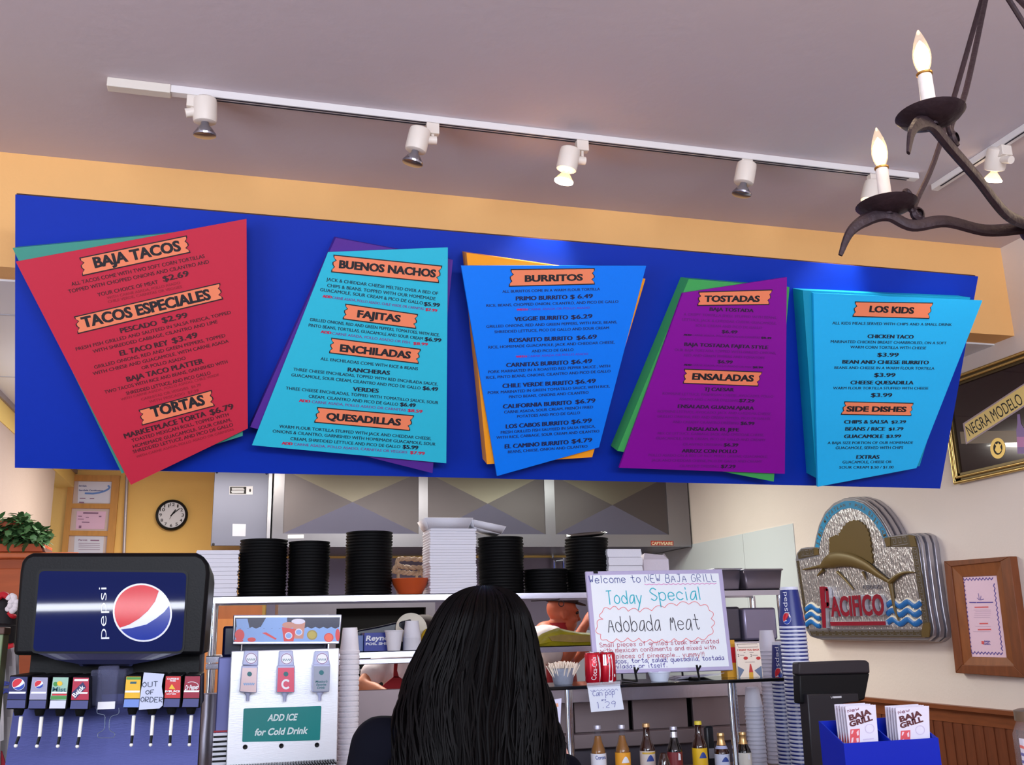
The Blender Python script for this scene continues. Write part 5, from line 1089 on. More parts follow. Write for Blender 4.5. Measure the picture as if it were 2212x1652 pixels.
for k, (ZV, Q, nx, bar) in enumerate(vd):
    h = lambda x, y, o=0: VP.hit(ZV(x, y), o)
    TL, TR, BR, BL = Q; yb = BL[1]
    body = [h(TL[0]-12, TL[1]-22), h(TR[0]+14, TR[1]-22), h(BR[0]+18, yb+170), h(BL[0]-22, yb+170)]
    vl = build('valve', MB().prism(body, V(0, .3, 0)), BLACK, sf, bevel=.004)
    cd = build('label_card', MB().prism([h(*p, .0025) for p in Q], V(0, .002, 0)), CARD[k], vl)
    bx = [h(BL[0]+2, yb+16, .0035), h(BR[0]-4, yb+16, .0035), h(BR[0]-20, yb+150, .0035), h(BL[0]-18, yb+150, .0035)]
    build('button_bar', MB().prism(bx, V(0, .004, 0)), BARL if bar == 1 else (M('bar_blue', (110, 140, 210), .3) if bar == 2 else BAR), vl)
    m = MB(); c = h(nx[0], yb+165); r_ = .0145*.95
    m.lathe([(r_, 0), (r_, -.012), (r_*.72, -.024), (.0, -.024)], (c[0], YV+.02, c[2]+.006), (0, 0, 1), 16); build('nozzle', m, MATTEBLACK, vl)
    lt = h(nx[1], yb+310); lb = h(nx[2], yb+640); tp = h(nx[3]+8, yb+700); kb = h(nx[3], yb+795)
    s_ = V(0, .035, 0)
    lv = build('lever', MB().tube([lt+s_, lb+s_*.6], [.0052, .0048], 10), M('lever_white', (238, 238, 232), .25), vl)
    build('lever_tip', MB().tube([lb+s_*.6, kb+s_*.55+V(0, 0, .004)], .0038, 8), BLACK, lv)
    build('lever_knob', MB().ell(kb+s_*.55, (.0052, .0052, .0052), 12, 8), M('knob_white', (240, 240, 236), .2), lv)
    m = MB(); cx = (TL[0]+TR[0]+BL[0]+BR[0])/4; cw = TR[0]-TL[0]; o1 = .0034
    strip = lambda x0_, x1_, y0_, y1_, mi, o=.0034: (setattr(m, 'm', mi), m.poly([h(x0_, y1_, o), h(x1_, y1_, o), h(x1_+8, y0_, o), h(x0_+8, y0_, o)]))
    mats = [PWHITE, RED, BLUE, GRNP, YELP, TEAL, NAV]
    if k in (0, 1):
        g0 = (310, 295) if k == 0 else (655, 297); rr = 108 if k == 0 else 76
        globe(m, lambda x, y, q_: h(g0[0]+x*rr, g0[1]-y*rr*.93, .0034+.0006*min(q_, 1)))
        strip(BL[0]+28, BR[0]-8, 418, 450, 0)
    elif k == 2:
        m.m = 3; m.add(disc_pts(VP, ZV(935, 290), 40/7.8, 38/7.8, .0034, 16), [tuple(range(16))]); m.m = 4; m.add(disc_pts(VP, ZV(1005, 280), 46/7.8, 40/7.8, .0038, 16), [tuple(range(16))])
        m.m = 5; txt(m, 'Mist', VP, ZV(878, 412), ZV(1108, 415), 74/7.8, .0036, bold=.02); strip(862, 1120, 420, 446, 0); strip(872, 1118, 452, 482, 1); strip(852, 1112, 488, 545, 3)
    elif k == 3:
        strip(1248, 1480, 205, 240, 0); m.m = 6; m.poly([h(1205, 440, .0034), h(1262, 545, .0034), h(1450, 350, .0034), h(1395, 255, .0034)]); strip(1300, 1470, 425, 452, 0, .0036)
        m.m = 0; txt(m, 'Brisk', VP, ZV(1262, 520), ZV(1432, 345), 78/7.8, .0042, bold=.02)
    elif k == 4:
        strip(335, 572, 172, 215, 3); strip(395, 500, 250, 285, 5); strip(308, 556, 400, 432, 0)
    elif k == 6:
        m.m = 0; txt(m, 'CAFFEINE', VP, ZV(1018, 216), ZV(1218, 216), 28/7.8, .0034, bold=.03); txt(m, 'FREE', VP, ZV(1068, 248), ZV(1166, 248), 26/7.8, .0034, bold=.03)
        m.m = 4; m.poly([h(1050, 370, .0034), h(1100, 290, .0034), h(1160, 380, .0034)]); m.m = 0; txt(m, 'MUG', VP, ZV(985, 428), ZV(1232, 426), 34/7.8, .0034, bold=.04); txt(m, 'ROOT BEER', VP, ZV(1010, 470), ZV(1170, 468), 24/7.8, .0034, bold=.02)
    elif k == 7:
        strip(1300, 1556, 395, 425, 0); m.m = 0; txt(m, 'Dr Pepper', VP, ZV(1318, 390), ZV(1535, 372), 80/7.8, .0036, bold=.02, shear=.25)
        P = [h(1435+115*math.cos(a), 325-72*math.sin(a), .0036) for a in np.linspace(2.2, -.9, 16)]; m.ribbon(P, .0012, NY)
    if m.f: build('print', m, mats, cd, smooth=False)
h = lambda x, y, o=0: VP.hit(ZR(x, y), o)
nt = thing('paper_note', 'white OUT OF ORDER note taped over a tap of the soda fountain', 'note', h(760, 400, .006))
NP = [(630, 95), (800, 105), (975, 120), (945, 220), (930, 330), (942, 420), (955, 480), (950, 570), (945, 650), (890, 700), (720, 710), (545, 725), (560, 560), (580, 400), (605, 250)]
build('sheet', MB().prism([h(*p, .0075) for p in NP], V(0, .0008, 0)), M('note_paper', (196, 204, 226), .8), nt)
m = MB(); GI = M('pencil_grey', (70, 78, 100), .7)
for s_, p0, p1, hh_ in (('OUT', (602, 345), (860, 330), 85), ('OF', (660, 466), (795, 460), 72), ('ORDER', (572, 592), (938, 596), 84)): hand(m, s_, VP, ZR(*p0), ZR(*p1), hh_/7.79, .0082, .0022, False)
build('writing', m, GI, nt, smooth=False)
CLP = clear('chute_plastic', (120, 124, 160), .2, .08)
a = SP.hit((196, 1462), .06); b = SP.hit((268, 1530), .06)
ic = build('ice_chute', MB().box((a[0], YF-.07, b[2]+.01), (b[0], YF+.13, a[2]+.02)).box((a[0]+.02, YF-.085, b[2]), (b[0]-.02, YF-.05, a[2]+.03)), CLP, sf, bevel=.006)
build('chute_flap', MB().box((a[0]+.028, YF-.088, b[2]+.002), (b[0]-.022, YF-.086, b[2]+.022)), PWHITE, ic)  # small white plate on the lower front of the chute
w = lambda x, y: Plane((0, YF-.06, 0), (0, -1, 0)).hit(ZL(x, y))
m = MB().tube(bez([w(1640, 690), w(1640, 780), w(1755, 810), w(1765, 900), w(1750, 1050), w(1650, 1120), w(1660, 1190), w(1780, 1195), w(1900, 1190), w(1930, 1120), w(1840, 1050), w(1860, 850), w(1990, 790), w(2000, 690)], 4), .0009, 6)
build('wire_bail', m, CHROME, ic)

# ---------------------------------------------------------------- juice dispenser
YJ = 3.3; JP = Plane((0, YJ, 0), (0, -1, 0)); Z = zm((440, 1280), 4.442); J = lambda x, y, o=0: JP.hit(Z(x, y), o)
jd = thing('juice_dispenser', 'bright steel juice dispenser with three taps and a green add ice sign', 'drink dispenser', (.15, YJ+.2, ZCN))
q4 = [J(265, 560), J(1300, 572), J(1258, 1640), J(213, 1650)]; xl, xr = q4[3][0]+.0, q4[1][0]
build('front_panel', MB().prism([(xl, YJ, q4[0][2]), (xr, YJ, q4[0][2]), (xr, YJ, ZCN+.06), (xl, YJ, ZCN+.06)], V(0, .012, 0)), M('dispenser_steel', (236, 238, 244), .3, .4, bump=(40, .04), stretch=(1, 1, 12)), jd, bevel=.003)
bl_ = JP.hit((468, 1500), -.07)
build('body', MB().box((bl_[0], YJ+.06, ZCN+.0005), (xr-.006, YJ+.4, JP.hit((480, 1419), -.07)[2])), M('body_lavender', (112, 116, 172), .45, .3), jd, bevel=.004)
build('tank', MB().box((bl_[0]+.01, YJ+.065, JP.hit((480, 1419), -.07)[2]), (xr-.03, YJ+.38, JP.hit((480, 1352), -.07)[2])), M('tank_navy', (18, 20, 52), .15), jd, bevel=.008)
m = MB(); zt_ = JP.hit((475, 1582), -.07)[2]
for i in range(16): m.box((bl_[0]-.004, YJ+.054, zt_-i*.0145-.008), (xl+.005, YJ+.062, zt_-i*.0145))
build('louvre', m, STEEL, jd)
build('louvre_backing', MB().box((bl_[0]-.002, YJ+.056, ZCN+.01), (xl+.004, YJ+.0605, zt_)), BLACK, jd)
m = MB().box((bl_[0]-.003, YJ+.055, zt_+.002), (xl+.004, YJ+.06, zt_+.007)); build('red_strip', m, RED, jd)
hf = build('header_frame', MB().prism([J(285, 213, .0), J(1326, 209, .0), J(1302, 492, .0), J(275, 497, .0)], V(0, .03, 0)), M('header_steel', (196, 200, 222), .3, .8), jd, bevel=.003)
m = MB(); m.m = 0; m.poly([J(285, 475, .0006), J(1296, 468, .0006), J(1309, 235, .0006), J(300, 238, .0006)][::1])
ice = [(296, 475), (1294, 468), (1300, 340)]+[(1300-i*38, 336+(8 if i % 2 else -8)) for i in range(27)]; m.m = 1; m.poly([J(*p, .0009) for p in ice])
def dsc(x, y, rx, ry, mi, o):
    m.m = mi; m.add(disc_pts(JP, Z(x, y), rx/4.442, ry/4.442, o, 18), [tuple(range(18))])
m.m = 1; m.poly([J(310, 250, .001), J(420, 248, .001), J(440, 340, .001), J(318, 338, .001)]); m.poly([J(600, 236, .001), J(800, 236, .001), J(800, 340, .001), J(540, 340, .001)])
for x, y, rx, ry, o in ((345, 405, 46, 56, .0012), (335, 460, 45, 14, .0013), (460, 450, 40, 22, .0013), (1200, 430, 46, 44, .0013), (1285, 405, 22, 60, .0012)): dsc(x, y, rx, ry, 2, o)
dsc(1200, 430, 36, 34, 3, .0015); dsc(1040, 405, 50, 48, 4, .0013); dsc(1040, 405, 38, 36, 5, .0015)
m.m = 2; m.poly([J(750, 330, .0013), J(885, 350, .0013), J(860, 466, .0013), J(770, 466, .0013)]); m.m = 6; m.poly([J(850, 280, .0012), J(975, 280, .0012), J(955, 440, .0012), J(870, 440, .0012)])
dsc(815, 310, 62, 30, 6, .0014); dsc(908, 275, 66, 26, 7, .0014)
for x, y in ((912, 378), (815, 412)): dsc(x, y, 36, 34, 7, .0016); dsc(x, y, 27, 25, 1, .0018)
m.m = 2; m.poly([J(560, 385, .0012), J(600, 380, .0012), J(700, 440, .0012), J(690, 452, .0012)])
build('fruit_picture', m, [M('pic_navy', (22, 22, 58), .25), M('pic_ice', (126, 160, 214), .3), M('pic_orange_red', (206, 58, 56), .3), M('pic_coral', (226, 96, 70), .3), M('pic_olive', (150, 132, 50), .3), M('pic_lemon', (176, 158, 66), .3), M('pic_drink', (190, 130, 110), .3), M('pic_white', (210, 206, 220), .3)], hf, smooth=False)
for x in (362, 1200): build('post', MB().tube([J(x, 490, -.015), J(x-4, 575, -.015)], .0035, 8), CHROME, jd)
TAPW = M('tap_lilac', (176, 182, 214), .3); LABS = [M('label_pale', (228, 204, 206), .4), M('label_pink', (214, 84, 110), .4), M('label_grey', (150, 156, 172), .4)]
TDK = M('print_teal', (30, 104, 112), .4); LB = M('print_light_blue', (120, 170, 220), .4)
for k, (cap, lab, sx) in enumerate((([(390, 555), (525, 555), (522, 700), (370, 692)], [(372, 720), (512, 720), (502, 955), (350, 945)], (425, 412)), ([(726, 560), (856, 555), (868, 700), (716, 705)], [(714, 720), (868, 718), (866, 950), (704, 950)], (780, 776)),
                                   ([(1070, 560), (1198, 560), (1212, 695), (1050, 695)], [(1056, 706), (1208, 706), (1200, 942), (1050, 945)], (1116, 1114)))):
    tp = build('tap', MB().prism([J(lab[0][0]-8, lab[0][1]-20, .055), J(lab[1][0]+8, lab[1][1]-20, .055), J(lab[2][0]+6, lab[2][1]+8, .055), J(lab[3][0]-8, lab[3][1]+8, .055)], V(0, .055, 0)), TAPW, jd, bevel=.003)
    build('cap', MB().prism([J(*p, .045) for p in cap], V(0, .045, 0)), TAPW, tp, bevel=.003)
    m = MB(); cc = (sum(p[0] for p in cap)/4+4, sum(p[1] for p in cap)/4+4); m.m = 0; m.add(disc_pts(JP, Z(*cc), 58/4.44, 56/4.44, .0462, 22), [tuple(range(22))])
    m.m = 1; R_ = [disc_pts(JP, Z(*cc), 55/4.44, 53/4.44, .0466, 22), disc_pts(JP, Z(*cc), 47/4.44, 45/4.44, .0466, 22)]
    m.add(R_[0]+R_[1], [(i, (i+1) % 22, (i+1) % 22+22, i+22) for i in range(22)])
    m.m = 2; m.ribbon([J(cc[0]-36+i*9, cc[1]+8+(12 if i % 2 else -8), .0466) for i in range(9)], .0025, NY)
    build('round_logo', m, [PWHITE, M('ring_mauve', (140, 110, 150), .4), TDK], tp, smooth=False)
    build('label', MB().prism([J(*p, .0566) for p in lab], V(0, .0015, 0)), LABS[k], tp)
    m = MB(); hc = (lab[0][0]*.5+lab[1][0]*.5-2, lab[0][1]+60); m.m = 2; m.add(disc_pts(JP, Z(*hc), 23/4.44, 23/4.44, .0576, 16), [tuple(range(16))])
    if k == 0: m.m = 3; m.ribbon([J(385+i*10, 875+(10 if i % 2 else -8), .0574) for i in range(11)], .004, NY)
    if k == 1:
        m.m = 0; P = [J(790+36*math.cos(a), 878-40*math.sin(a), .0574) for a in np.linspace(.7, 5.6, 14)]; m.ribbon(P, .006, NY)
    if k == 2:
        m.m = 2
        for i, s_ in enumerate(("Mexico's", 'Favorite', 'Drink')): txt(m, s_, JP, Z(1072+i*8, 862+i*30), Z(1186-i*12, 860+i*30), 22/4.44, .0574, bold=.02, shear=.2)
    build('print', m, [PWHITE, RED, TDK, LB], tp, smooth=False)
    c = J(sx[0], lab[3][1]+6, .03); m = MB().lathe([(.0115, 0), (.011, -.004), (.0055, -.0125), (.0048, -.027), (0, -.027)], c, (0, 0, 1), 16); build('spout', m, TAPW, tp)
gs = build('green_plate', MB().prism([J(*p, .003) for p in rrect((383, 1110), (1130, 1086), (1115, 1415), (369, 1432), 14)], V(0, .003, 0)), M('sign_green', (6, 124, 122), .3), jd)
m = MB(); txt(m, 'ADD ICE', JP, Z(610, 1230), Z(890, 1222), 64/4.442, .004, bold=.03, shear=.22); txt(m, 'for Cold Drink', JP, Z(484, 1370), Z(995, 1350), 66/4.442, .004, bold=.03, shear=.22); build('lettering', m, M('letter_silver', (206, 224, 224), .4), gs, smooth=False)
m = MB()
for x, y in ((398, 1480), (745, 1469), (1087, 1460)): m.lathe([(.0075, 0), (.0065, .003), (.0, .001)], J(x, y), NY, 16)
build('rubber_plug', m, BLACK, jd)  # black discs painted in for the dark holes of the front panel
m = MB(); zg = J(700, 1625)[2]
for i in range(40): m.box((xl+.004+i*(xr-xl-.01)/40, YJ-.09, zg-.006), (xl+.004+(i+.55)*(xr-xl-.01)/40, YJ-.002, zg))
build('grille', m, BLACK, jd)
build('drip_tray', MB().box((xl, YJ-.1, ZCN+.0005), (xr, YJ-.001, zg-.03)), STEELD, jd)
build('feet', MB().box((xl, YJ, ZCN+.0005), (xr, YJ+.05, ZCN+.06)), BLACK, jd)
# foam cup tower
c = oy(755, 1412, 3.9); rC = .038; top = oy(752, 1358, 3.9)[2]; zr1 = c[2]
hcup = top-zr1+.004; dz = .0185; n = int((zr1-ZCN)/dz)+1; base = zr1-(n-1)*dz
prof = [(rC*.955, .012), (rC, .010), (rC*1.03, .008), (rC*1.03, .0), (rC*.98, 0)]
m = MB().lathe([(rC*.99, 0), (rC*1.03, 0), (rC*1.03, .011), (rC*.97, .0125), (rC*.74, hcup), (0, hcup)], (c[0], 3.9, ZCN+.0005), (0, 0, 1), 28)
r = solo('foam_cup', m, FOAM, 'upturned white foam cup in the tall tower beside the juice dispenser', 'cup', (c[0], 3.9, ZCN+.0005), 'tall tower of white foam cups')
dz = (zr1-ZCN)/(n-1) if n > 1 else dz
for i in range(1, n): dup(r, (c[0], 3.9, ZCN+.0005+i*dz))

# ---------------------------------------------------------------- glass shelf stand
YG = 3.9; gz = 1.34; gl, gr_ = oy(1168, 1478, 3.76)[0], oy(1692, 1468, 3.76)[0]
st = thing('glass_stand', 'black glass counter shelf on chrome legs above the beer bottles', 'counter shelf', ((gl+gr_)/2, 3.9, ZCN))
build('glass_top', MB().box((gl, 3.75, gz-.014), (gr_, 4.06, gz)), M('black_glass', (14, 16, 18), .08), st, bevel=.003)
for x, y in ((1226, 3.8), (1578, 3.8), (1230, 4.02), (1585, 4.02)):
    p = oy(x, 1484, y); build('leg', MB().tube([(p[0], y, ZCN+.0005), (p[0], y, gz-.014)], .0125, 14).lathe([(.02, 0), (.02, .006), (.012, .008)], (p[0], y, ZCN+.0005), (0, 0, 1), 16), CHROME, st)
# whiteboard
WB = Plane((0, 3.86, 1.38), (0, -.978, .21)); wz = lambda p, o=0: WB.hit(p, o)
wq = [(1265, 1234), (1560, 1229), (1584, 1447), (1284, 1456)]; wc = sum(wz(p) for p in wq)/4
wb = thing('whiteboard', 'small whiteboard with a handwritten daily special standing on the glass shelf', 'whiteboard', (wc[0], 3.87, gz))
ins = [(1274.5, 1242), (1552, 1238), (1575, 1439), (1293, 1447)]
build('frame', MB().prism([wz(p) for p in wq], -WB.n*.014), M('board_frame', (176, 170, 206), .4, .2), wb, bevel=.002)
bs = build('writing_surface', MB().prism([wz(p, .0008) for p in ins], -WB.n*.001), M('board_white', (226, 234, 242), .25), wb)
build('clip', MB().prism([wz(p, .004) for p in ((1282, 1233), (1291, 1233), (1292, 1238), (1283, 1238))], -WB.n*.006), BLACK, wb)
m = MB(); WO = .0018
def wr(mi, s_, p0, p1, h_, w_=.0026): m.m = mi; hand(m, s_, WB, p0, p1, h_, WO, w_)
wr(0, 'Welcome to', (1274, 1260), (1384, 1258), 17); wr(0, 'NEW BAJA GRILL', (1394, 1258), (1547, 1256), 17, .0022)
m.m = 4; m.ribbon([wz((1392+i*5.2, 1262+(.9 if i % 2 else -.9)-i*.06), WO) for i in range(31)], .002, WB.n)
wr(1, 'Today', (1312, 1305), (1388, 1304), 29, .0042); wr(1, 'Special', (1407, 1298), (1515, 1295), 28, .0042)
wr(2, 'Adobada', (1315, 1366), (1427, 1362), 35, .0034); wr(2, 'Meat', (1449, 1362), (1512, 1360), 34, .0034)
wr(3, 'Small pieces of grilled steak marinated', (1296, 1398), (1553, 1389), 10, .002); wr(3, 'with mexican condiments and mixed with', (1298, 1410), (1546, 1402), 10, .002)
wr(3, 'bits pieces of pineapple... yummy!!!', (1299, 1423), (1522, 1417), 10, .002); wr(5, 'In tacos, torta, salad, quesadilla, tostada', (1302, 1434), (1564, 1425), 10, .0024)
wr(5, 'enchiladas or itself.', (1305, 1445), (1441, 1441), 10, .0024)
m.m = 6; cl = [(1303, 1337), (1301, 1322), (1318, 1316), (1336, 1317), (1357, 1320), (1382, 1322), (1408, 1319), (1436, 1312), (1462, 1308), (1488, 1305), (1513, 1308), (1532, 1318), (1536, 1336), (1537, 1354), (1530, 1372), (1508, 1376), (1482, 1378), (1456, 1379), (1430, 1380), (1404, 1380), (1380, 1378), (1356, 1377), (1332, 1379), (1310, 1381), (1298, 1370), (1291, 1353), (1303, 1337)]
for a, b in zip(cl[:-1], cl[1:]):
    d = (b[0]-a[0], b[1]-a[1]); l = math.hypot(*d); nx_, ny_ = d[1]/l, -d[0]/l; bl2 = 7.5
    m.ribbon([wz((a[0]+d[0]*t+nx_*bl2*math.sin(PI*t), a[1]+d[1]*t+ny_*bl2*math.sin(PI*t)), WO) for t in np.linspace(0, 1, 9)], .0022, WB.n)
build('writing', m, [M('pen_blue', (44, 56, 140), .6), M('pen_cyan', (24, 176, 196), .6), M('pen_black', (50, 46, 58), .6), M('pen_red', (176, 46, 84), .6), M('pen_magenta', (210, 60, 170), .6), M('pen_violet', (70, 54, 150), .6), M('pen_coral', (230, 100, 104), .6)], bs, smooth=False)
ez = thing('easel', 'black wire easel holding the whiteboard with two hooked feet', 'easel', (wc[0], 3.88, gz))
for x in (1376, 1511):
    p = oy(x, 1470, 3.80); q2 = wz((x, 1452))
    m = MB().tube([(p[0], 3.96, gz+.006), (p[0], 3.80, gz+.006), (p[0]-.005, 3.80, gz+.035), (p[0]-.01, 3.795, gz+.06)], .0045, 8).tube([(p[0]-.006, 3.80, gz+.035), (p[0]+.008, 3.795, gz+.058)], .004, 8)
    m.tube([(p[0], 3.96, gz+.006), (p[0], 3.965, gz+.22)], .0045, 8); build('hook_leg', m, BLACK, ez)
# cans
def can(px, label, kind):
    p = oy(px, 1470, 3.84); R = .033; Hc = .122; c = V(p[0], 3.84, gz+.0005)
    t = thing('soda_can', label, 'soda can', c)
    build('body', MB().lathe([(0, .004), (R*.7, .002), (R*.78, 0), (R, .012), (R, Hc-.012), (R*.86, Hc-.002)], c, (0, 0, 1), 36), M('can_red_'+kind, (190, 22, 44), .25, .3), t)
    build('lid', MB().lathe([(R*.86, Hc-.002), (R*.87, Hc), (R*.82, Hc), (R*.8, Hc-.004), (0, Hc-.004)], c, (0, 0, 1), 36), CHROME, t)
    m = MB(); cy = lambda a, z, o=.0006: c+V((R+o)*math.sin(a), -(R+o)*math.cos(a), z)
    if kind == 'a':
        vs, fs = text_mesh('Coca-Cola', .0); m.m = 0
        m.add([cy(-.28-v[1]*.62+.40+.18*math.sin(v[0]*2.6)-.15, .016+v[0]*.088, .0012) for v in vs], fs)
        sw = [(.48, .008), (.62, .03), (.66, .055), (.6, .08), (.42, .1), (.3, .112)]; P = [cy(a, z) for a, z in sw]
        for i in range(5):
            w0, w1 = .30*math.sin(PI*i/5)+.04, .30*math.sin(PI*(i+1)/5)+.04; (a0, z0_), (a1, z1_) = sw[i], sw[i+1]
            m.add([cy(a0-w0/2, z0_), cy(a0+w0/2, z0_), cy(a1+w1/2, z1_), cy(a1-w1/2, z1_)], [(0, 1, 2, 3)])
    else:
        band = [(-.1, .004), (.0, .03), (.05, .06), (.0, .09), (-.1, .112)]
        for i in range(4):
            (a0, z0_), (a1, z1_) = band[i], band[i+1]; m.m = 0; m.add([cy(a0-.22, z0_), cy(a0+.28, z0_), cy(a1+.28, z1_), cy(a1-.22, z1_)], [(0, 1, 2, 3)])
        m.m = 1; m.add([cy(-.75, .075, .0008), cy(-.28, .07, .0008), cy(.1, .112, .0008), cy(-.7, .114, .0008)], [(0, 1, 2, 3)]); m.m = 2; m.add([cy(-.9, .07, .001), cy(-.45, .07, .001), cy(-.5, .112, .001), cy(-.9, .112, .001)], [(0, 1, 2, 3)])
        m.m = 0; m.add([cy(.55+.12*math.cos(a), .03+.006*math.sin(a), .001) for a in np.linspace(0, 2*PI, 13)[:-1]], [tuple(range(12))])
    build('print', m, [PWHITE, INK, M('can_silver', (190, 186, 196), .25, .7)], t, smooth=False)
can(1282, 'red soda can with white script lettering at the corner of the whiteboard', 'a'); can(1314, 'red soda can with a white stripe and dark top beside the script lettered can', 'b')
# bucket of toothpicks
p = oy(1216, 1462, 3.86); c = V(p[0], 3.86, gz+.0005); r0, r1, hb = .036, .052, .062
t = thing('galvanized_bucket', 'small galvanized bucket at the left end of the glass shelf', 'bucket', c)
build('pail', MB().lathe([(0, .003), (r0, .003), (r0, 0), (r0+.002, .004), (r0+(r1-r0)*.5, hb*.5), (r0+(r1-r0)*.53, hb*.52), (r1, hb), (r1+.003, hb+.002), (r1-.002, hb+.002), (r0+.002, .01)], c, (0, 0, 1), 32), M('galvanized', (170, 178, 198), .45, .5, noise=(40, .25)), t)
m = MB(); rg = random.Random(9)
for i in range(280):
    a, rr = rg.uniform(0, 2*PI), rg.uniform(0, .035); b0 = c+V(rr*math.cos(a), rr*math.sin(a), .012); d = unit(V(rr*math.cos(a)*14+rg.uniform(-.2, .2), rr*math.sin(a)*14+rg.uniform(-.2, .2), 1)); L = rg.uniform(.062, .08)
    m.tube([b0, b0+d*L], .0022, 5)
tp = solo('toothpicks', m, M('toothpick_cream', (244, 230, 214), .7), 'bunch of pale wrapped toothpicks filling the small galvanized bucket', 'toothpicks', c); tp['kind'] = 'stuff'
p = oy(1425, 1474, 3.82); c = V(p[0], 3.82, gz+.0005)
m = MB().lathe([(0, .002), (.034, .002), (.034, 0), (.045, .034), (.047, .035), (.047, .037), (.043, .037), (.033, .006)], c, (0, 0, 1), 30); solo('plastic_tub', m, M('milky_plastic', (206, 216, 234), .3), 'small milky white tub under the bottom edge of the whiteboard', 'tub', c)
p0 = oy(1500, 1468, 3.95); z_ = gz+.001
m = MB(); pts = [(p0[0]-.1, 3.9), (p0[0]+.09, 3.88), (p0[0]+.1, 4.04), (p0[0]-.08, 4.05)]
for i in range(3): m.prism([V(x+.01*i-.01, y-.006*i, z_+i*.004+(.012 if j == 1 else 0)) for j, (x, y) in enumerate(pts)], V(0, 0, .0015))
solo('loose_papers', m, M('papers_grey', (190, 186, 204), .8), 'loose sheets of paper lying on the glass shelf behind the easel hook', 'papers', (p0[0], 3.96, gz))
# flyer card and carton
FPl = Plane((0, 3.86, 0), (0, -1, 0)); Z = zm((1560, 1240), 6.883); f_ = lambda x, y, o=0: FPl.hit(Z(x, y), o)
fq = [f_(195, 1022), f_(550, 1020), f_(612, 1565), f_(248, 1580)]
fl_ = thing('flyer_card', 'cream drink flyer card standing on the glass shelf beside the whiteboard', 'flyer', ((fq[2][0]+fq[3][0])/2, 3.86, gz))
fq[2][2] = fq[3][2] = gz+.001
cd = build('card', MB().prism(fq, V(0, .006, 0)), M('flyer_cream', (236, 222, 206), .6), fl_)
m = MB(); m.m = 0; txt(m, 'I WANT YOU BACK', FPl, Z(228, 1140), Z(556, 1132), 26/6.88, .0008, bold=.04)
m.m = 1; m.ribbon([f_(215, 1040, .0008), f_(520, 1036, .0008), f_(530, 1080, .0008), f_(240, 1088, .0008), f_(225, 1044, .0008)], .002, NY)
for x, s_ in ((232, '2'), (420, '2')): m.m = 1; txt(m, s_, FPl, Z(x, 1228), Z(x+24, 1228), 44/6.88, .0008, bold=.02); m.m = 0; m.add(disc_pts(FPl, Z(x+118, 1248), 34/6.88, 24/6.88, .0008, 14), [tuple(range(14))])
m.m = 1
for a, b in (((320, 1162), (345, 1162)), ((405, 1160), (468, 1160)), ((265, 1205), (330, 1205)), ((450, 1205), (530, 1205)), ((340, 1305), (485, 1302))): m.ribbon([f_(*a, .0008), f_(*b, .0008)], .0016, NY)
m.m = 2; m.poly([f_(232, 1368, .0007), f_(330, 1420, .0007), f_(250, 1560, .0007)]); m.poly([f_(585, 1360, .0007), f_(600, 1555, .0007), f_(480, 1430, .0007)]); m.m = 3; m.poly([f_(400, 1460, .0009), f_(462, 1455, .0009), f_(466, 1562, .0009), f_(405, 1566, .0009)])
m.m = 0; m.poly([f_(412, 1335, .001), f_(428, 1332, .001), f_(462, 1455, .001), f_(400, 1460, .001)])
build('print', m, [M('flyer_red', (196, 60, 56), .6), M('flyer_ink', (110, 90, 90), .6), M('flyer_slate', (110, 124, 150), .6), M('flyer_amber', (222, 170, 60), .6)], cd, smooth=False)
a = oy(1582, 1470, 3.9); b = oy(1593, 1470, 3.9); zt_ = oy(1584, 1382, 3.9)[2]
m = MB().box((a[0]-.02, 3.9, gz+.0005), (b[0], 3.96, zt_)); m.m = 1; m.box((a[0]-.0205, 3.8995, gz+.06), (b[0]+.0005, 3.9605, zt_-.03)); solo('small_carton', m, [M('carton_yellow', (206, 150, 40), .5), RED], 'narrow red and yellow carton between the whiteboard and the flyer card', 'box', (a[0], 3.93, gz))
# note hanging from the glass edge
TN = Plane((0, 3.742, 0), (0, -1, 0)); tq = [TN.hit(p) for p in ((1269, 1482), (1339, 1477), (1348, 1532), (1277, 1538))]
t = thing('paper_note', 'white handwritten price note hanging from the edge of the glass shelf under the cans', 'note', sum(tq)/4)
build('sheet', MB().prism(tq, V(0, .0008, 0)), M('note_white', (218, 226, 240), .8), t)
m = MB(); hand(m, 'Can pop', TN, (1281, 1504), (1328, 1500), 12, .001, .002); hand(m, 'are', TN, (1299, 1514), (1309, 1513), 5, .001, .0014); hand(m, '1.29', TN, (1288, 1530), (1330, 1527), 14, .001, .002)
m.ribbon([TN.hit((1275+i*4, 1492+(1.8 if i % 2 else -1.8)-i*.2), .001) for i in range(16)], .0018, NY); build('writing', m, M('pen_dusk', (108, 112, 176), .6), t, smooth=False)
build('tape', MB().prism([TN.hit(p, .0006) for p in ((1268, 1475), (1340, 1471), (1340, 1481), (1268, 1485))], V(0, .0006, 0)), clear('tape', (220, 220, 230), .3, .2), t)

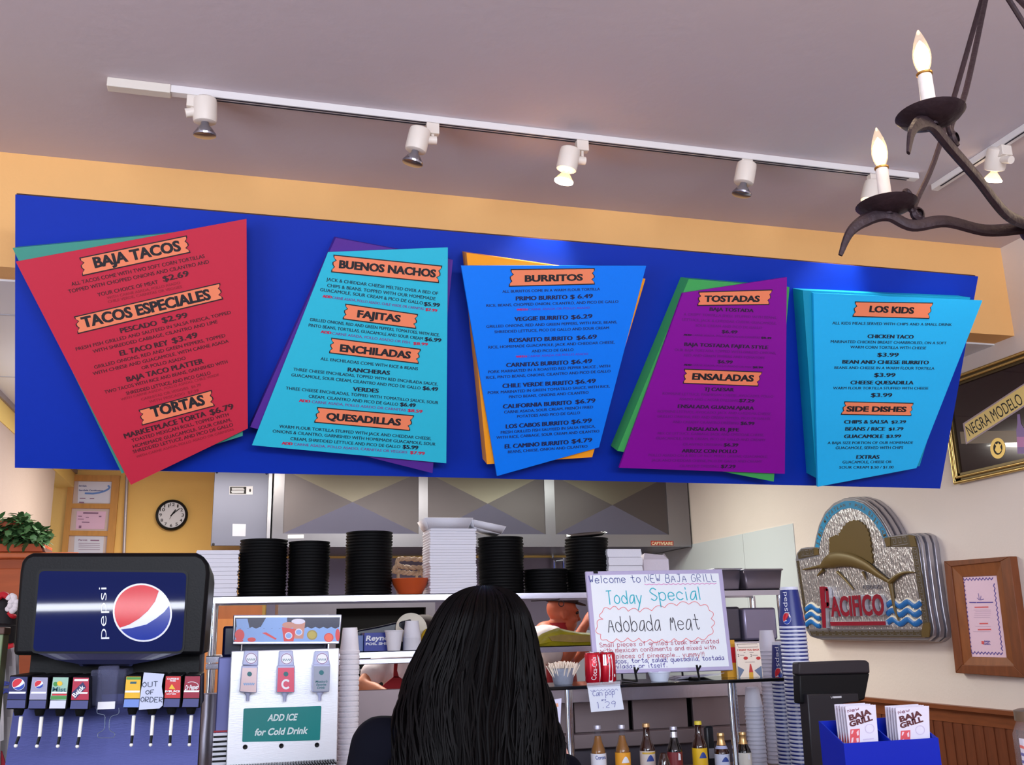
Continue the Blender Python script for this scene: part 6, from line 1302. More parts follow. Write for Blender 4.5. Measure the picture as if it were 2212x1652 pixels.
# ---------------------------------------------------------------- beer bottles
AMB = M('amber_glass', (46, 16, 8), .06, coat=.3); DRK = M('dark_bottle_glass', (16, 10, 10), .06, coat=.3); BEER = M('pale_beer', (148, 94, 4), .12); GFO = M('gold_foil', (214, 172, 116), .3, .8); SFO = M('silver_foil', (216, 216, 226), .25, .8)
def bottle(px, py, label, kind, Y=3.86):
    top = oy(px, py, Y); z0_ = ZCN+.0005; Hb = top[2]-z0_; c = V(top[0], Y, z0_); k = Hb/.228; R = .0305
    t = thing('beer_bottle', label, 'beer bottle', c, 'beer bottles under the glass shelf')
    pr = [(0, .004), (R*.8, .001), (R, .008), (R, .125*k), (R*.93, .138*k), (R*.62, .162*k), (R*.45, .185*k), (R*.42, .205*k), (R*.43, .214*k), (R*.46, .216*k), (R*.46, .221*k), (.0, .222*k)]
    S = lambda a, z, rr: c+V(rr*math.sin(a), -rr*math.cos(a), z*k)
    capc = {'clear_w': M('cap_silver', (186, 184, 200), .35, .6), 'clear_o': M('cap_silver', (186, 184, 200), .35, .6), 'brown': M('cap_gold', (196, 156, 110), .35, .6), 'dark_s': M('cap_silver', (186, 184, 200), .35, .6), 'yellow': M('cap_yellow', (224, 202, 60), .4), 'gold_a': GFO, 'gold_d': GFO}[kind]
    if kind.startswith('clear'):
        b_ = build('glass', MB().lathe(pr, c, (0, 0, 1), 28), clear('bottle_glass', (120, 124, 134), .10, .03), t)
        build('beer', MB().lathe([(0, .006), (R*.92, .01), (R*.92, .124*k), (R*.85, .138*k), (R*.56, .162*k), (R*.38, .186*k), (0, .187*k)], c, (0, 0, 1), 24), BEER, b_)
    else: b_ = build('glass', MB().lathe(pr, c, (0, 0, 1), 28), AMB if kind in ('brown', 'yellow', 'gold_a') else DRK, t)
    m = MB().lathe([(.0155, .212*k), (.0155, .217*k), (.0142, .226*k), (0, .228*k)], c, (0, 0, 1), 20)
    if kind.startswith('gold'): m.lathe([(R*.64, .166*k), (R*.48, .188*k), (R*.46, .208*k), (.0155, .212*k)], c, (0, 0, 1), 24)
    build('cap', m, capc, t)
    if kind == 'dark_s': build('neck_foil', MB().lathe([(R*.52, .182*k), (R*.47, .206*k)], c, (0, 0, 1), 24), SFO, t)
    if kind == 'gold_a': build('neck_label', MB().lathe([(R*.86, .148*k), (R*.66, .163*k)], c, (0, 0, 1), 24), M('neck_lilac', (176, 184, 220), .4), t)
    lc = {'clear_w': (224, 226, 236), 'clear_o': (232, 160, 40), 'brown': (206, 196, 190), 'dark_s': (120, 40, 44), 'yellow': (228, 184, 30), 'gold_a': (196, 204, 228), 'gold_d': (224, 220, 210)}[kind]
    lb = build('label', MB().lathe([(R+.0006, .045*k), (R+.0006, .123*k)], c, (0, 0, 1), 28), M('bottle_label_'+kind, lc, .4), t)
    m = MB(); RR = R+.0012
    if kind == 'clear_w':
        vs, fs = text_mesh('Corona', .02); m.m = 0; m.add([S(-.75+v[0]*1.5, .103+v[1]*.014, RR) for v in vs], fs)
    elif kind in ('clear_o', 'brown', 'gold_a', 'yellow'):
        mi = {'clear_o': 1, 'brown': 0, 'gold_a': 0, 'yellow': 0}[kind]; m.m = mi
        for i in range(7): m.add([S(-.55+i*.157, .085, RR), S(-.55+(i+1)*.157, .085, RR), S(-.55+(i+1)*.157, .085+.024*math.sin(PI*(i+1)/7), RR), S(-.55+i*.157, .085+.024*math.sin(PI*i/7), RR)], [(0, 1, 2, 3)])
        if kind == 'brown':
            m.m = 2
            for i in range(10): m.add([S(-1.1+i*.22, .112, RR), S(-1.1+(i+1)*.22, .112, RR), S(-1.1+(i+1)*.22, .119, RR), S(-1.1+i*.22, .119, RR)], [(0, 1, 2, 3)])
    else:
        m.m = 1; m.add([S(.0, .09, RR), S(.4, .09, RR), S(.35, .115, RR), S(.05, .12, RR)], [(0, 1, 2, 3)])
    build('print', m, [M('label_blue', (50, 74, 150), .4), PWHITE, M('label_gold', (200, 164, 60), .4)], lb, smooth=False)
for a in ((1290, 1565, 'clear beer bottle with a white and blue label, nearest the left chrome leg', 'clear_w'), (1342, 1564, 'clear golden beer bottle with an orange label', 'clear_o'), (1395, 1561, 'brown beer bottle with a gold cap and grey label', 'brown'),
          (1454, 1568, 'dark beer bottle with a silver neck foil', 'dark_s'), (1507, 1556, 'dark brown beer bottle with a yellow cap and yellow label', 'yellow'), (1556, 1582, 'amber beer bottle with gold foil and a pale neck label', 'gold_a'),
          (1603, 1580, 'dark beer bottle with a gold foil neck, nearest the clear cups', 'gold_d')): bottle(*a)
p = oy(1434, 1640, 3.7); m = MB().lathe([(0, 0), (.022, 0), (.024, .01), (.024, .09), (.012, .13), (.0115, p[2]-ZCN-.008), (0, p[2]-ZCN-.008)], (p[0], 3.7, ZCN+.0005), (0, 0, 1), 20)
t = thing('sauce_bottle', 'small dark sauce bottle with a yellow cap in front of the beer bottles', 'sauce bottle', (p[0], 3.7, ZCN+.0005)); build('glass', m, AMB, t); build('cap', MB().lathe([(.013, p[2]-ZCN-.022), (.0135, p[2]-ZCN-.004), (.011, p[2]-ZCN), (0, p[2]-ZCN)], (p[0], 3.7, ZCN+.0005), (0, 0, 1), 18), M('cap_yellow', (224, 202, 60), .4), t)
a = oy(1533, 1568, 4.0); m = MB().box((a[0]-.018, 4.0, ZCN+.0005), (a[0]+.018, 4.03, a[2])); t = thing('black_case', 'slim black upright case standing behind the yellow labelled bottle', 'case', (a[0], 4.015, ZCN+.0005)); build('body', m, M('handset_black', (20, 24, 32), .35), t, bevel=.008); build('pale_label', MB().box((a[0]-.012, 3.9985, ZCN+.06), (a[0]+.012, 4.0, ZCN+.1)), M('keypad_grey', (150, 150, 160), .5), t)

# ---------------------------------------------------------------- cup towers at the right
CLR = M('translucent_cup', (232, 234, 250), .4)
def tower(px, ptop, pbody, Y, r1, r0, mat, label, grp, name='plastic_cup', dz=.0165, extra=None, cat='cup'):
    zr1 = oy(px, pbody, Y)[2]; zt2 = oy(px, ptop, Y)[2]; cx = oy(px, pbody, Y)[0]; hc = zt2-zr1; n = max(2, int(round((zr1-ZCN)/dz))+1); dz = (zr1-ZCN)/(n-1)
    c = V(cx, Y, ZCN+.0005)
    prof = [(r1*.97, 0), (r1, 0), (r1+.0015, .002), (r1+.0015, .0065), (r1, .008), (r1*.985, .009), (r0, hc), (r0-.002, hc), (r0-.003, hc-.004), (0, hc-.004)]
    return c, hc, n, dz, prof
def plain_tower(px, ptop, pbody, Y, r1, r0, label, grp, dz):
    c, hc, n, dz, prof = tower(px, ptop, pbody, Y, r1, r0, CLR, label, grp, dz=dz)
    r = solo('plastic_cup', MB().lathe(prof, c, (0, 0, 1), 28), CLR, label, 'cup', c, grp)
    for i in range(1, n): dup(r, c+V(0, 0, i*dz))
plain_tower(1659, 1361, 1408, 4.16, .042, .030, 'upturned clear cup in the taller of the two clear cup towers', 'taller tower of clear cups', .0175)
plain_tower(1628, 1484, 1528, 4.12, .040, .029, 'upturned clear cup in the shorter of the two clear cup towers', 'shorter tower of clear cups', .0175)
NAVY = M('cup_navy', (22, 40, 120), .3); CUPW = M('cup_white', (214, 218, 236), .4)
def pepsi_tower(px, ptop, pbody, Y, r1, r0, label, grp, toplabel):
    c, hc, n, dz, prof = tower(px, ptop, pbody, Y, r1, r0, NAVY, label, grp, dz=.0158)
    rr = lambda z: r1*.985+(r0-r1*.985)*(z-.009)/(hc-.009)
    def one(cc, lab, g):
        t = thing('paper_cup', lab, 'cup', cc, g)
        build('body', MB().lathe([(r1*.985, .009), (rr(hc*.93), hc*.93)], cc, (0, 0, 1), 32), NAVY, t)
        build('rim', MB().lathe(prof[:6], cc, (0, 0, 1), 32), CUPW, t)
        build('base', MB().lathe([(rr(hc*.93), hc*.93), (r0, hc), (r0-.002, hc), (r0-.003, hc-.004), (0, hc-.004)], cc, (0, 0, 1), 32), CUPW, t); return t
    r = one(c, label, grp)
    for i in range(1, n-1): dup(r, c+V(0, 0, i*dz))
    tc = c+V(0, 0, (n-1)*dz); t = one(tc, toplabel, grp+', topmost'); b_ = [o for o in t.children if o.name.startswith('body')][0]
    S = lambda a, z, o=.0008: tc+V((rr(z)+o)*math.sin(a), -(rr(z)+o)*math.cos(a), z)
    a0 = -.95
    m = MB(); vs, fs = text_mesh('pepsi', -.005); m.m = 0
    m.add([S(a0-.15+v[1]*.46, hc*.88-v[0]*hc*.52) for v in vs], fs)
    for aa in (a0+.0, a0+PI*.62): globe(m, lambda x, y, k: S(aa+x*.36, hc*.24+y*hc*.14, .0008+.0006*min(k, 1)))
    build('print', m, [PWHITE, RED, BLUE], b_, smooth=False)
pepsi_tower(1712, 1268, 1357, 3.82, .0555, .0375, 'navy paper cup in the taller striped cup tower by the wall', 'taller tower of navy cups', 'topmost navy cup of the taller striped tower, with white cola lettering')
pepsi_tower(1694, 1386, 1476, 3.97, .054, .037, 'navy paper cup in the lower striped tower behind the taller one', 'lower tower of navy cups', 'topmost navy cup of the lower striped tower beside the clear cups')

# ---------------------------------------------------------------- till, brochures, jar
TP = Plane((0, 3.45, 0), (0, -1, 0)); Z = zm((1640, 1300), 3.867); T_ = lambda x, y, o=0: TP.hit(Z(x, y), o)
t = thing('cash_register', 'black touch screen cash register seen from behind under the beer sign', 'cash register', (2.32, 3.52, ZCN+.0005))
CHAR = M('till_charcoal', (38, 32, 38), .5); 
build('screen_back', MB().prism([T_(330, 505), T_(895, 486), T_(922, 505), T_(928, 596), T_(330, 610)], V(0, .05, 0)), CHAR, t, bevel=.006)
build('screen_lower', MB().prism([T_(335, 606, -.006), T_(926, 594, -.006), T_(884, 815, -.006), T_(830, 830, -.006), T_(345, 850, -.006)], V(0, .05, 0)), BLACK, t, bevel=.006)
nk = build('neck', MB().prism([T_(400, 770, .02), T_(826, 762, .02), T_(835, 832, .02), T_(700, 850, .02), T_(690, 1480, .02), T_(455, 1480, .02)], V(0, .06, 0)), M('till_neck', (30, 28, 34), .4), t, bevel=.004)
m = MB(); m.ribbon([T_(598, 790, .0212), T_(606, 806, .0212), T_(616, 788, .0212)], .0025, NY); m.ribbon([T_(618, 796, .0212), T_(688, 792, .0212)], .007, NY); build('maker_mark', m, M('mark_grey', (200, 200, 205), .5), nk, smooth=False)
a, b = T_(400, 1000), T_(640, 1000); build('base', MB().box((a[0]+.0, 3.42, ZCN+.0005), (b[0]+.08, 3.66, ZCN+.045)), CHAR, t, bevel=.008)
YBr = 2.5; bp0 = oy(*Z(705, 1185), YBr); bp1 = oy(*Z(1495, 1130), YBr); bx0, bx1, bzf = bp0[0], bp1[0], (bp0[2]+bp1[2])/2; BD = .115; bzb = oy(*Z(575, 990), YBr+BD)[2]
t = thing('brochure_holder', 'royal blue two pocket brochure holder on the counter in the lower right corner', 'brochure holder', ((bx0+bx1)/2, YBr+BD/2, ZCN+.0005))
BLP = M('holder_blue', (4, 36, 176), .3); w = .004
build('front', MB().box((bx0, YBr, ZCN+.0005), (bx1, YBr+w, bzf)), BLP, t)
build('back', MB().box((bx0, YBr+BD-w, ZCN+.0005), (bx1, YBr+BD, bzb)), BLP, t)
build('bottom', MB().box((bx0, YBr+w, ZCN+.0005), (bx1, YBr+BD-w, ZCN+.006)), BLP, t)
xm_ = (bx0+bx1)/2
for x in (bx0, xm_-w/2, bx1-w): build('side' if x != xm_-w/2 else 'divider', MB().prism([(x, YBr+w, ZCN+.006), (x, YBr+BD-w, ZCN+.006), (x, YBr+BD-w, bzb), (x, YBr+w, bzf)], V(w, 0, 0)), BLP, t)
def brochures(Q, n, lab, glab, grp):
    for i in range(n):
        Y = YBr+.026+i*.011; P = Plane((0, Y, 0), (0, -1, 0)); dx, dy = -22*i, -4*i+(3 if i % 2 else 0)
        q_ = [P.hit(Z(x+dx, y+dy)) for x, y in Q]; zb2 = ZCN+.02
        lo = [V(q_[3][0]+.004, Y, zb2), V(q_[2][0]-.004, Y, zb2)]
        t2 = thing('menu_brochure', lab if i == 0 else glab, 'brochure', ((lo[0][0]+lo[1][0])/2, Y, zb2), None if i == 0 else grp)
        sh_ = build('sheet', MB().prism([q_[0], q_[1], lo[1], lo[0]], V(0, .0025, 0)), M('brochure_paper', (226, 222, 238), .6), t2)
        m = MB(); X0 = Q[0][0]+dx; Y0 = Q[0][1]+dy; zz2 = lambda x, y: Z(X0+x, Y0+y); m.m = 1
        hand(m, 'New', P, zz2(25, 55), zz2(118, 30), 30/3.867, .0008, .0016); m.m = 0
        txt(m, 'BAJA', P, zz2(38, 118), zz2(222, 62), 46/3.867, .0008, bold=.05); txt(m, 'GRILL', P, zz2(42, 172), zz2(232, 112), 44/3.867, .0008, bold=.05)
        m.m = 2; ph = lambda x, y, o=.0008: P.hit(zz2(x, y), o)
        m.poly([ph(38, 310), ph(122, 304), ph(122, 186), ph(44, 192)]); m.m = 3
        for g in ([(55, 200), (72, 200), (62, 228), (50, 232)], [(95, 215), (112, 196), (114, 240), (100, 244)], [(56, 262), (70, 258), (66, 300), (50, 302)], [(92, 268), (112, 262), (114, 296), (98, 300)]): m.poly([ph(x, y, .0011) for x, y in g][::-1])
        m.m = 4; R_ = [[ph(205+r*math.cos(a), 185-r*math.sin(a)) for a in np.linspace(0, 2*PI, 25)[:-1]] for r in (40, 34)]; m.add(R_[0]+R_[1], [(i2, (i2+1) % 24, (i2+1) % 24+24, i2+24) for i2 in range(24)])
        m.ribbon([ph(150, 278), ph(240, 268)], .003, NY)
        build('print', m, [M('brochure_brown', (92, 44, 50), .6), M('brochure_plum', (130, 60, 90), .6), M('brochure_red', (220, 84, 92), .6), M('brochure_rose', (240, 206, 218), .6), M('brochure_faint', (206, 196, 224), .6)], sh_, smooth=False)
brochures([(718, 872), (972, 858), (978, 1165), (752, 1172)], 5, 'front takeaway menu leaflet in the left pocket of the blue holder', 'takeaway menu leaflet tucked behind the front one in the left pocket', 'leaflets in the left pocket')
brochures([(1140, 884), (1418, 868), (1362, 1140), (1132, 1150)], 5, 'front takeaway menu leaflet in the right pocket of the blue holder', 'takeaway menu leaflet tucked behind the front one in the right pocket', 'leaflets in the right pocket')
p = oy(2214, 1600, 2.3); zj = oy(2212, 1552, 2.3)[2]; c = V(p[0]+.18, 2.44, ZCN+.0005); Rj = .072; Hj = zj-ZCN
t = thing('glass_jar', 'glass jar with a red and blue printed paper at the bottom right edge', 'jar', c)
build('glass', MB().lathe([(0, .003), (Rj*.9, 0), (Rj, .01), (Rj, Hj*.82), (Rj*.8, Hj*.92), (Rj*.8, Hj)], c, (0, 0, 1), 32), GLASS, t)
build('lid', MB().lathe([(Rj*.84, Hj*.93), (Rj*.84, Hj+.004), (Rj*.7, Hj+.008), (0, Hj+.008)], c, (0, 0, 1), 32), M('jar_lid', (150, 128, 104), .35, .6), t)
S = lambda a, z: c+V((Rj+.001)*math.sin(a), -(Rj+.001)*math.cos(a), z)
m = MB(); an = np.linspace(-1.6, .6, 15)
for z0_, z1_, mi, wv in ((Hj*.28, Hj*.80, 0, 0),):
    for i in range(14): m.m = mi; m.add([S(an[i], z0_), S(an[i+1], z0_), S(an[i+1], z1_), S(an[i], z1_)], [(0, 1, 2, 3)])
Rj += .0008
for zc2, mi in ((Hj*.72, 1), (Hj*.66, 2), (Hj*.60, 2), (Hj*.54, 2), (Hj*.47, 1), (Hj*.41, 1)):
    m.m = mi; f2 = lambda a: zc2+.006*math.sin(a*7)
    for i in range(14): m.add([S(an[i], f2(an[i])-.004), S(an[i+1], f2(an[i+1])-.004), S(an[i+1], f2(an[i+1])+.004), S(an[i], f2(an[i])+.004)], [(0, 1, 2, 3)])
build('paper_label', m, [M('jar_paper', (232, 226, 236), .6), M('jar_coral', (232, 120, 110), .6), M('jar_slate', (120, 116, 170), .6)], t, smooth=False)
# ================================================================ people
SKIN = M('skin_warm', (196, 124, 92), .5); SKINP = M('skin_pale', (226, 172, 160), .5)
def limb(m, pts, rs, sq=None):
    P = [np.array(p, float) for p in pts]
    m.tube(P, rs, 14)
    for p, r in zip(P, rs): m.ell(p, (r, r, r), 14, 10)
def torso(m, pts, ws, ds, side):
    """stack of flattened rings: half widths ws along side, half depths ds"""
    side = unit(np.array(side, float)); P = bez([np.array(p, float) for p in pts], 4); k = len(P)
    W_i = np.interp(np.linspace(0, len(ws)-1, k), range(len(ws)), ws); D_i = np.interp(np.linspace(0, len(ds)-1, k), range(len(ds)), ds)
    fwd = unit(np.cross(V(0, 0, 1), side)); n = 24; vs = []
    for p, a, b in zip(P, W_i, D_i):
        for j in range(n):
            t = 2*PI*j/n; vs.append(p+side*a*math.copysign(abs(math.cos(t))**.8, math.cos(t))+fwd*b*math.copysign(abs(math.sin(t))**.8, math.sin(t)))
    fs = [(i*n+j, i*n+(j+1) % n, (i+1)*n+(j+1) % n, (i+1)*n+j) for i in range(k-1) for j in range(n)]+[tuple(range(n-1, -1, -1)), tuple(range((k-1)*n, k*n))]
    m.add(vs, fs)
def head(m, c, fwd, up, s=1.0):
    fwd = unit(np.array(fwd, float)); up = unit(np.array(up, float)); up = unit(up-fwd*(up@fwd)); rt = np.cross(fwd, up)
    L = lambda x, y, z: np.array(c, float)+(rt*x+fwd*y+up*z)*s
    def e(x, y, z, rx, ry, rz):
        n0 = len(m.v); m.ell((0, 0, 0), (rx*s, ry*s, rz*s), 18, 14)
        o = L(x, y, z)
        for i in range(n0, len(m.v)): v = m.v[i]; m.v[i] = tuple(o+rt*v[0]+fwd*v[1]+up*v[2])
    e(0, -.012, .03, .076, .094, .088); e(0, .022, -.035, .062, .066, .078); e(0, .052, -.082, .032, .032, .028)
    e(0, .084, .016, .030, .020, .016); m.tube([L(0, .088, .012), L(0, .104, -.022)], [.008*s, .013*s], 10); e(0, .103, -.024, .014, .012, .010)
    for x in (-1, 1): e(x*.078, -.004, -.008, .010, .022, .032); e(x*.040, .07, -.025, .022, .018, .02); e(x*.034, .078, .030, .026, .014, .010)
    e(0, .083, -.056, .022, .012, .009); e(0, .08, -.066, .018, .012, .008)
    return L
def hand_mesh(m, wrist, d, nrm, curl=.5, s=1.0, mirror=1, spread=1.0):
    """palm and five bent fingers; d = direction of the fingers, nrm = back of the hand"""
    d = unit(np.array(d, float)); nrm = np.array(nrm, float); nrm = unit(nrm-d*(nrm@d)); sd = np.cross(d, nrm)*mirror; w = np.array(wrist, float)
    for t, a, b in ((.0, .024, .016), (.03, .032, .015), (.06, .038, .014), (.085, .039, .0125)):
        for x in (-.6, 0, .6): m.ell(w+d*t*s+sd*x*a*s, (b*1.15*s,)*3, 10, 8)
    m.tube([w, w+d*.05*s, w+d*.088*s], [.021*s, .025*s, .022*s], 12, flat=(nrm, 1.5))
    for x, L, r in ((-.030, .070, .0085), (-.010, .080, .009), (.010, .075, .0086), (.029, .058, .0076)):
        p = w+d*.085*s+sd*x*s; q = p; dd = unit(d+sd*x*2.0*spread); pts = [p]
        for k, f in enumerate((.45, .32, .25)):
            dd = unit(dd-nrm*curl*(.55+.35*k)); q = q+dd*L*f*s; pts.append(q)
        limb(m, pts, [r*s, r*.96*s, r*.88*s, r*.76*s])
    p = w+d*.028*s-sd*.026*s; t1 = unit(d*.62-sd*.75-nrm*.25); t2 = unit(d*.85-sd*.30-nrm*.4)
    limb(m, [p, p+t1*.036*s, p+t1*.036*s+t2*.028*s, p+t1*.036*s+t2*.05*s], [.014*s, .0115*s, .0098*s, .0082*s])
def remesh(o, vox, sm=3):
    md = o.modifiers.new('skin', 'REMESH'); md.mode = 'VOXEL'; md.voxel_size = vox; md.use_smooth_shade = True
    md = o.modifiers.new('soft', 'SMOOTH'); md.iterations = sm; md.factor = .5
def human(name, label, J, fwd, skin, shirt, trousers, vox, sleeve=1.0, hands=None, female=False, headfwd=None):
    side = unit(np.cross(np.array(fwd, float), V(0, 0, 1)))
    t = thing(name, label, 'person', (J['pel'][0], J['pel'][1], 0))
    m = MB(); hf = headfwd if headfwd is not None else fwd
    L = head(m, J['head'], hf, J.get('headup', (0, 0, 1)))
    k = .92 if female else 1.05
    limb(m, [J['chest']+V(0, 0, .12), J['neck'], J['head']-V(0, 0, .05)], [.07*k, .052*k, .050*k])
    torso(m, [J['pel']-V(0, 0, .09), J['pel'], J['pel']*.5+J['chest']*.5, J['chest'], J['chest']+V(0, 0, .10), J['chest']+V(0, 0, .16)], [.13, .165, .125 if female else .15, .155*k, .15*k, .09], [.10, .115, .09, .11, .09, .06], side)
    for s_ in 'LR':
        limb(m, [J['sh'+s_], J['sh'+s_]*.5+J['el'+s_]*.5, J['el'+s_], J['el'+s_]*.6+J['wr'+s_]*.4, J['wr'+s_]], [.052*k, .046*k, .038*k, .039*k, .026*k])
        limb(m, [J['chest']+V(0, 0, .1), J['sh'+s_]], [.06*k, .054*k])
        hp = J['pel']+side*(.09 if s_ == 'R' else -.09)-V(0, 0, .05)
        kn = V(hp[0], hp[1]+.01, .48)+fwd*.02; an = V(hp[0], hp[1], .085)-fwd*.02
        limb(m, [hp, hp*.5+kn*.5, kn, kn*.65+an*.35, an], [.088, .075, .056, .057, .036]); limb(m, [an-V(0, 0, .045)-fwd*.03, an-V(0, 0, .055)+fwd*.14], [.036, .028])
        hd_ = (hands or {}).get(s_); wr = J['wr'+s_]
        if hd_: hand_mesh(m, wr, hd_[0], hd_[1], hd_[2], .95 if female else 1.05, hd_[3])
        else: hand_mesh(m, wr, unit(wr-J['el'+s_]), V(0, 0, 1), .45, .95 if female else 1.05, 1 if s_ == 'L' else -1)
    bd = build('body', m, skin, t); remesh(bd, vox)
    m = MB()
    for x in (-1, 1): m.ell(L(x*.034, .081, .016), (.012, .012, .012), 12, 8)
    build('eyes', m, M('eye_dark', (40, 28, 24), .2), t)
    # shirt and trousers follow the body
    m = MB(); g = .014
    torso(m, [J['pel']-V(0, 0, .08), J['pel'], J['pel']*.5+J['chest']*.5, J['chest'], J['chest']+V(0, 0, .11), J['chest']+V(0, 0, .165)], [.185, .185, .145 if female else .17, .165*k+g, .15*k+g, .08], [.13, .13, .11, .12+g*.5, .095+g, .065], side)
    for s_ in 'LR':
        a, b = J['sh'+s_], J['el'+s_]; limb(m, [J['chest']+V(0, 0, .1), a], [.06*k+g, .054*k+g])
        if sleeve <= .5: e_ = a+(b-a)*sleeve*2*.62; limb(m, [a, e_], [.052*k+g, .052*k+g])
        else: limb(m, [a, a*.5+b*.5, b, b+(J['wr'+s_]-b)*(sleeve*2-1)], [.052*k+g, .046*k+g, .038*k+g, .030*k+g])
    st_ = build('shirt', m, shirt, t); remesh(st_, vox*1.3, 4)
    m = MB()
    torso(m, [J['pel']-V(0, 0, .14), J['pel']-V(0, 0, .06), J['pel']+V(0, 0, .04)], [.16, .185, .172], [.12, .13, .12], side)
    for s_ in (1, -1):
        hp = J['pel']+side*.09*s_-V(0, 0, .05); kn = V(hp[0], hp[1]+.01, .48)+fwd*.02; an = V(hp[0], hp[1], .10)-fwd*.02
        limb(m, [hp, kn, an], [.098, .068, .058])
    tr = build('trousers', m, trousers, t); remesh(tr, vox*1.5, 3)
    return t, L
# ---------------------------------------------------------------- the customer in front of the counter
fwd = V(0, 1, 0)
wr = oy(1222, 1668, 2.25)
J = dict(head=V(.478, 2.015, 1.515), neck=V(.462, 2.0, 1.395), chest=V(.446, 2.0, 1.215), pel=V(.44, 2.0, .90), shL=V(.275, 1.995, 1.335), shR=V(.585, 1.995, 1.315),
         elL=V(.215, 2.02, 1.08), wrL=V(.30, 2.22, .985), elR=V(.665, 2.06, 1.08), wrR=wr)
NAVYTOP = M('dark_navy_top', (9, 10, 20), .9, spec=.1)
cu, L = human('person', 'customer with very long dark hair and a dark top, seen from behind at the counter', J, fwd, SKINP, NAVYTOP, M('dark_jeans', (24, 28, 44), .8), .0065, 1.0,
              {'R': (unit(oy(1205, 1628, 2.29)-wr), V(.9, -.25, 0), .75, -1)}, True)
HAIR = M('dark_hair', (6, 4, 5), .5, spec=.1)
sec = [(1266, 1035, 1066), (1269, 1020, 1080), (1276, 1002, 1098), (1288, 981, 1115), (1304, 965, 1128), (1330, 948, 1141), (1370, 928, 1153), (1420, 905, 1163), (1470, 882, 1173), (1520, 862, 1184), (1570, 846, 1194), (1620, 838, 1201), (1680, 836, 1204), (1760, 845, 1200), (1860, 870, 1190)]
S_ = []
for y, a, b in sec:
    p, q = oy(a, y, 1.98), oy(b, y, 1.98); z = (p[2]+q[2])/2; t_ = min(1, max(0, (1.47-z)/.16))
    S_.append(((p[0]+q[0])/2, 2.0-.055*t_, z, (q[0]-p[0])/2, min(.118, (q[0]-p[0])/2*1.25)*(1-t_)+.088*t_, 150-50*t_))
def hp_(i, u, off=0.0, du=0.0):
    i = max(0, min(len(S_)-1.001, i)); k = int(i); f = i-k; A_ = [S_[k][j]*(1-f)+S_[k+1][j]*f for j in range(6)]
    th = math.radians(-90+A_[5]*u); return V(A_[0]+(A_[3]+off)*math.cos(th)+du, A_[1]+(A_[4]+off)*math.sin(th), A_[2])
m = MB(); nu = 40; vs = []; rows = [i*.5 for i in range((len(S_)-1)*2+1)]; rg = random.Random(12)
for r_ in rows:
    for j in range(nu+1): u = -1+2*j/nu; vs.append(hp_(r_, u, -.004+.0025*math.sin(u*31+r_*.6)))
vs.append(V(S_[0][0], S_[0][1], S_[0][2]+.002)); top = len(vs)-1
m.add(vs, [(i*(nu+1)+j, i*(nu+1)+j+1, (i+1)*(nu+1)+j+1, (i+1)*(nu+1)+j) for i in range(len(rows)-1) for j in range(nu)]+[(j+1, j, top) for j in range(nu)])
for k in range(340):
    u = rg.uniform(-1, 1); i0 = rg.choice([rg.uniform(0, 1.5), rg.uniform(0, 6)]); i1 = rg.uniform(10.5, 14); ph = rg.uniform(0, 6.3); am = rg.uniform(.002, .008); fr = rg.uniform(1.0, 1.9); oo = rg.uniform(-.003, .004)
    pts = []; nn = 22
    for j in range(nn):
        i_ = i0+(i1-i0)*j/(nn-1); g = min(1, max(0, (i_-4)/5)); pts.append(hp_(i_, u+.02*math.sin(i_*.8+ph)*g, oo, am*g*math.sin(i_*fr+ph)))
    r0 = rg.uniform(.0018, .0042); m.tube(pts, [r0*(.6+.4*math.sin(PI*min(1, (j+1)/nn)))*(1 if j < nn-2 else .4) for j in range(nn)], 5)
for k in range(26):
    u = rg.choice([1, 1, 1, -1])*rg.uniform(.9, 1); ph = rg.uniform(0, 6); i0 = rg.uniform(6.5, 9.5); i1 = i0+rg.uniform(1.5, 3.6)
    m.tube([hp_(i0+(i1-i0)*j/9, u, .002+.020*(j/9)**1.3*rg.uniform(.6, 1.1), .004*math.sin(j*.7+ph)) for j in range(10)], .0008, 4)
build('hair', m, HAIR, cu)
PM = Plane((0, 2.315, 0), (0, -1, 0)); pq = [PM.hit(p) for p in ((1120, 1522), (1213, 1508), (1206, 1652), (1120, 1668))]
t = thing('paper_menu', 'printed paper sheet held up in front of the dark haired customer, by the chrome leg', 'paper', sum(pq)/4)
build('sheet', MB().prism(pq, V(0, .0012, 0)), M('sheet_lilac', (206, 206, 230), .8), t)
m = MB(); m.m = 0; m.ribbon([PM.hit((1187, 1526), .001), PM.hit((1206, 1522), .001)], .008, NY); m.m = 1
for y in (1540, 1552, 1564, 1576, 1590): m.ribbon([PM.hit((1150, y+4), .001), PM.hit((1204-(y % 7), y), .001)], .0022, NY)
build('print', m, [M('sheet_orange', (216, 160, 130), .7), M('sheet_grey', (150, 150, 180), .7)], t, smooth=False)
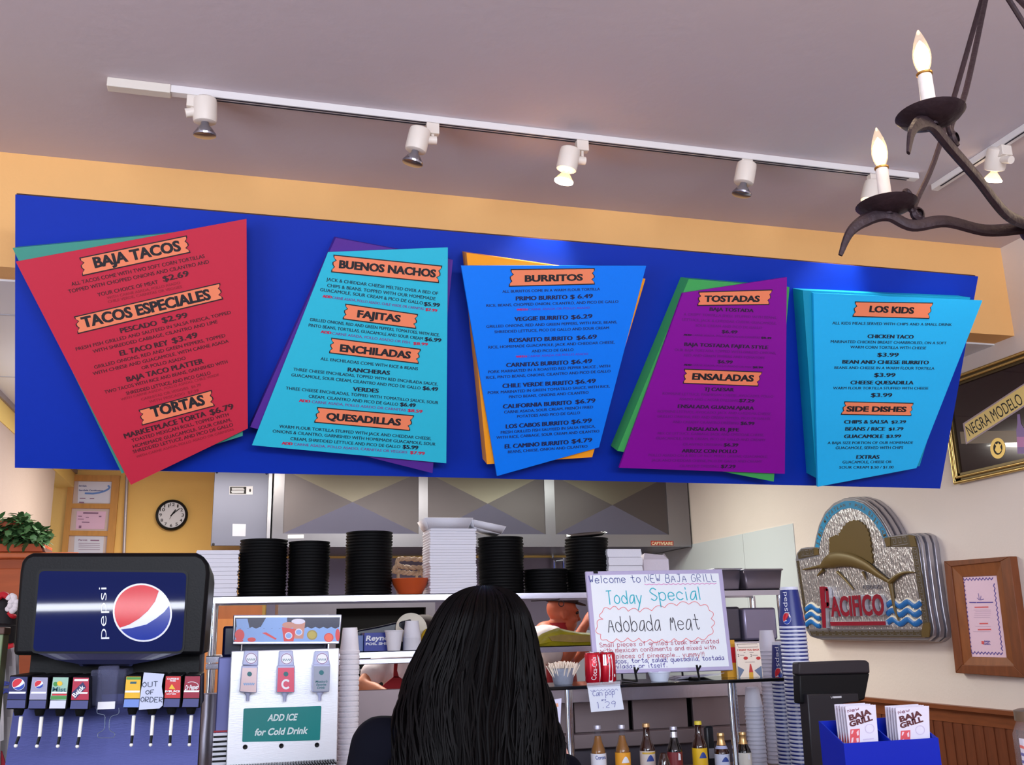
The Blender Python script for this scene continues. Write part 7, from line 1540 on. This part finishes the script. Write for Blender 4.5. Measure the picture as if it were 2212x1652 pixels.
# ---------------------------------------------------------------- cook working behind the foil box
Yk = 5.75
P_ = lambda x, y, d=0: oy(x, y, Yk+d)
c0 = P_(897, 1440)
J = dict(head=P_(914, 1386), neck=P_(903, 1420), chest=P_(897, 1462), pel=V(c0[0], Yk+.02, .95), shL=P_(962, 1432), shR=P_(826, 1432), elL=P_(990, 1500, -.12), wrL=P_(925, 1530, -.24), elR=P_(782, 1478, -.10), wrR=P_(845, 1506, -.22))
WSH = M('cook_white_shirt', (226, 216, 220), .8, bump=(14, .5)); APR = M('apron_red', (140, 14, 26), .75)
k1, L = human('person', 'cook in a white shirt and red halter apron bending over the prep table', J, V(0, -1, 0), SKIN, WSH, M('cook_trousers', (40, 38, 44), .8), .011, .42)
def cap_hair(t, L, capm, hair=True, lift=0.0):
    m = MB(); rt = unit(L(1, 0, 0)-L(0, 0, 0)); fw_ = unit(L(0, 1, 0)-L(0, 0, 0)); up_ = unit(L(0, 0, 1)-L(0, 0, 0)); c = L(0, -.012, .055+lift)
    vs = []; n = 24; prof = [(1.0, -.01), (1.04, .03), (.98, .06), (.75, .085), (.4, .098), (.02, .1)]
    for r, h in prof:
        for j in range(n): a = 2*PI*j/n; vs.append(c+rt*(.082*r*math.cos(a))+fw_*(.1*r*math.sin(a))+up_*h)
    m.add(vs, [(i*n+j, i*n+(j+1) % n, (i+1)*n+(j+1) % n, (i+1)*n+j) for i in range(5) for j in range(n)])
    P = [L(.07*math.cos(a), .07+.07*math.sin(a), .052+lift-.012*math.sin(a)) for a in np.linspace(0, PI, 12)]; m.prism(P, up_*.005)
    build('cap', m, capm, t)
    if not hair: return
    m = MB(); vs = []
    for h, r in ((.05, 1.02), (.0, 1.03), (-.05, .98)):
        for j in range(15): a = PI+PI*j/14; vs.append(L(.079*r*math.cos(a), -.012+.097*r*math.sin(a), h))
    m.add(vs, [(i*15+j, i*15+j+1, (i+1)*15+j+1, (i+1)*15+j) for i in range(2) for j in range(14)]); build('hair', m, HAIR, t)
CAPM = M('cook_cap_dark', (40, 24, 28), .8); cap_hair(k1, L, CAPM)
AP = Plane((0, Yk-.165, 0), (0, -1, 0)); a_ = lambda x, y: AP.hit((x, y))
m = MB().prism([a_(851, 1461), a_(862, 1461), a_(880, 1474), (a_(893, 1490)), a_(930, 1560), a_(800, 1560), a_(814, 1494), a_(832, 1476)], V(0, .012, 0))
m.prism([a_(852, 1426), a_(860, 1425), a_(858, 1448), a_(862, 1463), a_(850, 1463)], V(0, .012, 0)); build('apron', m, APR, k1)
# ---------------------------------------------------------------- cook in profile behind the chip bag
Yk = 5.8
J = dict(head=P_(1216, 1326), neck=P_(1200, 1356), chest=P_(1180, 1412), pel=V(P_(1178, 1440)[0], Yk+.02, .96), shL=P_(1178, 1376, .19), shR=P_(1176, 1378, -.17), elL=P_(1235, 1430, .22), wrL=P_(1290, 1370, .18), elR=P_(1208, 1448, -.22), wrR=P_(1262, 1352, -.2), headup=(.12, 0, 1))
k2, L = human('person', 'cook in profile with a white shirt, red collar and red apron behind the yellow bag', J, V(1, 0, 0), M('skin_ruddy', (176, 88, 60), .55), WSH, M('cook_trousers', (40, 38, 44), .8), .010, .42, headfwd=V(1, -.12, -.12))
cap_hair(k2, L, CAPM, False, .022)
n_ = J['neck']; m = MB(); vs = []
for h, r in ((-.055, .098), (-.02, .082), (.02, .070), (.03, .072)):
    for j in range(20): a = 2*PI*j/20; vs.append(n_+V(r*math.cos(a)-h*-.25, r*math.sin(a), h))
m.add(vs, [(i*20+j, i*20+(j+1) % 20, (i+1)*20+(j+1) % 20, (i+1)*20+j) for i in range(3) for j in range(20)]); build('collar', m, APR, k2)
ch_ = J['chest']; m = MB(); vs = []
for h, r in ((.06, .9), (-.02, 1.0), (-.2, 1.12), (-.45, 1.25), (-.7, 1.3)):
    for j in range(13): a = -1.9+3.8*j/12; vs.append(V(ch_[0]-.01, ch_[1], ch_[2]+h)+V(.165*r*math.cos(a), .205*r*math.sin(a), 0))
m.add(vs, [(i*13+j, i*13+j+1, (i+1)*13+j+1, (i+1)*13+j) for i in range(4) for j in range(12)]); o = build('apron', m, APR, k2); md = o.modifiers.new('thick', 'SOLIDIFY'); md.thickness = .006

# ================================================================ bits at the left edge
Yl = 3.6; LPn = Plane((0, Yl, 0), (0, -1, 0)); l_ = lambda x, y, o=0: LPn.hit((x, y), o)
pts = [(-40, 1398), (-10, 1401), (12, 1402), (30, 1404), (38, 1420), (40, 1470), (44, 1540), (42, 1600), (44, 1700), (-40, 1700)]
m = MB(); rows_ = []
for k, y in enumerate((1400, 1412, 1440, 1490, 1550, 1600, 1652, 1740)):
    w_ = (36, 40, 41, 43, 46, 46, 44, 40)[k]; rows_.append([(-60+(w_+60)*i/14, y+2*math.sin(i*1.3+k)) for i in range(15)])
vs = [l_(x, y, .05*math.sin(PI*i/14)+.008*math.sin(i*1.9+k*.9)) for k, r_ in enumerate(rows_) for i, (x, y) in enumerate(r_)]+[l_(x, y, -.12*math.sin(PI*i/14)) for k, r_ in enumerate(rows_) for i, (x, y) in enumerate(r_)]
n1 = 15*8
m.add(vs, [(k*15+i, (k+1)*15+i, (k+1)*15+i+1, k*15+i+1) for k in range(7) for i in range(14)]+[(n1+k*15+i, n1+k*15+i+1, n1+(k+1)*15+i+1, n1+(k+1)*15+i) for k in range(7) for i in range(14)]+[(i, i+1, n1+i+1, n1+i) for i in range(14)])
zb3 = min(v[2] for v in m.v); m.v = [(v[0], v[1], max(v[2], ZCN+.001)) for v in m.v]
t = thing('cloth_sack', 'pale cloth sack with blue printed letters at the left edge beside the soda fountain', 'sack', (l_(0, 1600)[0], Yl, ZCN+.001))
build('bag', m, M('sack_cloth', (238, 228, 230), .85, bump=(12, .6)), t)
m = MB(); lp2 = Plane((0, Yl-.052, 0), (0, -1, 0))
for s_, y in (('A', 1484), ('R', 1502)):
    A_ = lp2.hit((30, y-16)); B_ = lp2.hit((32, y)); vv, ff = text_mesh(s_, .03); U = B_-A_; Rr_ = V(-1, 0, 0)
    m.add([A_+U*v[0]*.9-Rr_*0+V(-1, 0, 0)*(.042-v[1]*.042) for v in vv], ff)
build('lettering', m, M('sack_blue', (74, 82, 170), .7), t, smooth=False)
m = MB().prism([lp2.hit(p) for p in ((-10, 1618), (4, 1622), (12, 1650), (6, 1680), (-10, 1680))], V(0, .006, 0)); build('red_print', m, M('sack_red', (190, 40, 60), .7), t)
Yc2 = 3.35; a, b = oy(-60, 1360, Yc2), oy(-6, 1500, Yc2)
t = thing('juice_carton', 'tall blue and green carton with a brown top cut by the left edge', 'carton', ((a[0]+b[0])/2, Yc2+.04, ZCN+.0005))
build('carton', MB().box((a[0], Yc2, ZCN+.0005), (b[0], Yc2+.08, oy(5, 1370, Yc2)[2])), M('carton_blue', (70, 130, 190), .5, noise=(9, .5, (170, 180, 60))), t, bevel=.003)
build('cap', MB().box((a[0]-.004, Yc2-.004, oy(5, 1370, Yc2)[2]), (b[0]+.003, Yc2+.084, oy(5, 1354, Yc2)[2])), M('carton_brown', (96, 70, 60), .6), t, bevel=.003)
Yd = 4.15; t = thing('festive_ornament', 'dark festive ornament with white roses and red ribbon standing behind the soda fountain', 'ornament', (oy(10, 1340, Yd)[0], Yd, ZCN+.0005))
m = MB(); c = oy(6, 1352, Yd); m.ell(c, (.06, .05, .12), 18, 12); m.ell(oy(4, 1312, Yd), (.05, .045, .055), 16, 10); m.lathe([(.11, 0), (.09, .15), (.06, c[2]-ZCN), (.0, c[2]-ZCN+.05)], (c[0], Yd, ZCN+.0005), (0, 0, 1), 20); build('body', m, M('doll_black', (18, 14, 16), .7), t)
m = MB(); rg = random.Random(4)
for x, y in ((24, 1294), (25, 1313), (29, 1304)):
    c = oy(x, y, Yd-.05)
    for k in range(9): a = rg.uniform(0, 6.3); m.ell(c+V(.012*math.cos(a), -.008*k/9, .012*math.sin(a)), (.011, .007, .011), 10, 6)
build('roses', m, M('rose_white', (232, 224, 226), .7), t)
m = MB(); m.tube(bez([oy(-6, 1292, Yd-.045), oy(6, 1284, Yd-.05), oy(16, 1288, Yd-.05)], 5), .012, 8); m.tube(bez([oy(19, 1322, Yd-.05), oy(26, 1330, Yd-.05), oy(32, 1331, Yd-.04)], 5), .009, 8); m.tube(bez([oy(8, 1392, Yd-.05), oy(18, 1398, Yd-.05), oy(30, 1396, Yd-.05)], 5), .014, 8)
build('ribbon', m, M('ribbon_red', (190, 20, 36), .5), t)
